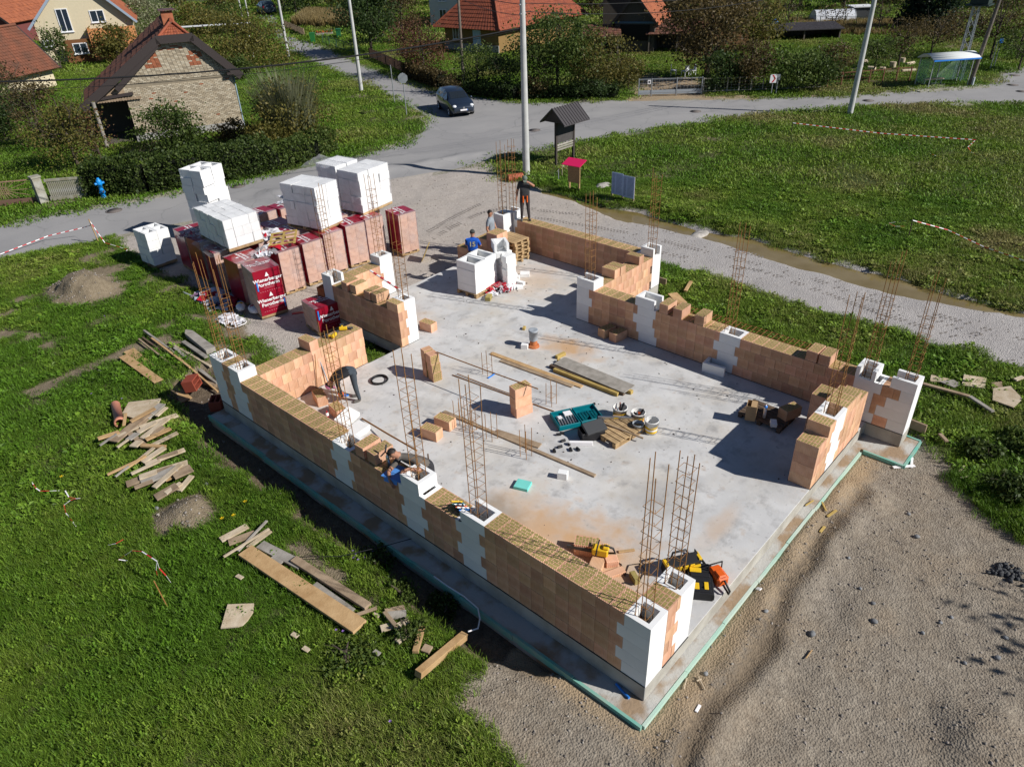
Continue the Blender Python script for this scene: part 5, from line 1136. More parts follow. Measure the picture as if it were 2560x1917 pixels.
# upper heap
rs = random.Random(4)
HEAP = [((318, 1030), (400, 1022), .34, .03, 'pale_board'), ((330, 1040), (385, 1055), .30, .03, 'pale_board'), ((370, 1060), (412, 1026), .14, .025, 'grey_board'), ((290, 1120), (375, 1050), .17, .03, 'worn_board'), ((253, 1117), (305, 1098), .09, .03, 'fresh_board'), ((342, 1088), (372, 1058), .10, .03, 'worn_board'), ((355, 1085), (447, 1048), .12, .03, 'pale_board'),
        ((350, 1098), (400, 1078), .11, .03, 'pale_board'), ((362, 1115), (428, 1070), .11, .03, 'pale_board'), ((372, 1120), (434, 1092), .09, .03, 'fresh_board'), ((380, 1128), (450, 1098), .08, .03, 'pale_board'), ((330, 1098), (368, 1130), .09, .03, 'worn_board'), ((360, 1131), (420, 1134), .07, .04, 'fresh_board'), ((340, 1136), (356, 1120), .14, .03, 'pale_board'),
        ((318, 1085), (322, 1055), .05, .02, 'fresh_board'), ((255, 1126), (300, 1104), .05, .02, 'grey_board')]
HEAP = [(a, b, w*1.4, h*1.2, m) for a, b, w, h, m in HEAP]
for i, q in enumerate(HEAP): fplank('board in the upper heap of scrap boards, %s' % ['topmost broad pale one', 'broad one just below the top', 'grey one sticking out right at the top', 'long worn one slanting down left', 'short fresh one, far left', 'dark narrow one in the middle', 'long pale one pointing up right', 'pale one under the long pale one', 'pale one pointing right in the middle', 'fresh one at the right side', 'lowest pale one at the right side', 'worn one crossing the others', 'short round edged one at the bottom', 'short pale end piece at the bottom left', 'small upright one beside the orange pipe', 'thin grey one, far left'][i], *q, lift=.03+.022*(i % 5)+.02*(i > 5), group=BG, tilt=rs.uniform(-.03, .09))
LOW = [((340, 1172), (392, 1136), .06, .025, 'pale_board'), ((275, 1202), (355, 1170), .05, .025, 'fresh_board'), ((362, 1172), (420, 1140), .11, .03, 'pale_board'), ((370, 1180), (468, 1142), .10, .03, 'pale_board'), ((336, 1205), (408, 1172), .06, .03, 'pale_board'), ((378, 1198), (474, 1172), .16, .03, 'pale_board'), ((322, 1226), (440, 1186), .15, .03, 'worn_board'), ((360, 1226), (450, 1192), .16, .03, 'grey_board'),
       ((392, 1238), (462, 1184), .09, .03, 'pale_board'), ((440, 1210), (486, 1190), .20, .03, 'worn_board'), ((452, 1240), (486, 1206), .09, .03, 'pale_board'), ((394, 1258), (450, 1232), .16, .03, 'worn_board'), ((296, 1210), (330, 1186), .04, .02, 'grey_board')]
LOW = [(a, b, w*1.4, h*1.2, m) for a, b, w, h, m in LOW]
for i, q in enumerate(LOW): fplank('board in the lower heap of scrap boards, %s' % ['uppermost thin one', 'long thin one reaching far left', 'upper pale one in the middle', 'white looking one pointing up right', 'narrow pale one left of centre', 'broad pale one with a ragged edge', 'long worn one pointing down left', 'broad grey one in the middle', 'pale one crossing the broad ones', 'short dark broad one on the right', 'short pale one at the lower right', 'lowest worn one over the rubble', 'thin grey splinter, far left'][i], *q, lift=.04+.022*(i % 5)+.02*(i > 6), group=BG, tilt=rs.uniform(-.02, .08))
mb = MB(); mb.lathe([(.105, 0), (.105, .82), (.125, .82), (.125, .95), (.105, .95), (.10, .95), (.10, 0), (.105, 0)], 16); o = mb.build('drain_pipe', PIPEO, None); A = G(294, 1025); B = G(305, 1070); A.z = hz(A.x, A.y)+.12; B.z = A.z; d = (B-A).normalized(); o.matrix_world = MX(A, Vector((-d.y, d.x, 0)), Vector((0, 0, 1))); tag(o, 'orange plastic drain pipe lying beside the upper board heap', 'pipe')
# formwork boards and offcuts lower down
fplank('long yellow formwork board lying in the grass by the front wall', (618, 1392), (905, 1590), .30, .06, 'fresh_board', .06, cat='formwork board', name='formwork_board')
fplank('grey formwork board behind the long yellow one', (655, 1376), (760, 1432), .20, .05, 'grey_board', .05, cat='formwork board', name='formwork_board'); fplank('worn formwork board prolonging the grey one to the right', (740, 1418), (925, 1538), .15, .07, 'worn_board', .07, cat='formwork board', name='formwork_board'); fplank('short grey board between the two formwork boards', (790, 1478), (885, 1545), .13, .05, 'grey_board', .02); fplank('small grey board bridging the formwork boards', (690, 1405), (715, 1420), .20, .03, 'grey_board', .06)
for i, q in enumerate((((555, 1360), (622, 1325), .16, .03, 'pale_board'), ((575, 1368), (640, 1345), .18, .03, 'worn_board'), ((600, 1393), (672, 1318), .05, .03, 'grey_board'), ((565, 1410), (678, 1340), .05, .03, 'pale_board'), ((622, 1380), (680, 1338), .10, .03, 'pale_board'))): fplank('scrap board at the upper end of the formwork boards, %s' % ['pale broad one on the left', 'worn broad one behind it', 'dark thin one on top', 'longest thin one', 'pale one on the right'][i], *q, lift=.03+.025*(i % 4), group=BG)
fplank('brown lath lying across the lower end of the formwork board', (862, 1570), (946, 1540), .06, .03, 'worn_board', .08)
for i, q in enumerate((((965, 1545), (1012, 1528), .10, .04, 'worn_board'), ((970, 1558), (1018, 1550), .16, .03, 'grey_board'), ((965, 1552), (995, 1590), .07, .04, 'worn_board'), ((955, 1590), (985, 1580), .14, .03, 'pale_board'), ((990, 1590), (1025, 1570), .12, .03, 'pale_board'))): fplank('scrap board in the small heap by the grass edge, %s' % ['uppermost brown one', 'grey broad one', 'brown one slanting down', 'pale one lowest left', 'pale one lowest right'][i], *q, lift=.03+.03*(i % 3), group=BG)
fplank('short brown post lying in the grass left of the squared beam', (1042, 1652), (1058, 1585), .10, .06, 'fresh_board', .03); fplank('squared timber beam lying at the grass edge near the front wall', (1048, 1716), (1160, 1588), .13, .12, 'fresh_board', .09, cat='beam', name='timber_beam'); fplank('two pale split laths near the short brown post', (996, 1625), (1025, 1600), .10, .05, 'pale_board', .03)
fplank('small red brown offcut left of the squared beam', (1060, 1638), (1080, 1645), .14, .04, 'worn_board', .03)
# flat sheets
def sheet(label, pts, m, lift=.05, name='plywood_sheet', cat='plywood'):
    P_ = []
    for x, y in pts: v = G(x, y); P_.append(v)
    c = sum(P_, Vector())/len(P_); z = max(hz(v.x, v.y) for v in P_)+lift; mb = MB(); mb.prism([(v.x-c.x, v.y-c.y) for v in P_], 0, .025); o = mb.build(name, m, None, loc=(c.x, c.y, z)); o.rotation_euler = (random.uniform(-.03, .03), random.uniform(-.03, .03), 0); return tag(o, label, cat)
sheet('pale square board with a ragged edge in the near grass', [(558, 1586), (575, 1527), (640, 1524), (638, 1545), (625, 1565), (612, 1578), (600, 1582)], WD['pale_board'], .06)
sheet('pale plywood piece in the right grass, leftmost of four', [(2325, 946), (2372, 957), (2378, 966), (2322, 962)], WD['pale_board']); sheet('plywood piece lying below the leftmost one in the right grass', [(2345, 966), (2380, 960), (2398, 972), (2380, 980)], WD['grey_board']); sheet('plywood piece in the right grass, upper middle', [(2406, 948), (2462, 956), (2458, 982), (2400, 974)], WD['pale_board']); sheet('large plywood piece in the right grass, rightmost', [(2478, 985), (2520, 980), (2550, 1012), (2528, 1034), (2476, 1014)], WD['pale_board'], .07); sheet('small brown board half under the rightmost plywood piece', [(2472, 968), (2500, 966), (2502, 980), (2478, 988)], WD['worn_board'])
fplank('long weathered plank in the right grass behind the pier', (2302, 975), (2418, 1008), .10, .05, 'worn_board', .04); fplank('pale blue board continuing the weathered plank', (2418, 1008), (2476, 1046), .10, .04, 'grey_board', .05); fplank('white strip in the grass at the right', (2530, 968), (2550, 962), .1, .04, 'pale_board', .05); fplank('brown formwork board behind the pier footing', (2262, 1070), (2310, 1090), .05, .22, 'worn_board', .0); fplank('brown board standing at the outer jog corner', (1640, 715), (1664, 722), .05, .2, 'worn_board', .0)
fplank('dark board leaning at the foot of the jog wall', (1592, 742), (1612, 715), .08, .03, 'worn_board', .0, tilt=.5); fplank('wood chip lying at the pier', (2345, 1098), (2362, 1118), .08, .04, 'worn_board', .04); fplank('brown board in the grass behind the back wall', (1680, 745), (1705, 770), .3, .03, 'fresh_board', .03); fplank('orange wood piece in the grass by the track', (1712, 740), (1726, 718), .1, .05, 'fresh_board', .05)
# rebar mats in the grass beside the back wall
RB2 = mat('mat_rust', (.22, .09, .03), rough=.8)
for i, (o_, dx, dy) in enumerate((((9.75, 6.35), 2.6, -4.6),)):
    t = thing('rebar_mat', 'rusty reinforcing mesh mats lying in the grass behind the back wall', 'rebar mesh', (9.75, 1.9, 0)); z = hz(10.5, 4)+.24; t.location.z = z; mA = MB(); mA.tube([(0, 0, 0), (0, 4.5, 0)], .009, 4); mA = mA.mesh('long_bar', RB2); mC = MB(); mC.tube([(0, 0, 0), (1.55, 0, 0)], .009, 4); mC = mC.mesh('cross_bar', RB2)
    for k in range(11): link('long_bar', mA, t, (.155*k, 0, .01))
    for k in range(31): link('cross_bar', mC, t, (0, .15*k, .02+random.uniform(0, .02)))
# lot debris
ROCKM = mat('rock_grey', (.26, .265, .27), rough=.85, var=.3, nscale=6, objvar=.25)
for i, (px, py, s, lab) in enumerate(((2183, 1559, .085, 'largest round grey stone on the gravel lot'), (2290, 1346, .08, 'pale stone on the lot near the grass corner'), (2270, 1288, .06, 'pale angular stone below the pier'), (2377, 1547, .05, 'dark stone right of the largest one'), (2350, 1560, .05, 'dark stone just left of another, right of centre'), (2492, 1648, .07, 'brown stone at the edge of the tree shade'), (2410, 1660, .05, 'dark pointed stone in front of the tree shade'), (2120, 1400, .05, 'dark stone in the middle of the lot'), (2148, 1478, .05, 'dark flat stone above the largest one'), (1763, 1692, .06, 'round stone by the white splinters'), (1912, 1540, .06, 'greenish stone in the sandy wheel rut'), (2028, 1592, .09, 'dark slab like stone by the wheel rut'), (2512, 1598, .06, 'dark stone next to the tree shade, upper'), (2180, 1516, .06, 'pale broken stone above the largest stone'), (2305, 1586, .05, 'dark stone beside a wood chip'), (520, 1222, .07, 'white stone on the rubble heap'), (395, 1280, .08, 'pale broken slab on the rubble heap'))):
    mb = MB(); mb.blob((0, 0, 0), 1, .8, .65, nu=10, nv=7, jit=.09); v = G(px, py, -.45); o = mb.build('stone', ROCKM, None, loc=(v.x, v.y, hz(v.x, v.y)+s*.3), rz=random.uniform(0, 3)); o.scale = (s*.72, s*.72, s*.72); tag(o, lab, 'stone', 'stones on the lot')
for i, (a, b, w, m, lab) in enumerate((((1748, 1772), (1738, 1790), .045, 'w', 'white plastic piece in the sandy rut near the corner'), ((1716, 1702), (1708, 1732), .015, 'pale_board', 'thin white splinter left of the crossed ones'), ((1744, 1700), (1760, 1738), .02, 'pale_board', 'longer of the two crossed pale splinters'), ((1740, 1712), (1752, 1708), .02, 'pale_board', 'shorter of the two crossed pale splinters'), ((2012, 1655), (2028, 1632), .018, 'fresh_board', 'orange wood splinter by the wheel rut'), ((2230, 1175), (2285, 1170), .07, 'w', 'white foam strip at the pier edging'), ((2395, 1212), (2425, 1205), .04, 'pale_board', 'pale lath at the right grass corner'), ((2392, 1195), (2405, 1180), .04, 'pale_board', 'second pale lath at the right grass corner'), ((1890, 1480), (1900, 1487), .07, 'w', 'white foam flake beside the mint edging'), ((2278, 1150), (2276, 1175), .05, 'w', 'white foam piece at the pier corner'),
        ((2010, 1278), (2030, 1265), .03, 'yellow_board', 'yellow offcut strip on the footing, upper'), ((2052, 1265), (2062, 1290), .03, 'yellow_board', 'curved yellow offcut beside the mint edging'), ((2066, 1300), (2088, 1288), .05, 'yellow_board', 'yellow wool offcut on the lot, upper'), ((2048, 1338), (2060, 1322), .05, 'yellow_board', 'yellow wool offcut on the lot, lower'))):
    A = G(*a, -.45); B = G(*b, -.45); A.z = hz(A.x, A.y)+.02; B.z = hz(B.x, B.y)+.02; 
    if -.34 < A.y+.0 < -.02 and A.z < -.4: A.z = B.z = -.31
    plank(lab, A, B, w, .02, WHT if m == 'w' else m, 'scrap', 'scrap_piece')
mb = MB(); rs_ = np.random.default_rng(3)
for k in range(60): a, b = rs_.normal(0, .16, 2); mb.blob((a, b*.6, .02), rs_.uniform(.02, .06), rs_.uniform(.02, .05), rs_.uniform(.02, .06), nu=6, nv=4, jit=.25)
v = G(2520, 1440, -.45); tag(tag(mb.build('asphalt_crumbs', mat('asphalt_dark', (.06, .062, .066), rough=.9), None, loc=(v.x, v.y, hz(v.x, v.y)), rz=R(-60)), 'small heap of dark asphalt crumbs on the gravel lot', 'heap'), kind='thing')
mb = MB(); pts = []
for x, y, z in ((640, 1370, -.2), (740, 1392, -.22), (850, 1390, -.15), (960, 1365, -.2), (1050, 1340, -.3)): v = G(x, y, z); pts.append(v)
mb.tube(pts, .008, 5); tag(mb.build('string_line', CABLE if 'CABLE' in globals() else BLK), 'dark string line crossing the trench from the formwork boards', 'string')
mb = MB(); 
for seg in (((1130, 1570), (1205, 1540)), ): pass
pts = [G(x, y, -.3) for x, y in ((1085, 1440), (1120, 1465), (1160, 1490), (1195, 1520), (1200, 1545), (1195, 1570), (1170, 1578))]; mb.tube(pts, .014, 5); tag(mb.build('white_hose', WHT), 'thin white hose hanging over the shaded insulation edging', 'hose')
for i, (px, py, m, lab) in enumerate(((742, 1605, 'pale_board', 'small pale wood chip in the near grass, upper'), (770, 1640, 'pale_board', 'small pale wood chip in the near grass, lower'), (945, 1648, 'grey_board', 'bluish paper scrap in the near grass'), (944, 1552, 'pale_board', 'white printed carton scrap by the formwork board end'), (603, 1455, 'pale_board', 'small white scrap below the formwork heap'))): fplank(lab, (px-7, py-4), (px+8, py+5), .08, .015, m, .04, cat='scrap', name='scrap_piece')
FL = {'yellow': leaf_mat('petal_yellow', (.75, .48, .01), (.85, .6, .02), tr=.1), 'violet': leaf_mat('petal_violet', (.25, .14, .45), (.35, .2, .6), tr=.1)}
def flowers(name, spots, m, r):
    mb = MB()
    for x, y in spots:
        v = G(x, y); z = hz(v.x, v.y)+random.uniform(.08, .16)
        for k in range(5): a = 1.257*k; mb.add([(v.x, v.y, z), (v.x+r*math.cos(a-.4), v.y+r*math.sin(a-.4), z+.01), (v.x+r*1.2*math.cos(a), v.y+r*1.2*math.sin(a), z+.012), (v.x+r*math.cos(a+.4), v.y+r*math.sin(a+.4), z+.01)], [(0, 1, 2, 3)])
    tag(mb.build(name, m), kind='stuff')
flowers('yellow_flowers', [(618, 1270), (588, 1300), (162, 1208), (560, 1310)], FL['yellow'], .035)
flowers('violet_flowers', [(905+random.uniform(-25, 35), 1385+random.uniform(-18, 30)) for _ in range(14)]+[(845, 1592), (862, 1595), (235, 1000), (310, 1010), (265, 800), (980, 1825)], FL['violet'], .02)

# more short offcuts among the two heaps, singled out by where they lie
EX = [((300, 1108), (352, 1082), .1, 'pale_board', 'across the long worn one'), ((334, 1074), (396, 1044), .12, 'fresh_board', 'below the broad top sheets'), ((386, 1108), (418, 1090), .14, 'worn_board', 'between the right hand pale ones'), ((300, 1135), (330, 1118), .07, 'pale_board', 'at the left foot of the heap'), ((398, 1060), (424, 1040), .11, 'pale_board', 'right below the top sheets'), ((328, 1120), (350, 1100), .16, 'grey_board', 'nearly hidden in the heap centre'),
      ((318, 1192), (372, 1160), .08, 'fresh_board', 'left over the upper thin ones'), ((400, 1166), (452, 1150), .12, 'worn_board', 'under the white looking one'), ((356, 1214), (400, 1200), .18, 'pale_board', 'beside the broad grey one'), ((418, 1214), (452, 1200), .14, 'fresh_board', 'right of the broad grey one'), ((420, 1250), (460, 1226), .13, 'pale_board', 'low right over the rubble'), ((344, 1240), (390, 1222), .12, 'worn_board', 'low left over the rubble')]
for i, (a, b, w, m, lab) in enumerate(EX): fplank('offcut in the %s heap of scrap boards, %s' % ('upper' if i < 6 else 'lower', lab), a, b, w, .03, m, lift=.10+.02*(i % 3), group=BG, tilt=random.uniform(-.03, .05))
# ================================================================ STREET FURNITURE, HOUSES, TREES
CPOLE = mat('pole_concrete', (.50, .50, .48), rough=.8, var=.15, nscale=3); WPOLE = mat('pole_wood', (.16, .135, .11), rough=.85, var=.3, nscale=6); GALV = mat('galvanised', (.34, .36, .37), rough=.5, metal=.5)
CABLE = mat('cable_black', (.015, .015, .016), rough=.6)
def pole(label, px, py, h, r0, r1, m, lean=(0, 0), group='utility poles'):
    p = g0(px, py, GZ); t = thing('utility_pole', label, 'pole', p, 0, group); mb = MB(); mb.tube([(0, 0, -.1), (lean[0]*.5, lean[1]*.5, h*.5), (lean[0], lean[1], h)], [r0, (r0+r1)/2, r1], 12); mb.build('shaft', m, t)
    mb = MB(); mb.tube([(lean[0]-.18, lean[1], h-.9), (lean[0]+.18, lean[1], h-.9)], .03, 6); mb.box(lean[0]-.16, lean[1]-.05, h-1.25, lean[0]+.16, lean[1]+.05, h-1.2); mb.build('bracket', GALV, t); return p
q1 = pole('tall round concrete pole at the gravel yard, nearest of the poles', 1316, 442, 7.9, .17, .105, CPOLE)
q2 = pole('concrete pole standing in the meadow by the right road', 2124, 287, 8.2, .16, .10, CPOLE, (.0, -.12))
q3 = pole('concrete pole on the grass triangle by the side road', 904, 231, 7.4, .14, .09, CPOLE)
q4 = pole('concrete pole farther along the side road beside the olive shrub', 722, 146, 7.4, .13, .09, CPOLE)
q5 = pole('dark wooden pole at the hedge behind the car', 1161, 235, 7.2, .11, .08, WPOLE)
pole('thin white pole in the distance, left of the side road', 622, 48, 5.5, .10, .08, CPOLE); pole('second thin white pole in the distance, leftmost', 606, 46, 5.5, .10, .08, CPOLE)
def wire(label, a, b, sag, r=.014):
    a = Vector(a); b = Vector(b); mb = MB(); mb.tube([a.lerp(b, k/14)+Vector((0, 0, -4*sag*(k/14)*(1-k/14))) for k in range(15)], r, 4); tag(mb.build('power_line', CABLE), label, 'cable', 'overhead cables')
up = lambda q, h: q+Vector((0, 0, h))
far_l = G(-60, 206, 5.4)
wire('thick overhead cable from the nearest pole across the old brick house', up(q1, 6.15), far_l, .45, .03)
wire('lower thin overhead cable crossing the old brick house', up(q1, 6.1), G(-60, 228, 5.0), .5, .010)
wire('overhead cable from the nearest pole to the wooden pole', up(q1, 7.0), up(q5, 6.4), .15); wire('second overhead cable from the nearest pole to the wooden pole', up(q1, 6.6), up(q5, 5.9), .2)
wire('upper overhead cable from the nearest pole to the meadow pole', up(q1, 7.35), up(q2, 7.7), .5); wire('middle overhead cable from the nearest pole to the meadow pole', up(q1, 7.05), up(q2, 7.4), .6); wire('lower overhead cable from the nearest pole to the meadow pole', up(q1, 6.75), up(q2, 7.1), .75)
wire('overhead cable along the side road, between its two poles', up(q3, 6.8), up(q4, 6.8), .3); wire('overhead cable from the side road pole to the wooden pole', up(q3, 6.5), up(q5, 6.2), .25)
# transformer mast
p = g0(2423, 216, GZ); t = thing('transformer_mast', 'leaning dark pole with a lattice mast and transformer box beside the bus shelter', 'power mast', p); mb = MB(); mb.tube([(0, 0, -.1), (.35, -.35, 6.4)], [.13, .1], 10); mb.build('shaft', WPOLE, t)
mb = MB(); b0 = Vector((.9, 1.0, 0)); cs = [Vector((sx*.25, sy*.25, 0)) for sx, sy in ((-1, -1), (1, -1), (1, 1), (-1, 1))]
for c in cs: mb.bar(b0+c, b0+c*.6+Vector((0, 0, 5.6)), .05)
for k in range(9):
    for i in range(4): a, b = cs[i], cs[(i+1) % 4]; z0, z1_ = k*.62, (k+1)*.62; mb.bar(b0+a*(1-.4*z0/5.6)+Vector((0, 0, z0)), b0+b*(1-.4*z1_/5.6)+Vector((0, 0, z1_)), .03)
mb.build('lattice', GALV, t); mb = MB(); mb.box(.35, .3, 4.6, 1.35, 1.3, 5.6); mb.box(.2, .2, 4.5, 1.5, 1.5, 4.58); mb.build('transformer', mat('transformer_green', (.02, .035, .03), rough=.6), t); mb = MB(); mb.box(-.14, -.2, 0, .1, -.1, .55); mb.build('meter_box', GRY, t)
# hydrant
p = g0(262, 500, GZ); t = thing('hydrant', 'bright blue fire hydrant on the verge by the hedge', 'hydrant', p); HB = mat('hydrant_blue', (.01, .26, .70), rough=.4, var=.1); mb = MB()
mb.lathe([(.16, 0), (.16, .05), (.1, .07), (.085, .3), (.13, .32), (.13, .36), (.09, .38), (.085, .66), (.12, .68), (.12, .72), (.13, .78), (.11, .88), (.06, .93), (.05, .98), (0, .99)], 14); mb.build('body', HB, t)
mb = MB(); mb.tube([(-.2, 0, .74), (.2, 0, .74)], .055, 10); mb.tube([(0, -.18, .42), (0, 0, .42)], .07, 10); mb.build('outlet', HB, t); mb = MB(); mb.tube([(0, -.2, .42), (0, -.182, .42)], .05, 10); mb.build('outlet_cap', DKG, t)
# concrete fence and ornate gate
FCON = mat('fence_concrete', (.38, .37, .33), rough=.9, col2=(.24, .22, .15), nscale=3, bump=.3); GATEM = mat('gate_paint', (.34, .21, .14), rough=.6, var=.3)
a = g0(130, 505, GZ); b = g0(222, 497, GZ); t = thing('concrete_fence', 'white concrete picket fence between the gate post and the hedge', 'fence', a); d = b-a; L_ = d.length; d.normalize(); t.rotation_euler.z = math.atan2(d.y, d.x)
mb = MB(); mb.box(0, -.06, 0, L_, .06, .24); mb.build('plinth', FCON, t); mb = MB(); mb.box(0, -.05, .9, L_, .05, 1.0); mb.build('rail', FCON, t)
for k in range(18): mb = MB(); mb.box(-.025, -.025, .24, .025, .025, .9); mb.build('picket', FCON, t, loc=(.08+k*(L_-.12)/18, 0, 0))
tag((lambda m: (m.box(-.17, -.17, 0, .17, .17, 1.2), m.box(-.2, -.2, 1.2, .2, .2, 1.27), m.build('gate_post', FCON, None, loc=g0(112, 512, GZ)))[-1])(MB()), 'square concrete gate post between gate and picket fence', 'post')
a = g0(-60, 527, GZ); b = g0(104, 512, GZ); t = thing('ornate_gate', 'rusty metal gate with sun ray bars at the left edge', 'gate', a); d = b-a; L_ = d.length; d.normalize(); t.rotation_euler.z = math.atan2(d.y, d.x)
mb = MB(); mb.box(.02, -.02, .1, L_-.02, .02, .35); mb.build('kick_plate', mat('gate_brown', (.17, .10, .07), rough=.7), t); mb = MB(); mb.ring(0, -.03, L_, .03, 0, 0.001, .01) if False else None
for (p0_, p1_) in (((0, 0, .08), (L_, 0, .08)), ((0, 0, 1.12), (L_, 0, 1.12)), ((0, 0, .08), (0, 0, 1.12)), ((L_, 0, .08), (L_, 0, 1.12))): mb.bar(p0_, p1_, .045)
mb.build('frame', GATEM, t)
cxg = L_*.46
for k in range(26):
    an = 2*math.pi*k/26; dx, dz = math.cos(an), math.sin(an); s = min(L_*.5/abs(dx) if abs(dx) > .01 else 9, .36/abs(dz) if abs(dz) > .01 else 9); mb = MB(); mb.bar((cxg+dx*.32, 0, .74+dz*.14), (cxg+dx*s*.98, 0, .74+dz*s*.98), .018); mb.build('ray', GATEM, t)
mb = MB()
for k in range(9): mb.bar((cxg-.32+.08*k, 0, .6), (cxg-.32+.08*k, 0, .88), .02)
for k in range(4): mb.bar((cxg-.34, 0, .6+.093*k), (cxg+.34, 0, .6+.093*k), .02)
mb.build('centre_grid', GATEM, t)
# stakes and tape
def tape(label, pts, w=.07, group='red and white tapes', upv=(.2, .1, 1)):
    pts = [Vector(p) for p in pts]; t = thing('barrier_tape', label, 'tape', (0, 0, 0), 0, group); RED = mat('tape_red', (.55, .02, .03), rough=.5); a, b = MB(), MB(); acc = 0
    for p, q in zip(pts[:-1], pts[1:]):
        n = max(1, int((q-p).length/.16)); 
        for i in range(n):
            u, v = p.lerp(q, i/n), p.lerp(q, (i+1)/n); (a if acc % 2 else b).bar(u, v, w*.36, .004, up=upv); acc += 1
    a.build('red_band', RED, t); b.build('white_band', WHT, t); return t
def stake(label, p, h, m='fresh_board', w=.05, lean=0.0):
    mb = MB(); mb.bar((0, 0, -.05), (lean, lean*.5, h), w, w*.6); tag(mb.build('stake', WD[m] if isinstance(m, str) else m, None, loc=p), label, 'stake', 'stakes')
s1 = g0(247, 606, GZ); stake('wooden stake with red tape at the road edge, left of the packs', s1, .95, lean=-.08)
tape('red and white tape sagging from the road stake to the left picture edge', [up(s1, .7), G(205, 570, .05), G(120, 590, -.15), G(0, 636, -.3), G(-80, 690, -.3)], .08, upv=(-.7, -.7, .6))
tape('red and white tape drooping from the road stake into the grass', [up(s1, .85)+Vector((-.05, 0, 0)), G(262, 607, -.1), G(290, 615, -.2), G(318, 624, -.28), G(314, 634, -.3)])
s2 = g0(1978, 335, GZ); stake('thin stake at the start of the meadow tape', s2, .55, 'dark_board', .03)
e2 = G(2440, 350, GZ+.35); tape('long straight red and white tape over the meadow', [up(s2, .55), up(s2, .5).lerp(e2, .5)+Vector((0, 0, -.08)), e2], .11, upv=(-.7, -.7, .5))
tape('loose end of the meadow tape hanging to the grass', [e2+Vector((-.2, 0, 0)), G(2420, 368, -.1), G(2428, 380, -.25), G(2445, 390, -.28), G(2452, 402, -.28), G(2444, 406, -.28)], .09)
tape('scrap of tape lying in the meadow below the long tape', [G(2325, 384, -.25), G(2340, 390, -.2), G(2368, 396, -.27)], .09)
s3 = g0(2268, 603, GZ); stake('dark metal rod holding tape in the meadow near the track', s3, .75, 'dark_board', .03)
tape('red and white tape from the meadow rod to the right picture edge', [up(s3, .75), G(2370, 575, -.0), G(2460, 617, -.05), G(2560, 652, 0), G(2650, 690, 0)], .08, upv=(-.7, -.7, .6)); tape('short loop of tape left of the meadow rod', [up(s3, .75), G(2240, 555, 0), G(2222, 558, -.05), G(2238, 566, -.1), G(2262, 566, -.1)], .06)
s4 = g0(422, 1522, GZ); stake('rusty steel rod standing in the near grass with tape tied to its head', s4, .75, RUST, .025, -.05)
top4 = G(392, 1402, .3); tape('red and white tape trailing left from the rusty rod', [top4, G(355, 1378, .2), G(330, 1376, .1), G(296, 1398, -.15), G(318, 1401, -.2)], .06); tape('red and white tape hanging right from the rusty rod', [top4, G(398, 1420, .15), G(415, 1438, 0), G(427, 1455, -.2)], .06); tape('short tape tail hanging at the rusty rod', [top4, G(390, 1425, .1), G(393, 1437, 0)], .05)
tape('red and white tape lying in the grass at the far left', [G(77, 1202, -.25), G(90, 1220, -.2), G(100, 1227, -.22), G(148, 1226, -.25)], .06); tape('knot of red and white tape in the grass left of the board pile', [G(163, 1226, -.2), G(172, 1242, -.2), G(188, 1246, -.15), G(200, 1245, -.22), G(176, 1250, -.2), G(160, 1262, -.25), G(165, 1282, -.25), G(190, 1315, -.26)], .06); tape('small tape scrap below the tape knot', [G(270, 1362, -.25), G(290, 1358, -.2), G(308, 1348, -.22)], .05)
# notice shelter
a = g0(1390, 414, GZ); b = g0(1442, 396, GZ); d = (b-a); L_ = d.length*.82; t = thing('notice_shelter', 'dark wooden notice board with a small pitched roof', 'notice board', a, math.atan2(d.y, d.x)); DKW = mat('dark_stain', (.06, .048, .042), rough=.8, var=.3, nscale=4, stretch=(8, 8, 1))
for x in (0, L_): mb = MB(); mb.box(x-.05, -.05, -.1, x+.05, .05, 2.15); mb.build('post', DKW, t)
mb = MB(); mb.box(.05, -.02, 1.0, L_-.05, .02, 2.0); mb.build('panel', mat('panel_board', (.075, .068, .066), rough=.8, var=.2), t)
for k in range(3): mb = MB(); mb.box(.05, -.035, .66+.11*k, L_-.05, -.005, .73+.11*k); mb.build('slat', WD['grey_board'], t)
RMET = mat('roof_metal_brown', (.055, .05, .052), rough=.55); mb = MB(); zr, ze, o_ = 2.62, 1.95, .75
for s in (-1, 1):
    mb.add([(-.28, 0, zr), (L_+.28, 0, zr), (L_+.28, s*o_, ze), (-.28, s*o_, ze), (-.28, 0, zr-.04), (L_+.28, 0, zr-.04), (L_+.28, s*o_, ze-.04), (-.28, s*o_, ze-.04)], [(0, 1, 2, 3)[::s], (4, 5, 6, 7)[::-s], (2, 3, 7, 6), (0, 3, 7, 4), (1, 2, 6, 5)])
    for k in range(11): x = -.26+k*(L_+.52)/10; mb.bar((x, 0, zr+.012), (x, s*o_, ze+.012), .03, .03)
mb.build('roof', RMET, t); mb = MB(); mb.add([(-.2, -.6, ze+.05), (-.2, .6, ze+.05), (-.2, 0, zr-.06)], [(0, 1, 2)]); mb.add([(L_+.2, -.6, ze+.05), (L_+.2, .6, ze+.05), (L_+.2, 0, zr-.06)], [(2, 1, 0)]); mb.build('gable_board', DKW, t)
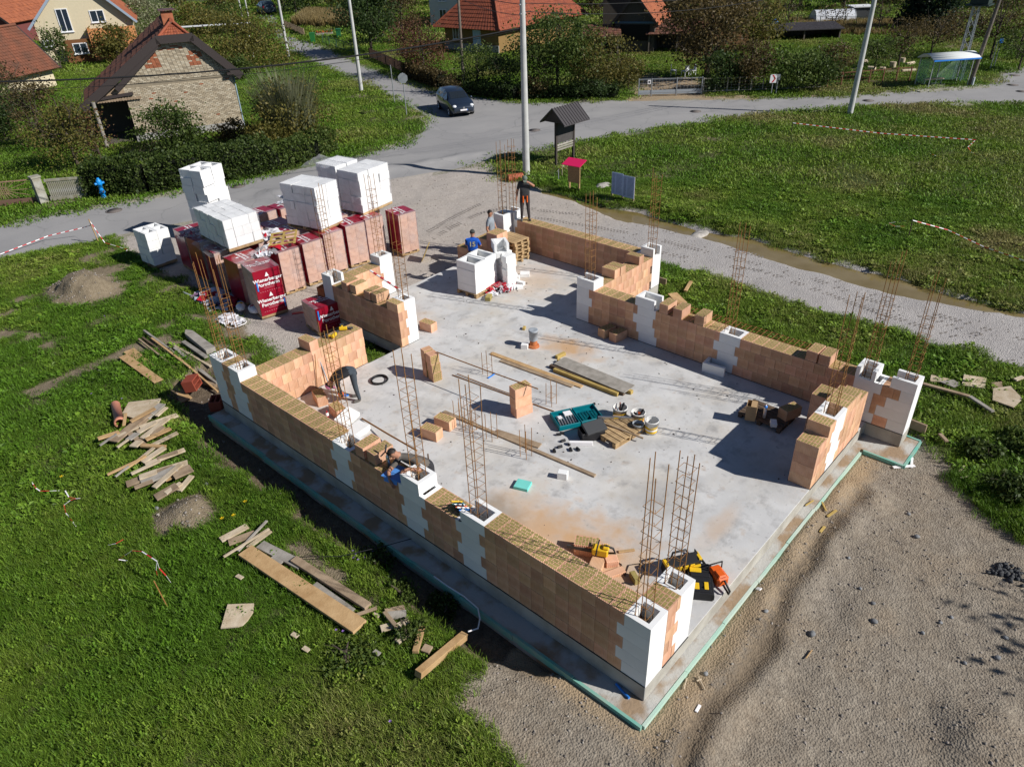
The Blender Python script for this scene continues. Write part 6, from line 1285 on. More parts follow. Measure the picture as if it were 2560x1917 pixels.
# red roofed board
a = g0(1422, 480, GZ); b = g0(1447, 485, GZ); d = b-a; L_ = max(d.length, .55); t = thing('site_board', 'wooden site board with a crimson top sheet at the ditch', 'site board', a, math.atan2(d.y, d.x)); 
for x in (.03, L_-.03): mb = MB(); mb.box(x-.03, -.03, -.25, x+.03, .03, 1.25); mb.build('post', WD['fresh_board'], t)
mb = MB(); mb.box(-.02, -.05, .45, L_+.02, -.032, 1.2); mb.build('panel', mat('chipboard', (.30, .20, .10), rough=.9, var=.3, nscale=30), t); mb = MB(); mb.cbox((L_/2, -.02, 1.3), (L_+.35, .55, .025), rx=R(18)); mb.build('top_sheet', mat('crimson', (.62, .015, .10), rough=.5), t)
# info boards
a = g0(1528, 502, GZ); b = g0(1584, 515, GZ); d = b-a; L_ = d.length; t = thing('info_board', 'pair of pale blue printed notice sheets on three stakes', 'notice board', a, math.atan2(d.y, d.x)); PB = mat('notice_blue', (.30, .40, .60), rough=.6); INK = mat('notice_print', (.10, .15, .28), rough=.6)
for x in (.03, L_/2, L_-.03): mb = MB(); mb.box(x-.03, -.02, -.25, x+.03, .02, 1.15); mb.build('stake', WD['worn_board'], t)
for i in range(2):
    x0, x1 = .0+i*L_/2+.02, (i+1)*L_/2-.01+.02; s = MB(); s.box(x0, -.04, .32-.03*i, x1, -.025, 1.2-.04*i); so_ = s.build('sheet', PB, t); mb = MB()
    for k in range(16): y0 = 1.12-.04*i-.047*k; mb.add([(x0+.04, -.0415, y0), (x0+.04+(x1-x0)*random.uniform(.15, .25), -.0415, y0), (x0+.04+(x1-x0)*.2, -.0415, y0+.02), (x0+.04, -.0415, y0+.02)], [(0, 1, 2, 3)]); mb.add([(x0+(x1-x0)*.4, -.0415, y0), (x1-.04-random.uniform(0, .1), -.0415, y0), (x1-.05, -.0415, y0+.015), (x0+(x1-x0)*.4, -.0415, y0+.015)], [(0, 1, 2, 3)])
    mb.build('print_lines', INK, so_)
s5 = g0(1405, 445, GZ); stake('thin striped stake with tape left of the crimson topped board', s5, .62, 'pale_board', .03); tape('tape scraps tied to the stake by the crimson topped board', [up(s5, .3)+Vector((-.25, .1, 0)), up(s5, .55), up(s5, .35)+Vector((.25, -.1, .0)), up(s5, .35)+Vector((.5, -.2, .02))], .05)
stake('dark thin stake beside the notice shelter', g0(1396, 462, GZ), .6, GRY, .03)
mb = MB(); mb.blob((0, 0, .05), .5, .3, .1, jit=.15); tag(mb.build('stone_slab', mat('pale_stone', (.45, .42, .38), rough=.9, var=.3), None, loc=g0(1508, 468, GZ)), 'pale stone slab at the ditch edge near the blue notice sheets', 'stone')
mb = MB()
for k in range(10): mb.tube([(k*.07, 0, 0), (k*.07+.05, 0, 0)], .17, 12); mb.tube([(k*.07+.05, 0, 0), (k*.07+.07, 0, 0)], .15, 12, cap=False)
o = mb.build('corrugated_pipe', mat('terracotta_pipe', (.42, .12, .06), rough=.6), None, loc=g0(1270, 446, -.2), rz=R(-30)); tag(o, 'ribbed orange drain pipe end by the base of the nearest pole', 'pipe')
mb = MB(); mb.blob((0, 0, .0), .6, .26, .09, jit=.12, nu=14); tag(mb.build('pale_boulder', mat('pale_stone', (.45, .42, .38), rough=.9, var=.3), None, loc=g0(1748, 588, -.42)), 'flat pale rock in the puddle along the track', 'rock')
# signs
def sign(label, px, py, h, plate, col, face_az, back=None):
    t = thing('road_sign', label, 'road sign', g0(px, py, GZ), face_az, 'road signs'); mb = MB(); mb.tube([(0, 0, -.1), (0, 0, h)], .03, 8); mb.build('post', GALV, t)
    if plate == 'oct': mb = MB(); mb.prism([(.3*math.cos(R(22.5+45*k)), .3*math.sin(R(22.5+45*k))) for k in range(8)], -.012, .012, 0, Matrix.Translation((0, -.05, h-.3)) @ Matrix.Rotation(R(90), 4, 'X')); mb.build('plate', col, t)
    if plate == 'rect': mb = MB(); mb.box(-.12, -.05, h-.32, .12, -.03, h); mb.build('plate', col, t)
    if plate == 'chev':
        mb = MB(); mb.box(-.2, -.05, h-.5, .2, -.03, h); mb.build('plate', WHT, t); mb = MB()
        for s in (-1, 1): mb.add([(-.1, -.054, h-.25+s*.22), (.06, -.054, h-.25), (.15, -.054, h-.25), (.0, -.054, h-.25+s*.22)], [(0, 1, 2, 3)[::s]])
        mb.build('chevron', mat('tape_red', (.55, .02, .03), rough=.5), t)
sign('grey back of an octagonal road sign at the corner of the grass triangle', 1017, 292, 2.5, 'oct', GALV, R(-40)); sign('thin bare sign post left of the octagonal sign', 987, 262, 2.4, None, GALV, 0)
sign('white sign with a red bend arrow at the verge', 1927, 239, 1.25, 'chev', None, R(-50)); sign('grey backed sign right beside the red bend arrow sign', 1939, 237, 1.2, 'rect', GALV, R(-50))
sign('two blue bus stop poles, left one, right of the shelter', 2474, 176, 1.9, None, mat('pole_blue', (.1, .3, .45), rough=.5), 0); sign('blue bus stop pole with a small plate, right of the shelter', 2483, 172, 1.95, 'rect', BLU, R(-50))
for lab, px, py in (('manhole cover near the notice shelter', 1336, 326), ('manhole cover on the right road, left of the meadow pole', 1739, 279), ('manhole cover on the right road, right of the meadow pole', 2171, 252), ('manhole cover on the road at the right edge, nearest', 2555, 229), ('manhole cover on the right branch, middle', 2532, 213), ('manhole cover on the right branch, farthest', 2536, 189), ('manhole cover on the road behind the left tape', 285, 527), ('manhole cover on the road behind the packs', 595, 466)):
    mb = MB(); mb.lathe([(0, .012), (.27, .012), (.27, 0)], 20); mb.lathe([(.29, .006), (.34, .006), (.34, 0)], 20); tag(mb.build('manhole_cover', mat('cast_iron', (.14, .12, .11), rough=.8), None, loc=g0(px, py, hz(*G(px, py)[:2])+.004)), lab, 'manhole cover', 'manhole covers')
mb = MB(); mb.box(-.6, -.3, -.1, .6, .3, .12); tag(mb.build('culvert_head', FCON, None, loc=g0(2400, 266, GZ), rz=R(-45)), 'concrete culvert head in the grass below the right road', 'culvert')
# bus shelter
a = g0(2292, 222, GZ); b = g0(2404, 214, GZ); d = b-a; L_ = 2.9; az = math.atan2(d.y, d.x); t = thing('bus_shelter', 'glass bus shelter with a curved white roof and a bench', 'bus shelter', g0(2315, 224, GZ), az)
GLS = mat('shelter_glass', (.55, .70, .64), rough=.05, spec=.5); n_ = GLS.node_tree.nodes; tp = n_.new('ShaderNodeBsdfTransparent'); tp.inputs[0].default_value = (.78, .88, .83, 1); ms = n_.new('ShaderNodeMixShader'); ms.inputs[0].default_value = .10
GLS.node_tree.links.new(tp.outputs[0], ms.inputs[1]); GLS.node_tree.links.new(n_['Principled BSDF'].outputs[0], ms.inputs[2]); GLS.node_tree.links.new(ms.outputs[0], n_['Material Output'].inputs[0])
mb = MB(); mb.box(-.9, -.75, -.2, L_+1.0, 1.5, .05); tag(mb.build('bus_stop_pad', FCON, None, loc=t.location, rz=az), kind='structure')
for x in (0, L_/2, L_): mb = MB(); mb.bar((x, 1.2, 0), (x, 1.2, 1.7), .05); mb.build('post', GALV, t)
for x in (0.1, L_-.1): mb = MB(); mb.bar((x, .0, 0), (x, .0, 1.7), .04); mb.build('post', GALV, t)
for i in range(2): mb = MB(); mb.box(.04+i*L_/2, 1.19, .25, L_/2-.04+i*L_/2, 1.205, 1.6); mb.build('glass_pane', GLS, t)
for x in (0, L_): mb = MB(); mb.box(x-.006, .25, .25, x+.006, 1.15, 1.6); mb.build('glass_pane', GLS, t)
mb = MB(); pr = [(y, 1.68+.34*math.sin(math.pi*(y+.35)/1.75)) for y in np.linspace(-.3, 1.35, 10)]
for (y0, za), (y1, zb) in zip(pr[:-1], pr[1:]): mb.add([(-.15, y0, za), (L_+.15, y0, za), (L_+.15, y1, zb), (-.15, y1, zb), (-.15, y0, za-.04), (L_+.15, y0, za-.04), (L_+.15, y1, zb-.04), (-.15, y1, zb-.04)], [(0, 1, 2, 3), (7, 6, 5, 4), (0, 3, 7, 4), (1, 5, 6, 2)], 0, True)
mb.build('roof', mat('shelter_roof', (.62, .64, .62), rough=.4), t); mb = MB(); mb.box(-.15, -.34, 1.66, L_+.15, -.29, 1.74); mb.build('front_edge', BLU, t); mb = MB(); mb.box(.35, .75, .4, 1.7, 1.05, .45); sb_ = mb.build('bench', WD['pale_board'], t)
for x in (.45, 1.6): mb = MB(); mb.bar((x, .9, 0), (x, .9, .4), .05); mb.build('leg', GALV, sb_)
# metal yard gate and fences
def mesh_fence(label, a, b, h, m, nposts, cat='fence', rails=2, group=None, mesh=True, wood=False):
    a = Vector(a); b = Vector(b); d = b-a; L_ = d.length; t = thing('fence', label, cat, a, math.atan2(d.y, d.x), group)
    for k in range(nposts): x = k*L_/(nposts-1); mb = MB(); mb.bar((x, 0, -.05), (x, 0, h), .06); mb.build('post', m, t)
    for k in range(rails): mb = MB(); z = h*(.95-.8*k/max(1, rails-1)); mb.bar((0, 0, z), (L_, 0, z), .035); mb.build('rail', m, t)
    if mesh:
        mb = MB(); n = int(L_/.22)
        for k in range(n): mb.bar((k*L_/n, 0, .05), (k*L_/n, 0, h*.94), .008)
        for k in range(5): mb.bar((0, 0, .1+k*h*.2), (L_, 0, .1+k*h*.2), .008)
        o = mb.build('wire_mesh', m, t); tag(o, kind='stuff')
    if wood:
        n = int(L_/.13)
        for k in range(n): mb = MB(); hh = h*random.uniform(.9, 1.05); mb.box(-.045, -.012, .05, .045, .012, hh); mb.build('picket', m, t, loc=(.06+k*L_/n, .02, 0), rz=0)
    return t
gq = [g0(1596, 240, GZ), g0(1628, 239, GZ), g0(1753, 235, GZ)]
for i, lab in enumerate(('narrow grey metal gate with a small white notice', 'wide grey metal yard gate across the drive')):
    t = mesh_fence(lab, gq[i], gq[i+1], 1.05, GALV, 3 if i else 2, 'gate', 2, 'grey metal yard gates'); d = gq[i+1]-gq[i]; mb = MB(); mb.box(.03, -.012, .06, d.length-.03, .012, .32); mb.build('kick_plate', GRY, t)
    if i == 0: mb = MB(); mb.box(.55, -.03, .7, .75, -.02, .95); s_ = mb.build('notice', WHT, t); mb = MB(); mb.box(.6, -.034, .76, .7, -.031, .88); mb.build('print', DKG, s_)
mesh_fence('wire fence with concrete posts right of the yard gate', g0(1757, 234, GZ), g0(1905, 229, GZ), .95, FCON, 6); mesh_fence('wire fence behind the roadside bushes, leading to the rusty fence', g0(1905, 229, GZ), g0(2065, 222, GZ), .9, FCON, 6)
mesh_fence('rusty pipe fence by the logs, left of the bus shelter', g0(2066, 222, GZ), g0(2272, 205, GZ), .95, mat('rusty_pipe', (.16, .07, .04), rough=.8), 7, rails=1)
mesh_fence('brown weathered picket fence along the side road under the red shrub', g0(925, 146, GZ), g0(1012, 186, GZ), .85, mat('fence_brown', (.085, .05, .035), rough=.85, objvar=.3), 5, mesh=False, wood=True); mesh_fence('green wire fence along the side road beside the dark tree', g0(808, 110, GZ), g0(900, 140, GZ), .85, mat('fence_green', (.03, .08, .05), rough=.6), 6)
mesh_fence('pale paling fence along the far side road by the reeds', g0(712, 70, GZ), g0(762, 92, GZ), .8, WD['worn_board'], 4, mesh=False, wood=True); mesh_fence('leaning grey paling fence between the hedge and the reed shrub', (12.8, 29.9, GZ), (15.2, 30.4, GZ), .95, WD['grey_board'], 4, mesh=False, wood=True)
for lab, px, py, c in (('green wheelie bin at the side road, left of two', 783, 107, (.02, .16, .04)), ('green wheelie bin in the yard, right of two', 848, 96, (.02, .13, .05))):
    t = thing('wheelie_bin', lab, 'bin', g0(px, py, GZ), R(-40), 'green wheelie bins'); mb = MB(); mb.add([(-.2, -.22, .05), (.2, -.22, .05), (.2, .22, .05), (-.2, .22, .05), (-.25, -.28, .85), (.25, -.28, .85), (.25, .28, .85), (-.25, .28, .85)], [(3, 2, 1, 0), (4, 5, 6, 7), (0, 1, 5, 4), (1, 2, 6, 5), (2, 3, 7, 6), (3, 0, 4, 7)]); M_ = mat('bin_green%d' % px, c, rough=.5); mb.build('body', M_, t); mb = MB(); mb.box(-.27, -.3, .85, .27, .3, .92); mb.build('lid', M_, t)
    mb = MB(); mb.tube([(-.24, .22, .1), (.24, .22, .1)], .1, 10); mb.build('wheel', BLK, t)
t = thing('planter', 'low planter with orange flowers by the right bin', 'planter', g0(812, 92, GZ), R(-40)); mb = MB(); mb.ring(-.9, -.25, .9, .25, 0, .4, .05); mb.build('trough', FCON, t); mb = MB()
for k in range(160): x, y = random.uniform(-.85, .85), random.uniform(-.2, .2); z = random.uniform(.35, .6); mb.cbox((x, y, z), (.09, .09, .02), k % 2, random.uniform(0, 3), random.uniform(-.6, .6))
tag(mb.build('flowers', [leaf_mat('flower_red', (.5, .08, .03), (.55, .15, .04), tr=.1), leaf_mat('planter_green', (.04, .08, .02), (.06, .1, .03))], t), kind='stuff')

# ---------------------------------------------------------------- car
def car(label, cat, p, heading, s, paint, plate=True):
    t = thing('car', label, cat, p, heading); t.scale = (s, s, s)
    # half profile sections along x (front at +x): x, sill z, belt z, roof z, half width at sill/belt, half width roof
    GL = mat('car_glass', (.015, .02, .025), rough=.06, spec=.6, coat=.4); CH = mat('chrome', (.6, .62, .64), rough=.2, metal=.9); TY = mat('tyre', (.02, .02, .02), rough=.85)
    S = [(-2.12, .45, .72, .75, .70, .66), (-2.08, .34, .95, 1.0, .80, .70), (-1.95, .28, 1.02, 1.30, .86, .62), (-1.5, .25, 1.02, 1.54, .885, .60), (-.9, .24, 1.0, 1.60, .89, .62), (-.1, .24, .98, 1.58, .89, .61), (.45, .24, .97, 1.46, .885, .60), (1.05, .24, .97, 1.10, .88, .66), (1.2, .24, .97, 1.0, .88, .68), (1.7, .25, .88, .93, .86, .66), (1.98, .27, .76, .80, .80, .62), (2.12, .36, .62, .66, .70, .55)]
    vs, fs = [], []; n = 7
    for x, zs, zb, zr, wb, wr in S: vs += [(x, -wb*.95, zs), (x, -wb, (zs+zb)*.5), (x, -wb*.97, zb), (x, -wr, zr-.03 if zr-zb > .2 else zr), (x, 0, zr), (x, wr, zr-.03 if zr-zb > .2 else zr), (x, wb*.97, zb)]+[(x, wb, (zs+zb)*.5), (x, wb*.95, zs)]
    n = 9
    for i in range(len(S)-1):
        for k in range(n-1): fs.append((i*n+k, i*n+k+1, (i+1)*n+k+1, (i+1)*n+k))
        fs.append((i*n+n-1, i*n, (i+1)*n, (i+1)*n+n-1))
    fs += [tuple(range(n))[::-1], tuple((len(S)-1)*n+k for k in range(n))]; mb = MB(); mb.add(vs, fs, 0, True); o = mb.build('body', paint, t)
    bv = o.modifiers.new('soft', 'BEVEL'); bv.width = .02; bv.segments = 2; bv.limit_method = 'ANGLE'
    def pane(nm, q, off=.012):
        q = [Vector(v) for v in q]; nr = (q[1]-q[0]).cross(q[-1]-q[0]).normalized(); mb = MB(); m_ = len(q); mb.add([v+nr*off for v in q]+[v-nr*.01 for v in q], [tuple(range(m_))]+[(k, m_+k, m_+(k+1) % m_, (k+1) % m_) for k in range(m_)]); mb.build(nm, GL, t)
    pane('windscreen', [(1.06, -.60, 1.10), (1.06, .60, 1.10), (.47, .55, 1.44), (.47, -.55, 1.44)]); pane('rear_window', [(-2.0, .56, 1.06), (-2.0, -.56, 1.06), (-1.62, -.53, 1.44), (-1.62, .53, 1.44)])
    for s_ in (-1, 1):
        for xa, xb, xc, xd in ((-.05, .95, .4, -.05), (-.95, -.12, -.12, -.95), (-1.8, -1.02, -1.02, -1.5)):
            q = [(xa, s_*.862, 1.02), (xb, s_*.855, 1.02 if xb < .5 else 1.05), (xc, s_*.635, 1.42 if xc < .3 else 1.38), (xd, s_*.635, 1.49 if xd > -1.2 else 1.45)]; pane('side_window', q if s_ < 0 else q[::-1])
        mb = MB(); mb.blob((.78, s_*.98, 1.04), .07, .11, .08, nu=8); mb.build('wing_mirror', paint, t)
        mb = MB(); mb.blob((1.93, s_*.62, .72), .17, .17, .11, nu=10); mb.build('headlight', mat('lamp_glass', (.72, .74, .76), rough=.1, spec=.7), t)
        mb = MB(); mb.box(-2.1, s_*.7-.07, .8, -2.02, s_*.7+.07, 1.1); mb.build('tail_light', REDP, t)
        for xw in (1.33, -1.3):
            mb = MB(); mb.tube([(xw, s_*.72, .31), (xw, s_*.90, .31)], .31, 18); w_ = mb.build('wheel', TY, t); mb = MB(); mb.tube([(xw, s_*.895, .31), (xw, s_*.91, .31)], .2, 12)
            for k in range(5): a = 2*math.pi*k/5; mb.bar((xw, s_*.915, .31), (xw+.19*math.cos(a), s_*.915, .31+.19*math.sin(a)), .05, .02)
            mb.build('rim', CH, w_); mb = MB()
    mb = MB(); mb.box(2.02, -.55, .34, 2.135, .55, .42); mb.build('lower_grille', BLK, t)
    for k in range(3): mb = MB(); mb.box(2.02, -.38, .56+.055*k, 2.115-.02*k, .38, .585+.055*k); mb.build('grille_bar', CH, t)
    mb = MB(); mb.tube([(2.1, 0, .63), (2.14, 0, .63)], .075, 14); mb.bar((2.145, 0, .63), (2.145, 0, .7), .012); mb.bar((2.145, 0, .63), (2.145, .06, .595), .012); mb.bar((2.145, 0, .63), (2.145, -.06, .595), .012); mb.build('emblem', CH, t)
    mb = MB(); mb.box(2.125, -.26, .44, 2.15, .26, .54); pl = mb.build('number_plate', WHT, t); mb = MB(); mb.box(2.14, .22, .44, 2.153, .26, .54); mb.build('plate_band', BLU, pl)
    return t
hd = math.atan2(-.86, -.44)
car('dark blue grey compact car turning at the junction', 'car', (26.75, 31.45, hz(26.7, 31.4)), hd, .86, mat('car_paint', (.02, .032, .055), rough=.3, spec=.5, coat=.9, metal=.35))
car('dark van far up the side road at the tree line', 'van', g0(668, 36, GZ), R(70), 1.1, mat('van_paint', (.04, .06, .075), rough=.35, coat=.5))

# ---------------------------------------------------------------- houses
TILE = mat('roof_tile_red', (.30, .082, .04), rough=.85, col2=(.21, .06, .035), nscale=3, objvar=.1); TILEO = mat('roof_tile_old', (.17, .07, .045), rough=.9, col2=(.10, .05, .035), nscale=2.2, lo=.4, hi=.6); TILEB = mat('roof_tile_orange', (.34, .11, .05), rough=.85, col2=(.25, .08, .04), nscale=2); TILEG = mat('roof_grey', (.11, .105, .10), rough=.9, var=.3, nscale=3)
GLASS = mat('window_glass', (.02, .03, .045), rough=.08, spec=.6); WFR = mat('window_white', (.72, .73, .74), rough=.5); BROWNM = mat('brown_metal', (.045, .035, .033), rough=.55)
def tiles(mb, a, b, c, d, nu, nv, th=.03, mi=0):
    """tile rows on the quad a(bottom left) b(bottom right) c(top right) d(top left)"""
    a, b, c, d = map(Vector, (a, b, c, d)); nr = (b-a).cross(d-a).normalized(); at = lambda u, v: a.lerp(b, u).lerp(d.lerp(c, u), v)
    mb.add([a, b, c, d, a-nr*.05, b-nr*.05, c-nr*.05, d-nr*.05], [(0, 1, 2, 3), (7, 6, 5, 4), (0, 4, 5, 1), (1, 5, 6, 2), (2, 6, 7, 3), (3, 7, 4, 0)], mi)
    for j in range(nv):
        for i in range(nu):
            h = th*random.uniform(.8, 1.25); u0, u1, um = i/nu, (i+.93)/nu, (i+.46)/nu; v0, v1 = j/nv, min(1, (j+1.04)/nv)
            P = [at(u0, v0)+nr*h, at(um, v0)+nr*(h*1.7), at(u1, v0)+nr*h, at(u0, v1)+nr*.004, at(um, v1)+nr*.012, at(u1, v1)+nr*.004, at(u0, v0), at(u1, v0)]
            mb.add(P, [(0, 1, 4, 3), (1, 2, 5, 4), (6, 7, 2, 1, 0)], mi)
def frame_of(p, az, z=GZ):
    return Matrix.Translation((p[0], p[1], z)) @ Matrix.Rotation(az, 4, 'Z')
def window(t, x, z, w, h, y=0, ny=-1, shutter=None, label=None):
    """window on a wall facing local -y"""
    mb = MB(); fw = .07; mb.box(x, y-.06, z, x+w, y+.02, z+fw); mb.box(x, y-.06, z+h-fw, x+w, y+.02, z+h); mb.box(x, y-.06, z+fw, x+fw, y+.02, z+h-fw); mb.box(x+w-fw, y-.06, z+fw, x+w, y+.02, z+h-fw); mb.box(x+w/2-.03, y-.055, z+fw, x+w/2+.03, y+.01, z+h-fw); f = mb.build('window', WFR, t)
    mb = MB(); mb.box(x+fw, y-.035, z+fw, x+w-fw, y+.0, z+h-fw); mb.build('pane', GLASS if not shutter else shutter, f); mb = MB(); mb.box(x-.06, y-.12, z-.06, x+w+.06, y-.0, z); mb.build('sill', WFR, f)
def gable_house(label, p, az, W, L, he, hr, wallm, roofm, nu=18, nv=10, over=.4, wins=(), gable_m=None, cat='house', mid=None, hip=False, verge=None):
    """local x across the gable (facing -y), y = length"""
    t = thing('house', label, cat, (p[0], p[1], GZ), az); mb = MB(); mid = W/2 if mid is None else mid
    mb.box(0, 0, -.2, W, L, he)
    if not hip: mb.add([(0, 0, he), (W, 0, he), (mid, 0, hr), (0, L, he), (W, L, he), (mid, L, hr)], [(0, 1, 2), (5, 4, 3), (1, 4, 5, 2), (0, 2, 5, 3)], 1)
    mb.build('wall', [wallm, gable_m or wallm], t); mb = MB(); sl = (hr-he)/mid; sr = (hr-he)/(W-mid); z0 = he-over*sl; z1_ = he-over*sr; e = .08
    if hip:
        k = min(W, L)/2; A = Vector((-over, -over, z0)); B = Vector((W+over, -over, z0)); C = Vector((W+over, L+over, z0)); D = Vector((-over, L+over, z0)); zt = hr
        if L > W: E, F_ = Vector((W/2, W/2, zt)), Vector((W/2, L-W/2, zt)); tiles(mb, A, B, E, E, nu, nv); tiles(mb, B, C, F_, E, int(nu*L/W), nv); tiles(mb, D, A, E, F_, int(nu*L/W), nv); tiles(mb, C, D, F_, F_, nu, nv)
        else: E, F_ = Vector((L/2, L/2, zt)), Vector((W-L/2, L/2, zt)); tiles(mb, A, B, F_, E, nu, nv); tiles(mb, B, C, F_, F_, int(nu*L/W), nv); tiles(mb, D, A, E, E, int(nu*L/W), nv); tiles(mb, C, D, E, F_, nu, nv)
        for q in (A, B): mb.tube([q+Vector((0, 0, .06)), (E if q is A else (E if L > W else F_))+Vector((0, 0, .08))], .09, 6)
    else:
        tiles(mb, (-over, L+over, z0+e), (-over, -over, z0+e), (mid, -over, hr+e), (mid, L+over, hr+e), nu, nv); tiles(mb, (W+over, -over, z1_+e), (W+over, L+over, z1_+e), (mid, L+over, hr+e), (mid, -over, hr+e), nu, nv); mb.tube([(mid, -over, hr+e+.05), (mid, L+over, hr+e+.05)], .09, 6)
    tag(mb.build('roof', roofm, t), kind='stuff')
    if not hip:
        mb = MB(); mb.bar((-over, -over-.02, z0+.02), (mid, -over-.02, hr+.02), .2, .04, up=(0, 1, 0)); mb.bar((W+over, -over-.02, z1_+.02), (mid, -over-.02, hr+.02), .2, .04, up=(0, 1, 0)); mb.build('verge_board', verge or BROWNM, t)
    for w in wins: window(t, *w)
    return t
# the old brick house ------------------------------------------------
A_ = Vector((11.05, 40.9)); az = math.atan2(-2.15, 5.35); HW, HL = 5.75, 6.5; t = thing('old_brick_house', 'old house with a bare brick gable, brown edged roof and no windows', 'house', (A_.x, A_.y, GZ), az)
RAW = mat('raw_brick', (.48, .41, .30), rough=.9, col2=(.40, .33, .23), nscale=2.5); MORT = mat('mortar', (.27, .225, .16), rough=.95, var=.2); RAWR = mat('raw_brick_red', (.40, .14, .07), rough=.9, var=.3, nscale=4); PLINTH = mat('plinth_grey', (.36, .35, .33), rough=.9, var=.2)
he, hr, mid = 3.25, 5.75, 3.3; hipz = 5.0; sl = (hr-he)/mid; sr = (hr-he)/(HW-mid); uL = (hipz-he)/sl; uR = HW-(hipz-he)/sr
mb = MB(); mb.box(0, .0, .5, HW, HL, he); mb.add([(0, 0, he), (HW, 0, he), (uR, 0, hipz), (uL, 0, hipz), (0, HL, he), (HW, HL, he), (mid, HL, hr), (mid, 1.2, hr)], [(0, 1, 2, 3), (1, 5, 6, 7, 2), (4, 0, 3, 7, 6), (6, 5, 4), (2, 7, 3)]); mb.build('wall', MORT, t)
mb = MB(); mb.box(-.06, -.08, -.3, HW+.06, .3, .5); mb.build('plinth', PLINTH, t)
mb = MB(); bw, bh = .205, .068
for r in range(int((hipz-.5)/bh)):
    z = .5+r*bh; xa = max(0, (z+bh-he)/sl) if z+bh > he else 0; xb = HW-(max(0, (z+bh-he)/sr) if z+bh > he else 0); x = xa+(bw/2 if r % 2 else 0)-(.0)
    if xa < x: mb.box(xa, -.012, z+.004, x-.008, .01, z+bh-.004)
    while x < xb-.03:
        x1 = min(x+bw-.01, xb); red = (1.35 < x < 2.0 and 3.75 < z < 4.45) or (3.55 < x < 4.2 and 3.65 < z < 4.4) or (2.1 < x < 3.3 and 4.45 < z < 4.75 and random.random() < .4) or random.random() < .012
        if r in (int((he-.35-.5)/bh), int((he-.35-.5)/bh)+1, int((he-.35-.5)/bh)+2): pass
        else: mb.box(x, -.02-random.uniform(0, .03), z+.008, x1-.006, .01, z+bh-.008, 1 if (red and random.random() < .8) else random.choice((0, 0, 2, 3)))
        x += bw
RAW2 = mat('raw_brick_pale', (.56, .49, .37), rough=.9, var=.15); RAW3 = mat('raw_brick_dark', (.36, .30, .215), rough=.9, var=.15); tag(mb.build('brickwork', [RAW, RAWR, RAW2, RAW3], t), kind='stuff')
mb = MB(); ov = .2; eL = -2.2; zl = he+.1+eL*sl*.75
tiles(mb, (eL, HL+ov, zl), (eL, -ov, zl), (uL, -ov, hipz+.12), (mid-.1, HL+ov, hr+.1), 26, 14); tiles(mb, (HW+.45, -ov, he-.45*sr+.1), (HW+.45, HL+ov, he-.45*sr+.1), (mid, HL+ov, hr+.1), (uR, -ov, hipz+.12), 22, 12)
tiles(mb, (uL, -ov+.02, hipz+.14), (uR, -ov+.02, hipz+.14), (mid+.05, 1.2, hr+.1), (mid-.05, 1.2, hr+.1), 8, 6, mi=1); tiles(mb, (mid-.9, HL+ov, hr-.45), (uL-.2, .1, hipz+.0), (mid, .9, hr+.12), (mid, HL+ov, hr+.12), 24, 5)
mb.tube([(mid, .9, hr+.17), (mid, HL+ov, hr+.17)], .10, 6, 2); mb.tube([(mid, 1.1, hr+.14), (uL, -ov, hipz+.18)], .08, 6, 2); mb.tube([(mid, 1.1, hr+.14), (uR, -ov, hipz+.18)], .08, 6, 1); rf = tag(mb.build('roof', [TILEO, mat('hip_tile_orange', (.34, .10, .045), rough=.85, col2=(.24, .07, .04), nscale=6), TILE], t), kind='stuff')
mb = MB(); mb.box(2.9, 1.5, hr-.5, 3.5, 2.1, hr+.55); ck = mb.build('chimney', RAWR, rf); mb = MB(); mb.box(2.8, 1.35, hr+.62, 3.65, 2.25, hr+.68)
for s in (2.95, 3.45): mb.box(s-.03, 1.75, hr+.55, s+.03, 1.82, hr+.62)
mb.build('chimney_cap', mat('cap_purple', (.11, .06, .06), rough=.6), t)
for a, b in (((eL-.05, -ov-.05, zl-.02), (uL, -ov-.05, hipz+.08)), ((uL-.1, -ov-.05, hipz+.08), (uR+.1, -ov-.05, hipz+.08)), ((uR, -ov-.05, hipz+.08), (HW+.45, -ov-.05, he-.45*sr+.08))): mb = MB(); up_ = Vector((0, -.08, .06)); mb.bar(Vector(a)+up_, Vector(b)+up_, .40, .08, up=(0, 1, 0)); mb.build('verge_board', BROWNM, t)
mb = MB(); mb.bar((-.35, -.3, he-.35), (uL-.1, -.3, hipz-.12), .26, .08, up=(0, 1, 0)); mb.build('inner_rafter', BROWNM, t); mb = MB(); mb.bar((eL+.35, -ov+.05, he-.75), (.4, -.12, he-.62), .2, .14); mb.build('beam', BROWNM, t); mb = MB(); mb.bar((HW-.3, -.25, he-.12), (HW+.3, -.25, he-.12), .25, .12); mb.build('beam', BROWNM, t)
mb = MB(); n = 9
for k in range(18): mb.tube([(eL+.5+.14*k, -ov+.06, he-.86), (eL+.5+.14*k, -ov+.03, he-.86)], .08, 10)
mb.build('scalloped_trim', WD['worn_board'], t); mb = MB(); mb.tube([(eL+.55, -.45, -.2), (eL+.55, -.45, he-.8)], .10, 10); mb.build('porch_post', WD['grey_board'], t); mb = MB(); mb.add([(eL+.5, -.05, he-.6), (0, -.05, he-.6), (0, -.05, he+.05), (eL+.5, -.05, zl+.35)], [(0, 1, 2, 3)]); mb.build('porch_boarding', WD['worn_board'], t)
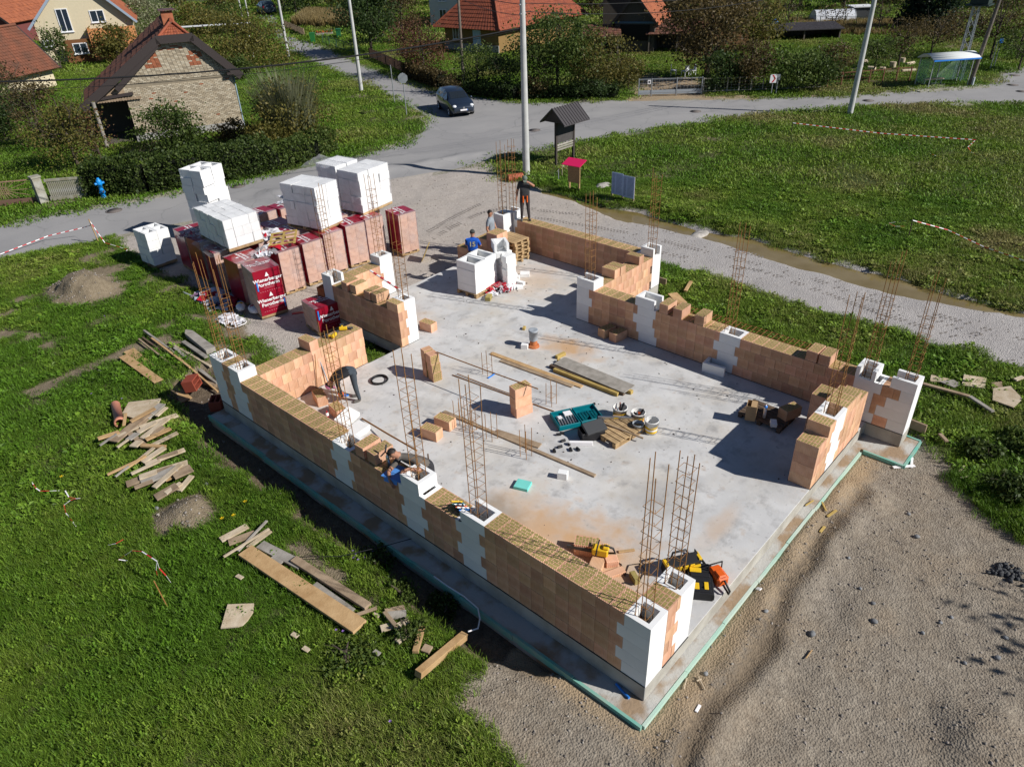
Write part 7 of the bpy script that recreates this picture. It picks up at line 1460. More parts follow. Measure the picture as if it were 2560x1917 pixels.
mb = MB(); mb.box(eL+.5, 3.0, -.2, 0, 3.1, he-.8); mb.box(eL+.6, .2, -.2, -.05, 3.0, .15); mb.build('porch_wall', mat('porch_dark', (.10, .085, .07), rough=.9), t); mb = MB(); mb.tube([(HW+.06, .1, 0), (HW+.06, .1, he-.3)], .04, 6); mb.build('downpipe', mat('pipe_blue', (.25, .33, .42), rough=.5), t)
# cream house
CREAM = mat('cream_plaster', (.60, .52, .36), rough=.9, var=.06); ORP = mat('orange_plaster', (.58, .25, .10), rough=.9, var=.06); BRP = mat('brown_plaster', (.17, .075, .03), rough=.9)
t = gable_house('cream rendered house with an orange balcony and a red roof', (19.3, 77.9), math.atan2(4.6, 6.0)-R(62), 8.0, 9.0, 3.6, 7.6, CREAM, TILEB, 20, 14, .5, ((2.0, 2.7, 1.0, 1.9), (4.7, 3.3, 1.2, 1.0)), verge=mat('verge_blue', (.28, .34, .42), rough=.6)); mb = MB(); mb.box(4.3, -1.2, .1, 8.2, -1.06, 2.9); mb.box(4.2, -1.2, .1, 4.34, 0, 2.95); mb.build('balcony', ORP, t); mb = MB(); mb.box(1.9, -.9, .1, 4.2, -.8, 2.1); mb.build('ground_floor', BRP, t); window(t, 2.6, .9, 1.2, .9, -.9)
mb = MB(); mb.box(.3, -.35, 1.6, 1.1, -.02, 2.2); a_ = mb.build('air_conditioner', WFR, t); mb = MB(); mb.tube([(.6, -.37, 1.9), (.6, -.34, 1.9)], .22, 14); mb.build('fan', DKG, a_)
gable_house('low house with an old red tiled roof at the left edge', (6.0, 59.0), R(20), 8.5, 5.0, 1.9, 4.3, CREAM, mat('roof_tile_mossy', (.33, .115, .05), rough=.9, col2=(.22, .085, .045), nscale=1.5), 26, 18, .4, hip=False, cat='house') if False else None
t = thing('low_house', 'low house with a worn red tile roof at the left edge', 'house', (9.2, 62.0, GZ), math.atan2(5.8, 5.9)-R(18)); mb = MB(); mb.box(-4, .3, -.2, 7.3, 5.0, 1.7); mb.add([(7.3, .3, 1.7), (7.3, 5.0, 1.7), (7.3, 2.65, 4.2)], [(0, 1, 2)]); mb.build('wall', CREAM, t); mb = MB(); tiles(mb, (-4.3, -.3, 1.35), (7.6, -.3, 1.35), (7.6, 2.65, 4.35), (-4.3, 2.65, 4.35), 48, 16); tiles(mb, (7.6, 5.6, 1.35), (-4.3, 5.6, 1.35), (-4.3, 2.65, 4.35), (7.6, 2.65, 4.35), 10, 6); mb.tube([(-4.3, 2.65, 4.42), (7.6, 2.65, 4.42)], .11, 6); tag(mb.build('roof', mat('roof_tile_mossy', (.20, .072, .04), rough=.9, col2=(.12, .055, .035), nscale=1.1), t), kind='stuff'); mb = MB(); mb.bar((7.62, -.3, 1.33), (7.62, 2.65, 4.33), .04, .18, up=(1, 0, 0)); mb.build('verge_board', BROWNM, t)
gable_house('distant house with an orange roof and solar panels, top left corner', (17, 104), R(-50), 9, 14, 2.6, 6.5, mat('maroon_plaster', (.16, .05, .045), rough=.9), TILEB, 20, 10)
# yellow house with hip roof
OCH = mat('ochre_plaster', (.24, .15, .055), rough=.9, var=.1)
t = gable_house('ochre house with a red hip roof behind the shrubs', (44.6, 51.0), R(-90)+R(4), 6.3, 12.5, 2.75, 5.9, OCH, TILE, 22, 14, .75, ((1.0, 1.0, .75, 1.25), (3.4, .75, .9, 1.5)), hip=True); mb = MB(); mb.box(3.42, -.075, .8, 4.28, -.062, 2.2); mb.build('roller_shutter', mat('shutter_blue', (.42, .58, .72), rough=.6), t); mb = MB(); mb.box(-.05, -.1, -.2, 6.35, -.02, .7); mb.build('plinth', PLINTH, t)
gable_house('pale house front half hidden by the dark tree', (56.5, 66), R(-70), 6, 8, 4.5, 6.5, mat('pale_plaster', (.55, .55, .54), rough=.9), TILEG, 12, 8, .4, ((1.2, 2.6, .9, 1.2), (3.6, 2.6, .9, 1.2), (1.2, .6, .9, 1.2), (3.6, .6, .9, 1.2)))
GW = mat('grey_boards', (.10, .085, .07), rough=.9, var=.35, nscale=3, stretch=(12, 12, 1)); PBL = mat('blue_beam', (.08, .14, .2), rough=.8)
t = gable_house('wooden barn with a red roof and a dark hayloft gable', (50.6, 36.4), R(-68), 3.4, 6.5, 2.5, 4.5, GW, TILEB, 16, 10, .35, (), GW, 'barn'); mb = MB(); mb.box(.5, -.06, 1.0, 3.0, -.01, 2.2); mb.build('loft_dark_panel', mat('loft_shade', (.012, .011, .01), rough=.9), t); mb = MB(); mb.box(0, -.1, 2.3, 3.4, -.03, 2.45); mb.build('beam', PBL, t)  # solid near-black panel, the shade inside the loft put into its colour
def lean_to(label, a, b, d, z0, z1_, m, n=14):
    a = Vector((*a, 0)); b = Vector((*b, 0)); L_ = (b-a).length; az = math.atan2((b-a).y, (b-a).x); t = thing('shed', label, 'shed', (a.x, a.y, GZ), az); mb = MB(); tiles(mb, (-.2, -.2, z0), (L_+.2, -.2, z0), (L_+.2, d, z1_), (-.2, d, z1_), n, 7); tag(mb.build('roof', m, t), kind='stuff'); mb = MB(); mb.box(0, d-.15, -.1, L_, d-.05, z1_-.1); mb.box(0, .1, -.1, .1, d-.15, z0); mb.box(L_-.1, .1, -.1, L_, d-.15, z0); mb.build('wall', GW, t)
    for k in range(3): mb = MB(); mb.bar((.1+k*(L_-.2)/2, .05, 0), (.1+k*(L_-.2)/2, .05, z0), .1); mb.build('post', WPOLE, t)
lean_to('lean to with a brown tiled roof right of the barn', (51.5, 33.6), (54.2, 29.6), 2.4, 1.5, 2.4, TILEO); lean_to('small lean to with a brown tiled roof left of the barn', (47.8, 37.4), (49.6, 35.2), 2.0, 1.5, 2.2, TILEO, 9)
lean_to('long low open shelter with a dark corrugated roof in the orchard', (62.3, 28.0), (66.6, 23.2), 2.5, .9, 1.2, mat('corrugated_dark', (.06, .055, .06), rough=.7), 40)
gable_house('old grey roofed barn behind the red roofed barn', (58, 43), R(-60), 4, 9, 3.0, 5.2, GW, TILEG, 14, 8, .3, (), GW, 'barn'); gable_house('brick house with an orange gable behind the big tree', (57.2, 32.0), R(-60), 4.2, 7, 2.6, 5.4, mat('orange_brick', (.44, .23, .12), rough=.9, var=.2, nscale=8), TILEO, 14, 9, .3)
# polytunnel, shed and barrel far right
p = g0(2079, 58, GZ); t = thing('polytunnel', 'white garden polytunnel in the far orchard', 'greenhouse', p, R(-48)); mb = MB(); pr = [(1.1*math.cos(a), 1.25*math.sin(a)) for a in np.linspace(0, math.pi, 11)]
for (y0, a0), (y1, a1) in zip(pr[:-1], pr[1:]): mb.add([(-2, y0, a0), (2, y0, a0), (2, y1, a1), (-2, y1, a1)], [(0, 1, 2, 3)], 0, True)
for x in (-2, 2): mb.add([(x, y, z) for y, z in pr], [tuple(range(11))])
mb.build('cover', mat('tunnel_film', (.55, .57, .60), rough=.4), t); mb = MB()
for k in range(5):
    x = -2+k
    mb.tube([(x, y*1.01, z*1.01) for y, z in pr], .03, 5)
mb.build('hoop', GALV, t)
t = thing('garden_shed', 'small dark shed with a white roof near the polytunnel', 'shed', g0(2145, 52, GZ), R(-48)); mb = MB(); mb.box(-1, -.8, 0, 1, .8, 1.3); mb.build('wall', DKG, t); mb = MB(); mb.box(-1.15, -.95, 1.3, 1.15, .95, 1.4); mb.build('roof', WFR, t)
t = thing('barrel', 'blue barrel in the orchard grass', 'barrel', g0(1936, 71, GZ)); mb = MB(); mb.lathe([(0, 0), (.26, 0), (.29, .25), (.29, .55), (.26, .85), (0, .85)], 12); mb.build('drum', BLU, t)
mesh_fence('green wire fence in front of the polytunnel', g0(1990, 66, GZ), g0(2330, 76, GZ), 1.0, mat('fence_green', (.03, .08, .05), rough=.6), 12, mesh=False, rails=2)
for i, (px, py, r, l, ry) in enumerate(((2150, 172, .2, .35, 1), (2178, 178, .16, .5, 0), (2205, 180, .2, .3, 1), (2230, 172, .22, .45, 1), (2255, 160, .17, .4, 1), (2274, 164, .12, .9, 0), (2160, 160, .15, .5, 0), (2270, 182, .12, 1.0, 0))):
    mb = MB(); mb.tube([(0, 0, 0), (0, 0, l)] if ry else [(-l/2, 0, r), (l/2, 0, r)], r, 10); tag(mb.build('log', WD['pale_board'], None, loc=g0(px, py, GZ), rz=random.uniform(0, 3)), ['upright cut log, far left of the log yard', 'lying log behind the rusty fence', 'short upright log at the rusty fence', 'tall upright log at the rusty fence, pale', 'upright log below the orchard trees', 'thin log lying near the bus shelter', 'lying log farther back in the log yard', 'thin log lying just left of the bus shelter'][i], 'log', 'cut logs behind the rusty fence')
for i, (px, py) in enumerate(((1683, 190), (1712, 192), (1730, 190))):
    t = thing('garden_chair', ['left white garden chair in the shaded yard', 'middle white garden chair in the shaded yard', 'right white garden chair in the shaded yard'][i], 'chair', g0(px, py, GZ), random.uniform(0, 6), 'garden chairs'); mb = MB(); mb.box(-.2, -.2, .36, .2, .2, .4); mb.build('seat', WFR, t); mb = MB(); mb.box(-.2, .17, .4, .2, .2, .75); mb.build('backrest', WFR, t)
    for sx in (-1, 1):
        for sy in (-1, 1): mb = MB(); mb.bar((sx*.18, sy*.18, 0), (sx*.18, sy*.18, .36), .04); mb.build('leg', WFR, t)
mb = MB(); mb.box(-4.2, -.12, 2.9, 4.2, .12, 3.0); mb.box(-4, -.05, 0, -3.9, .05, 2.9); mb.box(3.9, -.05, 0, 4, .05, 2.9); tag(mb.build('carport', WFR, None, loc=(29, 66, GZ), rz=R(-35)), 'thin white carport roof edge behind the old brick house', 'carport')
# ---------------------------------------------------------------- trees, shrubs and hedges
PAL = {k: leaf_mat('leaf_'+k, *v) for k, v in dict(dark=((.022, .042, .012), (.045, .078, .02), (.07, .11, .028)), green=((.048, .082, .016), (.085, .125, .025), (.135, .175, .04)), olive=((.075, .08, .018), (.13, .12, .028), (.20, .16, .04)),
       brown=((.062, .048, .022), (.105, .078, .03), (.165, .12, .042)), red=((.085, .042, .025), (.15, .065, .035), (.19, .115, .055)), pale=((.13, .15, .07), (.21, .22, .12), (.30, .30, .19)), spruce=((.011, .023, .012), (.02, .038, .018), (.03, .052, .025)), ivy=((.03, .055, .011), (.062, .098, .019), (.115, .155, .038))).items()}
BARK = mat('bark', (.085, .065, .05), rough=.95, col2=(.05, .04, .032), nscale=6, bump=.3); TWIG = mat('twig', (.12, .085, .065), rough=.9, var=.3)
def leaf_cloud(n, nclump, size, rs, shape='round', flat=.75):
    """unit crown: leaf quads in clumps, radius 1 and height 0..1"""
    v = np.zeros((n, 4, 3)); cen = []
    for k in range(nclump):
        while True:
            p = rs.uniform(-1, 1, 3)
            if np.linalg.norm(p) < 1 and (np.linalg.norm(p) > .35 or rs.uniform() < .35): break
        if shape == 'cone': h = rs.uniform(0, 1); a = rs.uniform(0, 6.28); r = (1-h)*.95*rs.uniform(.45, 1); p = np.array([r*math.cos(a), r*math.sin(a), h*2-1])
        if shape == 'low': p[2] = abs(p[2])*2-1 if rs.uniform() < .5 else p[2]
        cen.append(p)
    cen = np.array(cen); ci = rs.integers(0, nclump, n); sp = rs.uniform(.14, .30, nclump)
    p = cen[ci]+rs.normal(0, 1, (n, 3))*sp[ci][:, None]*np.array([1, 1, flat]); p[:, 2] = (p[:, 2]+1)/2
    d = rs.normal(0, 1, (n, 3)); d /= np.linalg.norm(d, axis=1)[:, None]; d[:, 2] = np.abs(d[:, 2])*.6+.0; e = np.cross(d, rs.normal(0, 1, (n, 3))); e /= np.linalg.norm(e, axis=1)[:, None]+1e-9; d = np.cross(e, np.cross(rs.normal(0, 1, (n, 3)), e)); d /= np.linalg.norm(d, axis=1)[:, None]+1e-9
    s = size*rs.uniform(.6, 1.4, n)[:, None]
    return p, d, e, s
def crown_mesh(name, m, rx, h, n, nclump, leaf, seed, shape='round'):
    rs = np.random.default_rng(seed); p, d, e, s = leaf_cloud(n, nclump, leaf, rs, shape); p = p*np.array([rx, rx, h])
    V_ = np.stack([p-d*s*.5, p+e*s*.32, p+d*s*.5, p-e*s*.32], 1).reshape(-1, 3); F_ = np.arange(n*4).reshape(n, 4); me = bpy.data.meshes.new(name); me.from_pydata(V_.tolist(), [], F_.tolist()); me.materials.append(m); me.update(); return me
_cr = {}
def tree(label, x, y, h, r, pal, cat='tree', name=None, trunk=.3, n=2600, ncl=34, leaf=.16, shape='round', group=None, limbs=6, seed=None, z=None, bare=0, tr=None):
    """h total height, r crown radius, trunk = share of bare stem below the crown"""
    seed = seed or random.randrange(9999); t = thing(name or ('tree' if cat == 'tree' else 'shrub'), label, cat, (x, y, hz(x, y) if z is None else z), random.uniform(0, 6.28), group); rs = random.Random(seed)
    tr_ = tr or max(.05, h*.022); mb = MB(); top = h*.85; mb.tube([(0, 0, -.1), (rs.uniform(-.1, .1), rs.uniform(-.1, .1), top*.45), (rs.uniform(-.25, .25), rs.uniform(-.25, .25), top)], [tr_, tr_*.75, tr_*.2], 7)
    for k in range(limbs):
        a = rs.uniform(0, 6.28); z0 = h*rs.uniform(max(.08, trunk*.7), .6); l = r*rs.uniform(.5, .95); q = Vector((math.cos(a)*l, math.sin(a)*l, z0+h*rs.uniform(.12, .35))); mb.tube([(0, 0, z0), tuple(Vector((0, 0, z0)).lerp(q, .5)+Vector((0, 0, -.05*h))), tuple(q)], [tr_*.5, tr_*.32, tr_*.1], 5)
        for j in range(3+bare): w = Vector((0, 0, z0)).lerp(q, rs.uniform(.4, 1)); mb.tube([tuple(w), (w.x+rs.uniform(-.4, .4)*r, w.y+rs.uniform(-.4, .4)*r, w.z+rs.uniform(.05, .3)*h)], [tr_*.15, tr_*.05], 3, cap=False)
    mb.build('trunk', BARK, t); ch_ = h*(1-trunk); o = link('crown', crown_mesh('crown', PAL[pal], r*.85, ch_*.95, n, ncl, leaf, seed, shape), t, (0, 0, h*trunk)); tag(o, kind='stuff'); return t
def gp(px, py): v = G(px, py); return v.x, v.y
def T(label, px, py, pytop, r, pal, h=None, **k): x, y = gp(px, py); return tree(label, x, y, h or tall(px, py, pytop), r, pal, **k)
T('big olive autumn shrub between the old house and the side road', 612, 172, 40, 4.3, 'olive', cat='shrub', trunk=.03, n=10500, ncl=60, leaf=.17, shape='low')
T('dark green shrub right under the big olive shrub', 600, 200, 135, 1.3, 'green', cat='shrub', trunk=.03, n=1800)
T('round green bush against the wall of the old brick house', 440, 380, 262, 2.0, 'ivy', cat='shrub', trunk=.03, n=5200, ncl=45, leaf=.14, shape='low'); T('smaller green bush at the right foot of the brick gable', 600, 362, 300, 1.3, 'brown', cat='shrub', trunk=.03, n=2200, leaf=.12)
T('brown shrub with thin twigs left of the porch post', 200, 425, 215, 1.9, 'olive', cat='shrub', trunk=.06, n=3400, ncl=40, leaf=.12, bare=3); T('second brown shrub in the garden, farther left', 120, 370, 200, 1.8, 'brown', cat='shrub', trunk=.06, n=3000, ncl=40, leaf=.12, bare=3); T('purplish bare shrub beside the porch post', 255, 405, 255, 1.1, 'red', cat='shrub', trunk=.08, n=700, leaf=.1, bare=6)
T('green shrub in front of the low red roof', 30, 330, 215, 1.6, 'green', cat='shrub', trunk=.05, n=2600, leaf=.14); T('dark round bush at the left edge of the garden', 15, 345, 240, 1.3, 'dark', cat='shrub', trunk=.03, n=2600, leaf=.13)
T('brown shrub at the roof edge of the low house', 50, 300, 140, 1.8, 'brown', cat='shrub', trunk=.1, n=2600, leaf=.13, bare=2); T('slim green sapling before the cream house', 155, 175, 62, 1.3, 'green', trunk=.1, n=1500, leaf=.18); T('olive shrub at the corner of the orange balcony', 300, 160, 55, 2.3, 'olive', cat='shrub', trunk=.05, n=3200, leaf=.2, shape='low')
T('pale willow like tree behind the old house roof', 390, 120, -10, 3.0, 'pale', trunk=.1, n=4200, ncl=50, leaf=.2); T('olive tree right of the pale tree behind the old house', 500, 110, -5, 3.2, 'olive', trunk=.1, n=4200, ncl=50, leaf=.2); T('green tree far behind the old house chimney', 560, 85, 0, 3.2, 'green', trunk=.1, n=3800, leaf=.22); T('dark tree at the top left corner', 25, 60, -60, 3.2, 'dark', trunk=.1, n=3000, leaf=.25)
T('large dark green tree by the side road', 930, 138, -60, 3.0, 'dark', trunk=.22, n=8000, ncl=70, leaf=.2); T('greyish tree behind the large dark tree', 1010, 110, -40, 2.4, 'brown', trunk=.2, n=3200, leaf=.17, bare=3)
T('rust red shrub in front of the ochre house', 1062, 192, 40, 2.3, 'red', cat='shrub', trunk=.12, n=4600, ncl=46, leaf=.14, bare=3); T('small rust coloured bush behind the car', 1135, 235, 185, 1.1, 'brown', cat='shrub', trunk=.03, n=1800, leaf=.12)
T('dark bush at the foot of the wooden pole', 1195, 232, 110, 1.7, 'green', cat='shrub', trunk=.05, n=3200, leaf=.13); T('dark bush left of the apple tree', 1275, 236, 105, 1.9, 'dark', cat='shrub', trunk=.05, n=3000, leaf=.13)
T('spreading apple tree in front of the ochre house', 1395, 238, 20, 3.1, 'green', trunk=.1, n=9500, ncl=75, leaf=.16); T('second apple tree, right of the spreading one', 1490, 236, 70, 2.5, 'olive', trunk=.1, n=5200, ncl=50, leaf=.15); T('yellowish bush at the narrow gate', 1570, 225, 135, 1.2, 'olive', cat='shrub', trunk=.15, n=2000, leaf=.13); T('low bushes along the verge below the apple trees', 1470, 248, 185, 1.6, 'dark', cat='shrub', trunk=.02, n=3000, leaf=.12, shape='low'); T('pinkish garden bush below the apple tree', 1340, 246, 190, 1.2, 'brown', cat='shrub', trunk=.02, n=2000, leaf=.12)
T('very large walnut tree over the shaded yard', 1765, 200, -60, 3.6, 'brown', trunk=.2, n=8500, ncl=80, leaf=.19, bare=2, tr=.2); T('dark bush beneath the walnut tree', 1800, 226, 120, 1.7, 'dark', cat='shrub', trunk=.03, n=3600, leaf=.15); T('brown bush right of the walnut tree', 1870, 222, 95, 2.0, 'brown', cat='shrub', trunk=.05, n=3800, leaf=.15, bare=2)
T('tree with dark leaves behind the walnut tree', 1880, 130, -40, 2.8, 'olive', trunk=.15, n=4000, leaf=.2); T('leafy bush behind the bend arrow sign', 1975, 226, 115, 1.9, 'green', cat='shrub', trunk=.03, n=4200, ncl=45, leaf=.15); T('leafy bush right of the bend arrow sign', 2040, 222, 130, 1.7, 'ivy', cat='shrub', trunk=.03, n=3400, leaf=.15)
for i, (px, py, pt, r, pal) in enumerate(((2090, 205, 100, 1.3, 'brown'), (2180, 190, 95, 1.5, 'green'), (2245, 170, 40, 1.7, 'brown'), (2325, 150, 30, 2.0, 'brown'), (2400, 140, 20, 2.0, 'brown'), (2475, 150, -20, 2.2, 'brown'), (2540, 150, -10, 2.4, 'olive'), (2545, 178, 60, 1.8, 'green'))):
    T('orchard tree near the bus shelter, %s' % ['thin one left of the logs', 'green one above the logs', 'bare grey one above the bench', 'brown one behind the shelter roof', 'brown one behind the transformer mast', 'tall one right of the mast', 'tall one at the right edge', 'green one at the right edge by the road'][i], px, py, pt, r, pal, trunk=.3, n=1500, ncl=30, leaf=.13, bare=5)
for i, (px, py, pt, r) in enumerate(((2340, 82, -90, 2.6), (2280, 76, -60, 2.0))): T(['dark spruce behind the orchard, larger of two', 'dark spruce behind the orchard, smaller of two'][i], px, py, pt, r, 'spruce', trunk=.05, n=4200, ncl=70, leaf=.25, shape='cone')
for i, (px, py, pt) in enumerate(((1965, 78, -10), (2085, 76, 5), (2192, 84, -20), (1900, 60, -30))): T('leafless fruit tree in the far orchard, %s' % ['by the blue barrel', 'in front of the polytunnel', 'right of the polytunnel', 'left of the barrel'][i], px, py, pt, 1.9, 'brown', trunk=.3, n=260, leaf=.15, bare=8, limbs=8)
FARL = ['far tree %s' % q for q in ('above the maroon gable, top left corner', 'left of the cream house roof', 'right above the cream house roof', 'behind the pale willow like tree', 'behind the olive tree over the old house', 'left of the two thin white poles', 'right of the two thin white poles', 'x', 'left of the reed strip', 'above the reed strip', 'left of the large dark green tree', 'right of the large dark green tree', 'beside the pale house front', 'above the left hip of the ochre house', 'above the nearest pole', 'above the right hip of the ochre house', 'left of the grey barn roof', 'right of the grey barn roof', 'above the red barn roof', 'left above the walnut tree', 'right above the walnut tree', 'above the polytunnel', 'behind the garden shed', 'left of the dark spruces', 'right of the dark spruces', 'above the transformer box')]
for i in range(26):
    u = i/25; px = -100+2760*u; py = random.uniform(8, 26); v = G(px, py)
    d_ = math.hypot(v.x-CAMP.x, v.y-CAMP.y); 
    if d_ > 160: s = 140/d_; v = Vector((CAMP.x+(v.x-CAMP.x)*s, CAMP.y+(v.y-CAMP.y)*s, 0))
    if 600 < px < 720: continue
    tree('far tree at the edge of the fields, number %d of the row from the left' % (i+1) if False else FARL[i], v.x, v.y, random.uniform(4.5, 7), random.uniform(2.6, 3.6), random.choice(['olive', 'green', 'brown', 'dark']), n=1500, leaf=.34, trunk=.08, group='far trees along the fields', z=GZ, limbs=3)
for i, (px, py, h, pal) in enumerate(((742, 40, 5, 'dark'), (775, 30, 4.5, 'green'), (830, 28, 5, 'olive'), (710, 30, 6, 'dark'), (650, 18, 5, 'olive'), (560, 40, 4, 'olive'), (1150, 40, 4.5, 'brown'), (1480, 40, 3.6, 'brown'), (1555, 70, 3, 'brown'), (1665, 70, 3.4, 'brown'))): x, y = gp(px, py); tree('background tree %s' % ['at the bend of the side road', 'above the reed strip', 'right above the reed strip', 'shading the end of the side road', 'beyond the end of the side road', 'left of the far white poles', 'left behind the ochre house roof', 'right behind the ochre house', 'between ochre house and grey barn', 'behind the red barn roof'][i], x, y, h, 2.4, pal, n=2000, leaf=.24, trunk=.08, z=GZ)
# hedge
def hedge(label, pts, h, w, pal, dens=650, leaf=.12, cat='hedge'):
    t = thing('hedge', label, cat, (0, 0, 0)); rs = np.random.default_rng(5); P = [Vector((*p, 0)) for p in pts]; core = MB(); vs, fs = [], []
    for a, b in zip(P[:-1], P[1:]):
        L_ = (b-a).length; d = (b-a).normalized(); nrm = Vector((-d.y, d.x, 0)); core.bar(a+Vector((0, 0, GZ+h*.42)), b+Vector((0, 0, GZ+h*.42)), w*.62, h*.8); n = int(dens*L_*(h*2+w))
        for _ in range(n):
            u = rs.uniform(0, L_); s = rs.uniform(0, 2*h+w); bump = 1+.22*(vnoise(u, s, .7, 3)-.5)+.16*(vnoise(u*1.0+9, s, .28, 4)-.5)
            if s < h: o, z = -w/2, s
            elif s < h+w: o, z = s-h-w/2, h
            else: o, z = w/2, s-h-w
            c = a+d*u+nrm*(o*bump+rs.normal(0, .05))+Vector((0, 0, GZ+z*bump+rs.normal(0, .06))); q = Vector(rs.normal(0, 1, 3)).normalized(); e = q.cross(Vector(rs.normal(0, 1, 3))).normalized(); sz = leaf*rs.uniform(.6, 1.3); k = len(vs); vs += [c-q*sz*.5, c+e*sz*.36, c+q*sz*.5, c-e*sz*.36]; fs.append((k, k+1, k+2, k+3))
    core.build('dark_core', mat('hedge_core', (.012, .016, .007), rough=1), t); mb = MB(); mb.add(vs, fs); o = mb.build('foliage', PAL[pal], t); tag(o, kind='stuff'); return t  # near-black filler boxes stand in for the shaded inside and block see-through
hedge('long dark ivy hedge along the road in front of the old brick house', [(5.2, 33.1), (7.2, 31.3), (9.4, 30.3), (12.6, 29.6)], 1.45, 1.2, 'ivy', 420)
hedge('overgrown hedge end below the reed shrub', [(12.6, 29.7), (14.6, 29.6), (16.3, 30.5)], 1.1, 1.4, 'green', 420)
hedge('dark hedge along the road below the ochre house', [gp(1170, 238), gp(1290, 250)], .8, .9, 'dark', 300, .14); hedge('low overgrown verge hedge below the apple trees', [gp(1300, 249), gp(1545, 244)], .7, .9, 'dark', 300, .14); hedge('dark hedge behind the rust red shrub', [gp(1020, 192), gp(1105, 222)], 1.0, .9, 'brown', 300, .14)
# reed shrub: tall arching blades
def reeds(label, x, y, h, r, n, pal, w=.03):
    t = thing('reed_shrub', label, 'reeds', (x, y, hz(x, y))); mb = MB(); rs = random.Random(11)
    for _ in range(n):
        a = rs.uniform(0, 6.28); q = r*math.sqrt(rs.random()); b = (q*math.cos(a)*.5, q*math.sin(a)*.5); hh = h*rs.uniform(.55, 1); tx, ty = q*math.cos(a)*1.2+rs.uniform(-.25, .25), q*math.sin(a)*1.2+rs.uniform(-.25, .25); c, s = -math.sin(a)*w, math.cos(a)*w; m_ = (b[0]*.6+tx*.4, b[1]*.6+ty*.4, hh*.65)
        mb.add([(b[0]-c, b[1]-s, 0), (b[0]+c, b[1]+s, 0), (m_[0]+c, m_[1]+s, m_[2]), (m_[0]-c, m_[1]-s, m_[2]), (tx, ty, hh)], [(0, 1, 2, 3), (3, 2, 4)])
    tag(mb.build('blades', PAL[pal], t), kind='stuff'); o = link('undergrowth', crown_mesh('undergrowth', PAL['olive'], r*1.05, h*.80, 7500, 46, .13, 17, 'low'), t); tag(o, kind='stuff')
reeds('tall pale reed clump in front of the olive shrub, beside the grass triangle', 15.6, 32.3, 4.1, 1.9, 1300, 'pale', .020); reeds('shorter olive reeds left of the tall reed clump', 14.0, 31.6, 2.0, 1.3, 350, 'olive', .02)
# dry reed strip by the far road
X = RNG.uniform(0, 1, 1500); Y = RNG.uniform(0, 1, 1500); A0, B0, C0 = G(735, 68), G(880, 72), G(900, 42); pts = np.array([[A0.x+(B0.x-A0.x)*u+(C0.x-B0.x)*v, A0.y+(B0.y-A0.y)*u+(C0.y-B0.y)*v, GZ] for u, v in zip(X, Y)])
DRM = blade_mat('dry_blade', (.20, .15, .055), (.26, .19, .075), (.30, .24, .12)); dry_set = source_set('dry_tufts', [SO('tuft', tuft(30, .45, .6, 1.2, .06, .4), DRM) for _ in range(3)]); scatter('dry_reeds', pts, np.ones(len(pts)), RNG.uniform(0, 1, len(pts)), dry_set)
A0, B0, C0 = G(2010, 88), G(2420, 95), G(2330, 58); pts = np.array([[A0.x+(B0.x-A0.x)*u+(C0.x-B0.x)*v, A0.y+(B0.y-A0.y)*u+(C0.y-B0.y)*v, GZ] for u, v in zip(X, Y)]); scatter('dry_meadow', pts[:900], np.full(900, .55), RNG.uniform(0, .7, 900), dry_set)

# a tree just outside the picture on the right: its shade falls on the near lot
tree('tree outside the lot on the right, only its shade shows on the gravel', 7.8, -10.8, 5.2, 2.1, 'green', n=4200, ncl=46, leaf=.16, trunk=.2, z=-.4)
tree('tree farther out on the right beyond the picture edge', 5.3, -11.4, 4.6, 1.7, 'green', n=3000, ncl=40, leaf=.16, trunk=.2, z=-.4)

for px, py, r, h, pal, lab in ((2540, 1240, .5, .35, 'ivy', 'low leafy weed thicket at the right grass corner, nearest'), (2552, 1120, .45, .3, 'green', 'low leafy weed thicket at the right edge beside the plywood'), (2450, 1140, .35, .25, 'ivy', 'small weed clump at the gravel edge by the laths')):
    x, y = gp(px, py); tree(lab, x, y, h, r, pal, cat='weeds', name='weed_thicket', trunk=.02, n=2400, ncl=34, leaf=.085, shape='low', limbs=3)
for px, py, r, h, pal, lab in ((1020, 1600, .35, .3, 'green', 'leafy weed clump by the small board heap'), (940, 1385, .4, .32, 'ivy', 'violet flowering weed clump at the trench edge'), (1000, 1480, .35, .28, 'green', 'weed clump on the bank near the formwork boards'), (880, 1660, .5, .2, 'green', 'broad leafed weeds below the formwork board'), (1100, 1500, .35, .3, 'ivy', 'weed clump on the bank above the squared beam')):
    x, y = gp(px, py); tree(lab, x, y, h, r, pal, cat='weeds', name='weed_clump', trunk=.02, n=700, ncl=20, leaf=.06, shape='low', limbs=2)
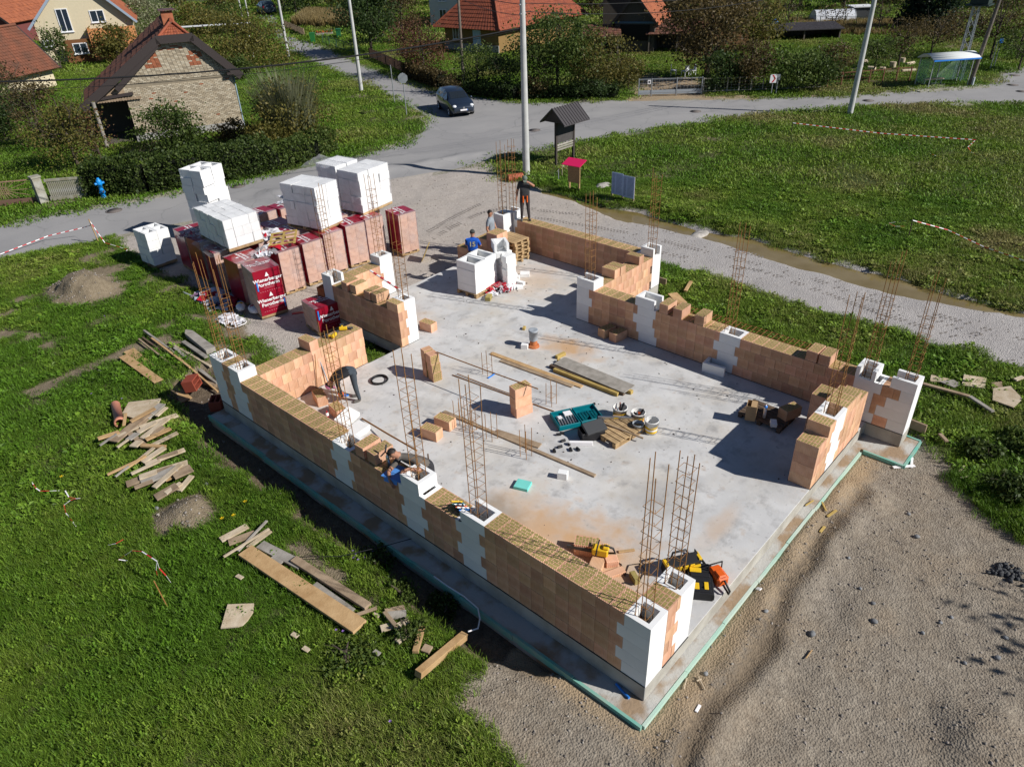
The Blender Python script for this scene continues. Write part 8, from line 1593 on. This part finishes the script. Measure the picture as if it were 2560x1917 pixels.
# ================================================================ PEOPLE
SKIN = mat('skin', (.40, .20, .125), rough=.55, var=.08); HAIRM = mat('hair_dark', (.02, .015, .012), rough=.6); SHOE = mat('work_shoe', (.11, .10, .09), rough=.8)
def person(label, J, cols, k, head_dir, face_dir, sleeves=.5, hair='hair', cap=None, gloves=None, crew=None):
    """J: joints in world space (metres); one skinned surface, faces coloured by the nearest limb; k body scale"""
    o_ = thing('person', label, 'person', tuple(J['pelvis'][:2])+(0,), 0, 'builders on the site'); org = Vector(o_.location); P = {n: Vector(v)-org for n, v in J.items()}
    V3 = Vector; hd = V3(head_dir).normalized(); fd = V3(face_dir); fd = (fd-hd*fd.dot(hd)).normalized(); sd = hd.cross(fd)
    P['neck_top'] = P['neck']+hd*.075*k; P['head'] = P['neck']+hd*.175*k+fd*.02*k; P['top'] = P['neck']+hd*.245*k
    order = []; rad = {}; edges = []
    def add(n, r, par=None):
        order.append(n); rad[n] = r*k
        if par: edges.append((order.index(par), order.index(n)))
    add('pelvis', .145); P['belly'] = P['pelvis'].lerp(P['chest'], .5)
    add('belly', .135, 'pelvis'); add('chest', .155, 'belly'); add('neck', .062, 'chest'); add('neck_top', .058, 'neck'); add('head', .092, 'neck_top'); add('top', .062, 'head')
    for s in ('l', 'r'):
        add('sh_'+s, .072, 'chest'); P['ua_'+s] = P['sh_'+s].lerp(P['el_'+s], .5); add('ua_'+s, .054, 'sh_'+s); add('el_'+s, .044, 'ua_'+s); P['fa_'+s] = P['el_'+s].lerp(P['wr_'+s], .4); add('fa_'+s, .042, 'el_'+s); add('wr_'+s, .029, 'fa_'+s)
        hdv = (P['wr_'+s]-P['el_'+s]).normalized(); P['palm_'+s] = P.get('hand_'+s, P['wr_'+s]+hdv*.09*k); add('palm_'+s, .036, 'wr_'+s)
        add('hip_'+s, .098, 'pelvis'); P['th_'+s] = P['hip_'+s].lerp(P['kn_'+s], .5); add('th_'+s, .082, 'hip_'+s); add('kn_'+s, .060, 'th_'+s); P['cf_'+s] = P['kn_'+s].lerp(P['an_'+s], .35); add('cf_'+s, .060, 'kn_'+s); add('an_'+s, .044, 'cf_'+s); P['heel_'+s] = P['an_'+s]+V3((0, 0, -.045*k)); add('heel_'+s, .042, 'an_'+s); add('toe_'+s, .036, 'heel_'+s)
    me = bpy.data.meshes.new('b'); me.from_pydata([P[n] for n in order], edges, []); ob = bpy.data.objects.new('b', me); COL.objects.link(ob); bm = bmesh.new(); bm.from_mesh(me); ly = bm.verts.layers.skin.verify()
    for v, n in zip(bm.verts, order): v[ly].radius = (rad[n]*(1.4 if n in ('chest', 'pelvis', 'belly') else 1.12), rad[n]*(.95 if n in ('chest', 'belly') else 1.12)); v[ly].use_root = n == 'pelvis'
    bm.to_mesh(me); bm.free(); md = ob.modifiers.new('s', 'SKIN'); md.use_smooth_shade = True; md2 = ob.modifiers.new('u', 'SUBSURF'); md2.levels = 2; md2.render_levels = 2
    bm_me = bpy.data.meshes.new_from_object(ob.evaluated_get(bpy.context.evaluated_depsgraph_get())); bpy.data.objects.remove(ob)
    mats = [SKIN, cols['shirt'], cols['trousers'], SHOE, gloves or SKIN]; bones = []
    def bone(a, b, r, m): bones.append((P[a], P[b], r*k, m))
    bone('pelvis', 'belly', .13, 2); bone('belly', 'chest', .16, 1); bone('chest', 'neck', .10, 1); bone('neck', 'top', .09, 0)
    for s in ('l', 'r'):
        bone('chest', 'sh_'+s, .09, 1); P['_c'+s] = P['sh_'+s].lerp(P['el_'+s], sleeves); bone('sh_'+s, '_c'+s, .06, 1); P['_d'+s] = P['_c'+s].lerp(P['wr_'+s], .02); bone('_c'+s, 'el_'+s, .045, 0 if sleeves < .99 else 1); bone('el_'+s, 'wr_'+s, .04, 0 if sleeves < .99 else 1); bone('wr_'+s, 'palm_'+s, .036, 4)
        bone('pelvis', 'hip_'+s, .11, 2); bone('hip_'+s, 'kn_'+s, .08, 2); P['_a'+s] = P['an_'+s]+V3((0, 0, .03*k)); bone('kn_'+s, '_a'+s, .055, 2); bone('_a'+s, 'heel_'+s, .05, 3); bone('heel_'+s, 'toe_'+s, .05, 3)
    mb = MB(); vs = [v.co.copy() for v in bm_me.vertices]
    # neck and head keep the skull shape: pull the face forward a little, flatten the back
    A = np.array([b[0] for b in bones]); B = np.array([b[1] for b in bones]); Rr = np.array([b[2] for b in bones])
    for p in bm_me.polygons:
        c = np.array(p.center); E = B-A; t_ = np.clip(((c-A)*E).sum(1)/((E*E).sum(1)+1e-9), 0, 1); D = np.linalg.norm(c-(A+E*t_[:, None]), axis=1)/Rr; mb.mi.append(bones[int(np.argmin(D))][3]); mb.f.append(list(p.vertices)); mb.sm.append(True)
    mb.v = [tuple(v) for v in vs]
    # face: nose, ears, brows; hands: four fingers and a thumb each
    hc = P['head']
    def on(f, s_, h): return hc+(fd*f+sd*s_+hd*h)*k
    mb.tube([on(.075, 0, .03), on(.108, 0, -.012), on(.085, 0, -.02)], [.010*k, .017*k, .010*k], 6); 
    for q in (-1, 1): mb.blob(tuple(on(-.005, q*.082, 0)), .012*k, .012*k, .028*k, 0); mb.blob(tuple(on(.080, q*.030, .022)), .013*k, .013*k, .009*k, 5)
    mb.blob(tuple(on(.082, 0, -.048)), .020*k, .020*k, .007*k, 6)
    for s in ('l', 'r'):
        w, pm = P['wr_'+s], P['palm_'+s]; d = (pm-w).normalized(); sidev = d.orthogonal().normalized() if abs(d.z) > .9 else d.cross(V3((0, 0, 1))).normalized(); nv = d.cross(sidev)
        for j, (off, ln) in enumerate(((-.030, .072), (-.010, .082), (.010, .076), (.029, .060))): b0 = pm+sidev*off*k; mb.tube([b0-d*.01*k, b0+(d*.6+nv*.1)*ln*k, b0+(d*.95+nv*.35)*ln*k], [.012*k, .010*k, .007*k], 5, 4)
        b0 = w+d*.03*k-sidev*.03*k; mb.tube([b0, b0+(d*.5-sidev*.6)*.05*k, b0+(d*1.0-sidev*.6)*.07*k], [.014*k, .011*k, .008*k], 5, 4)
    body = mb.build('body', mats+[HAIRM, mat('lips', (.26, .09, .07), rough=.5)], o_)
    mb = MB(); M_ = Matrix.Translation(hc+(hd*.022-fd*.012)*k) @ MX((0, 0, 0), fd, sd)
    def shell(rx, ry, rz, cut, back, m):
        vs, fs = [], []; nu, nv = 16, 8
        for i in range(nv+1):
            a = cut*i/nv
            for j in range(nu): t_ = 2*math.pi*j/nu; aa = a*(1+(back if math.cos(t_) < .35 else 0)*.5); vs.append(M_ @ V3((rx*math.sin(aa)*math.cos(t_)*k, ry*math.sin(aa)*math.sin(t_)*k, rz*math.cos(aa)*k)))
        fs = [(i*nu+j, (i+1)*nu+j, (i+1)*nu+(j+1) % nu, i*nu+(j+1) % nu) for i in range(nv) for j in range(nu)]; mb.add(vs, fs, 0, True)
    shell(.102, .094, .108, 1.25, .9, HAIRM); mb.build('hair', cols.get('hair', HAIRM), o_)
    if cap:
        mb = MB(); shell(.108, .101, .115, 1.35, .15, cap); q = [on(.085, -.07, .045), on(.085, .07, .045), on(.175, .05, .025), on(.175, -.05, .025)]; mb.add([Vector(v) for v in q]+[Vector(v)-hd*.008*k for v in q], [(0, 1, 2, 3), (7, 6, 5, 4), (2, 6, 7, 3), (1, 5, 6, 2), (3, 7, 4, 0)]); mb.build('cap', cap, o_)
    return o_, P
def upright(x, y, z, k, face, over):
    """a standing skeleton facing azimuth face; over replaces joints (given in body axes: forward, left, up)"""
    f = Vector((math.cos(face), math.sin(face), 0)); l = Vector((-f.y, f.x, 0)); b = dict(pelvis=(0, 0, .95), chest=(.0, 0, 1.32), neck=(.0, 0, 1.50), sh_l=(0, .19, 1.42), sh_r=(0, -.19, 1.42), el_l=(-.02, .26, 1.13), el_r=(-.02, -.26, 1.13), wr_l=(.08, .27, .88), wr_r=(.08, -.27, .88), hip_l=(0, .095, .90), hip_r=(0, -.095, .90), kn_l=(.02, .12, .49), kn_r=(.02, -.12, .49), an_l=(0, .13, .085), an_r=(0, -.13, .085), toe_l=(.17, .16, .035), toe_r=(.17, -.16, .035)); b.update(over)
    return {n: Vector((x, y, z))+(f*v[0]+l*v[1])*k+Vector((0, 0, v[2]*k)) for n, v in b.items()}, f, l
CT = {'grey': mat('shirt_charcoal', (.045, .047, .05), rough=.9, var=.2), 'lgrey': mat('shirt_grey', (.25, .28, .31), rough=.9, var=.12), 'blue': mat('shirt_blue', (.01, .10, .50), rough=.8, var=.15), 'black': mat('shirt_black', (.018, .018, .02), rough=.9), 'olive': mat('shirt_brown_grey', (.13, .115, .10), rough=.9, var=.15), 'work': mat('work_trousers', (.06, .05, .05), rough=.9, var=.3), 'jean': mat('grey_jeans', (.06, .075, .09), rough=.9, var=.25), 'dark': mat('dark_trousers', (.03, .03, .035), rough=.9)}
CAPG = mat('cap_olive', (.13, .16, .13), rough=.9); CAPD = mat('cap_dark', (.05, .055, .05), rough=.9); CAPP = mat('cap_pink', (.62, .22, .42), rough=.85)
# on the wall, wiping his face
k = .885; fa = R(-133); J, f, l = upright(11.72, 12.52, 1.008, k, fa, dict(neck=(.05, 0, 1.48), chest=(.02, 0, 1.30), el_l=(.13, .34, 1.32), wr_l=(.22, .13, 1.50), hand_l=(.21, .05, 1.53), el_r=(-.04, -.27, 1.12), wr_r=(.03, -.31, .86), an_l=(.02, .15, .085), an_r=(0, -.13, .085), toe_l=(.18, .20, .035), toe_r=(.18, -.15, .035)))
p1, P1 = person('man in a charcoal shirt standing on top of the far wall, hand at his face', J, dict(shirt=CT['grey'], trousers=CT['work']), k, f*.55+Vector((0, 0, .8)), f*.8+Vector((0, 0, -.7)), .55, cap=CAPG)
for s in (-1, 1): mb = MB(); b_ = P1['pelvis']+f*.125*k+l*s*.075*k; mb.bar(b_+Vector((0, 0, .02)), b_+Vector((0, 0, -.20)), .03, .03); mb.build('orange_pocket', ORA, p1)
# behind the brick stack, grey shirt
k = .86; fa = R(-62); J, f, l = upright(10.62, 13.1, 0, k, fa, dict(el_l=(.08, .30, 1.12), wr_l=(.18, .22, .92), el_r=(-.05, -.32, 1.14), wr_r=(.1, -.3, .93)))
person('man in a light grey shirt looking aside behind the clay block stack', J, dict(shirt=CT['lgrey'], trousers=CT['dark']), k, (0, 0, 1), f, .5, gloves=mat('glove_red', (.5, .04, .03), rough=.7))
# blue shirt, back to us
k = .84; fa = R(38); J, f, l = upright(9.0, 12.32, 0, k, fa, dict(chest=(.05, 0, 1.31), neck=(.09, 0, 1.48), el_l=(.16, .27, 1.16), wr_l=(.36, .16, 1.12), el_r=(.12, -.28, 1.15), wr_r=(.34, -.2, 1.1)))
p3, P3 = person('man in a blue shirt numbered 15 seen from behind at the foam stack', J, dict(shirt=CT['blue'], trousers=CT['jean']), k, f*.15+Vector((0, 0, 1)), f, .6, cap=CAPD)
text('15', .25*k, p3, MX(P3['chest'].lerp(P3['belly'], .12)-f*.168*k+Vector((0, 0, .02)), -l*-1, (0, 0, 1)) if False else MX(P3['chest'].lerp(P3['belly'], .12)-f*.158*k, f.cross(Vector((0, 0, 1))), Vector((0, 0, 1))+f*.1), mat('print_yellow', (.50, .45, .22), rough=.7), 'shirt_number')
# bending over
k = .90; f = Vector((-.74, .60, 0)).normalized() if False else Vector((-.83, .45, 0)).normalized(); l = Vector((-f.y, f.x, 0)); c = Vector((2.10, 9.48, 0)); W_ = lambda a, b, z: c+(f*a+l*b)*k+Vector((0, 0, z*k))
J = dict(pelvis=W_(-.02, 0, .93), chest=W_(.36, 0, .90), neck=W_(.52, 0, .76), sh_l=W_(.42, .18, .80), sh_r=W_(.42, -.18, .80), el_l=W_(.42, .2, .50), el_r=W_(.42, -.2, .52), wr_l=W_(.36, .1, .27), wr_r=W_(.36, -.1, .28), hip_l=W_(0, .1, .88), hip_r=W_(0, -.1, .88), kn_l=W_(.0, .12, .48), kn_r=W_(-.02, -.12, .48), an_l=W_(-.06, .13, .085), an_r=W_(-.06, -.13, .085), toe_l=W_(.12, .15, .035), toe_r=W_(.12, -.15, .035))
person('man in black bending deep over the slab, pink cap on', J, dict(shirt=CT['black'], trousers=CT['jean']), k, f*.55+Vector((0, 0, -.75)), f*.2+Vector((0, 0, -1))-f*.6, 1.0, cap=CAPP)
t = thing('hand_tool', 'orange and blue hand tool held low by the bending man', 'tool', c+f*.38*k+Vector((0, 0, .18))); mb = MB(); mb.cbox((0, 0, .04), (.12, .08, .1)); mb.build('body', ORA, t, bevel=.01); mb = MB(); mb.cbox((.1, -.05, .0), (.1, .1, .03)); mb.build('plate', BLU, t)
# leaning over the front wall
k = .88; J = {n: Vector(v) for n, v in dict(pelvis=(.80, 5.50, .86), chest=(.47, 5.50, 1.19), neck=(.30, 5.58, 1.30), sh_l=(.43, 5.32, 1.25), sh_r=(.36, 5.66, 1.20), el_l=(.36, 5.08, 1.20), wr_l=(.16, 5.20, 1.29), hand_l=(.08, 5.23, 1.285), el_r=(.05, 5.66, 1.06), wr_r=(-.05, 5.50, .98), hand_r=(-.055, 5.43, .92), hip_l=(.84, 5.42, .82), hip_r=(.84, 5.60, .82), kn_l=(.80, 5.40, .44), kn_r=(.82, 5.62, .44), an_l=(.92, 5.38, .08), an_r=(.95, 5.64, .08), toe_l=(.76, 5.36, .035), toe_r=(.79, 5.66, .035)).items()}
person('man in a brown grey shirt leaning over the front wall to a column', J, dict(shirt=CT['olive'], trousers=CT['dark']), k, (-.55, .42, .62), (-.75, -.30, -.55), .6)
t = thing('blue_sheet', 'blue plastic sheet on the wall under the arms of the leaning man', 'plastic sheet', (.16, 5.55, 1.012), R(12)); mb = MB(); mb.box(-.2, -.22, 0, .2, .22, .006); mb.cbox((-.2, 0, -.03), (.006, .3, .1), ry=R(15)); mb.build('sheet', mat('sheet_blue', (.08, .25, .62), rough=.5), t)
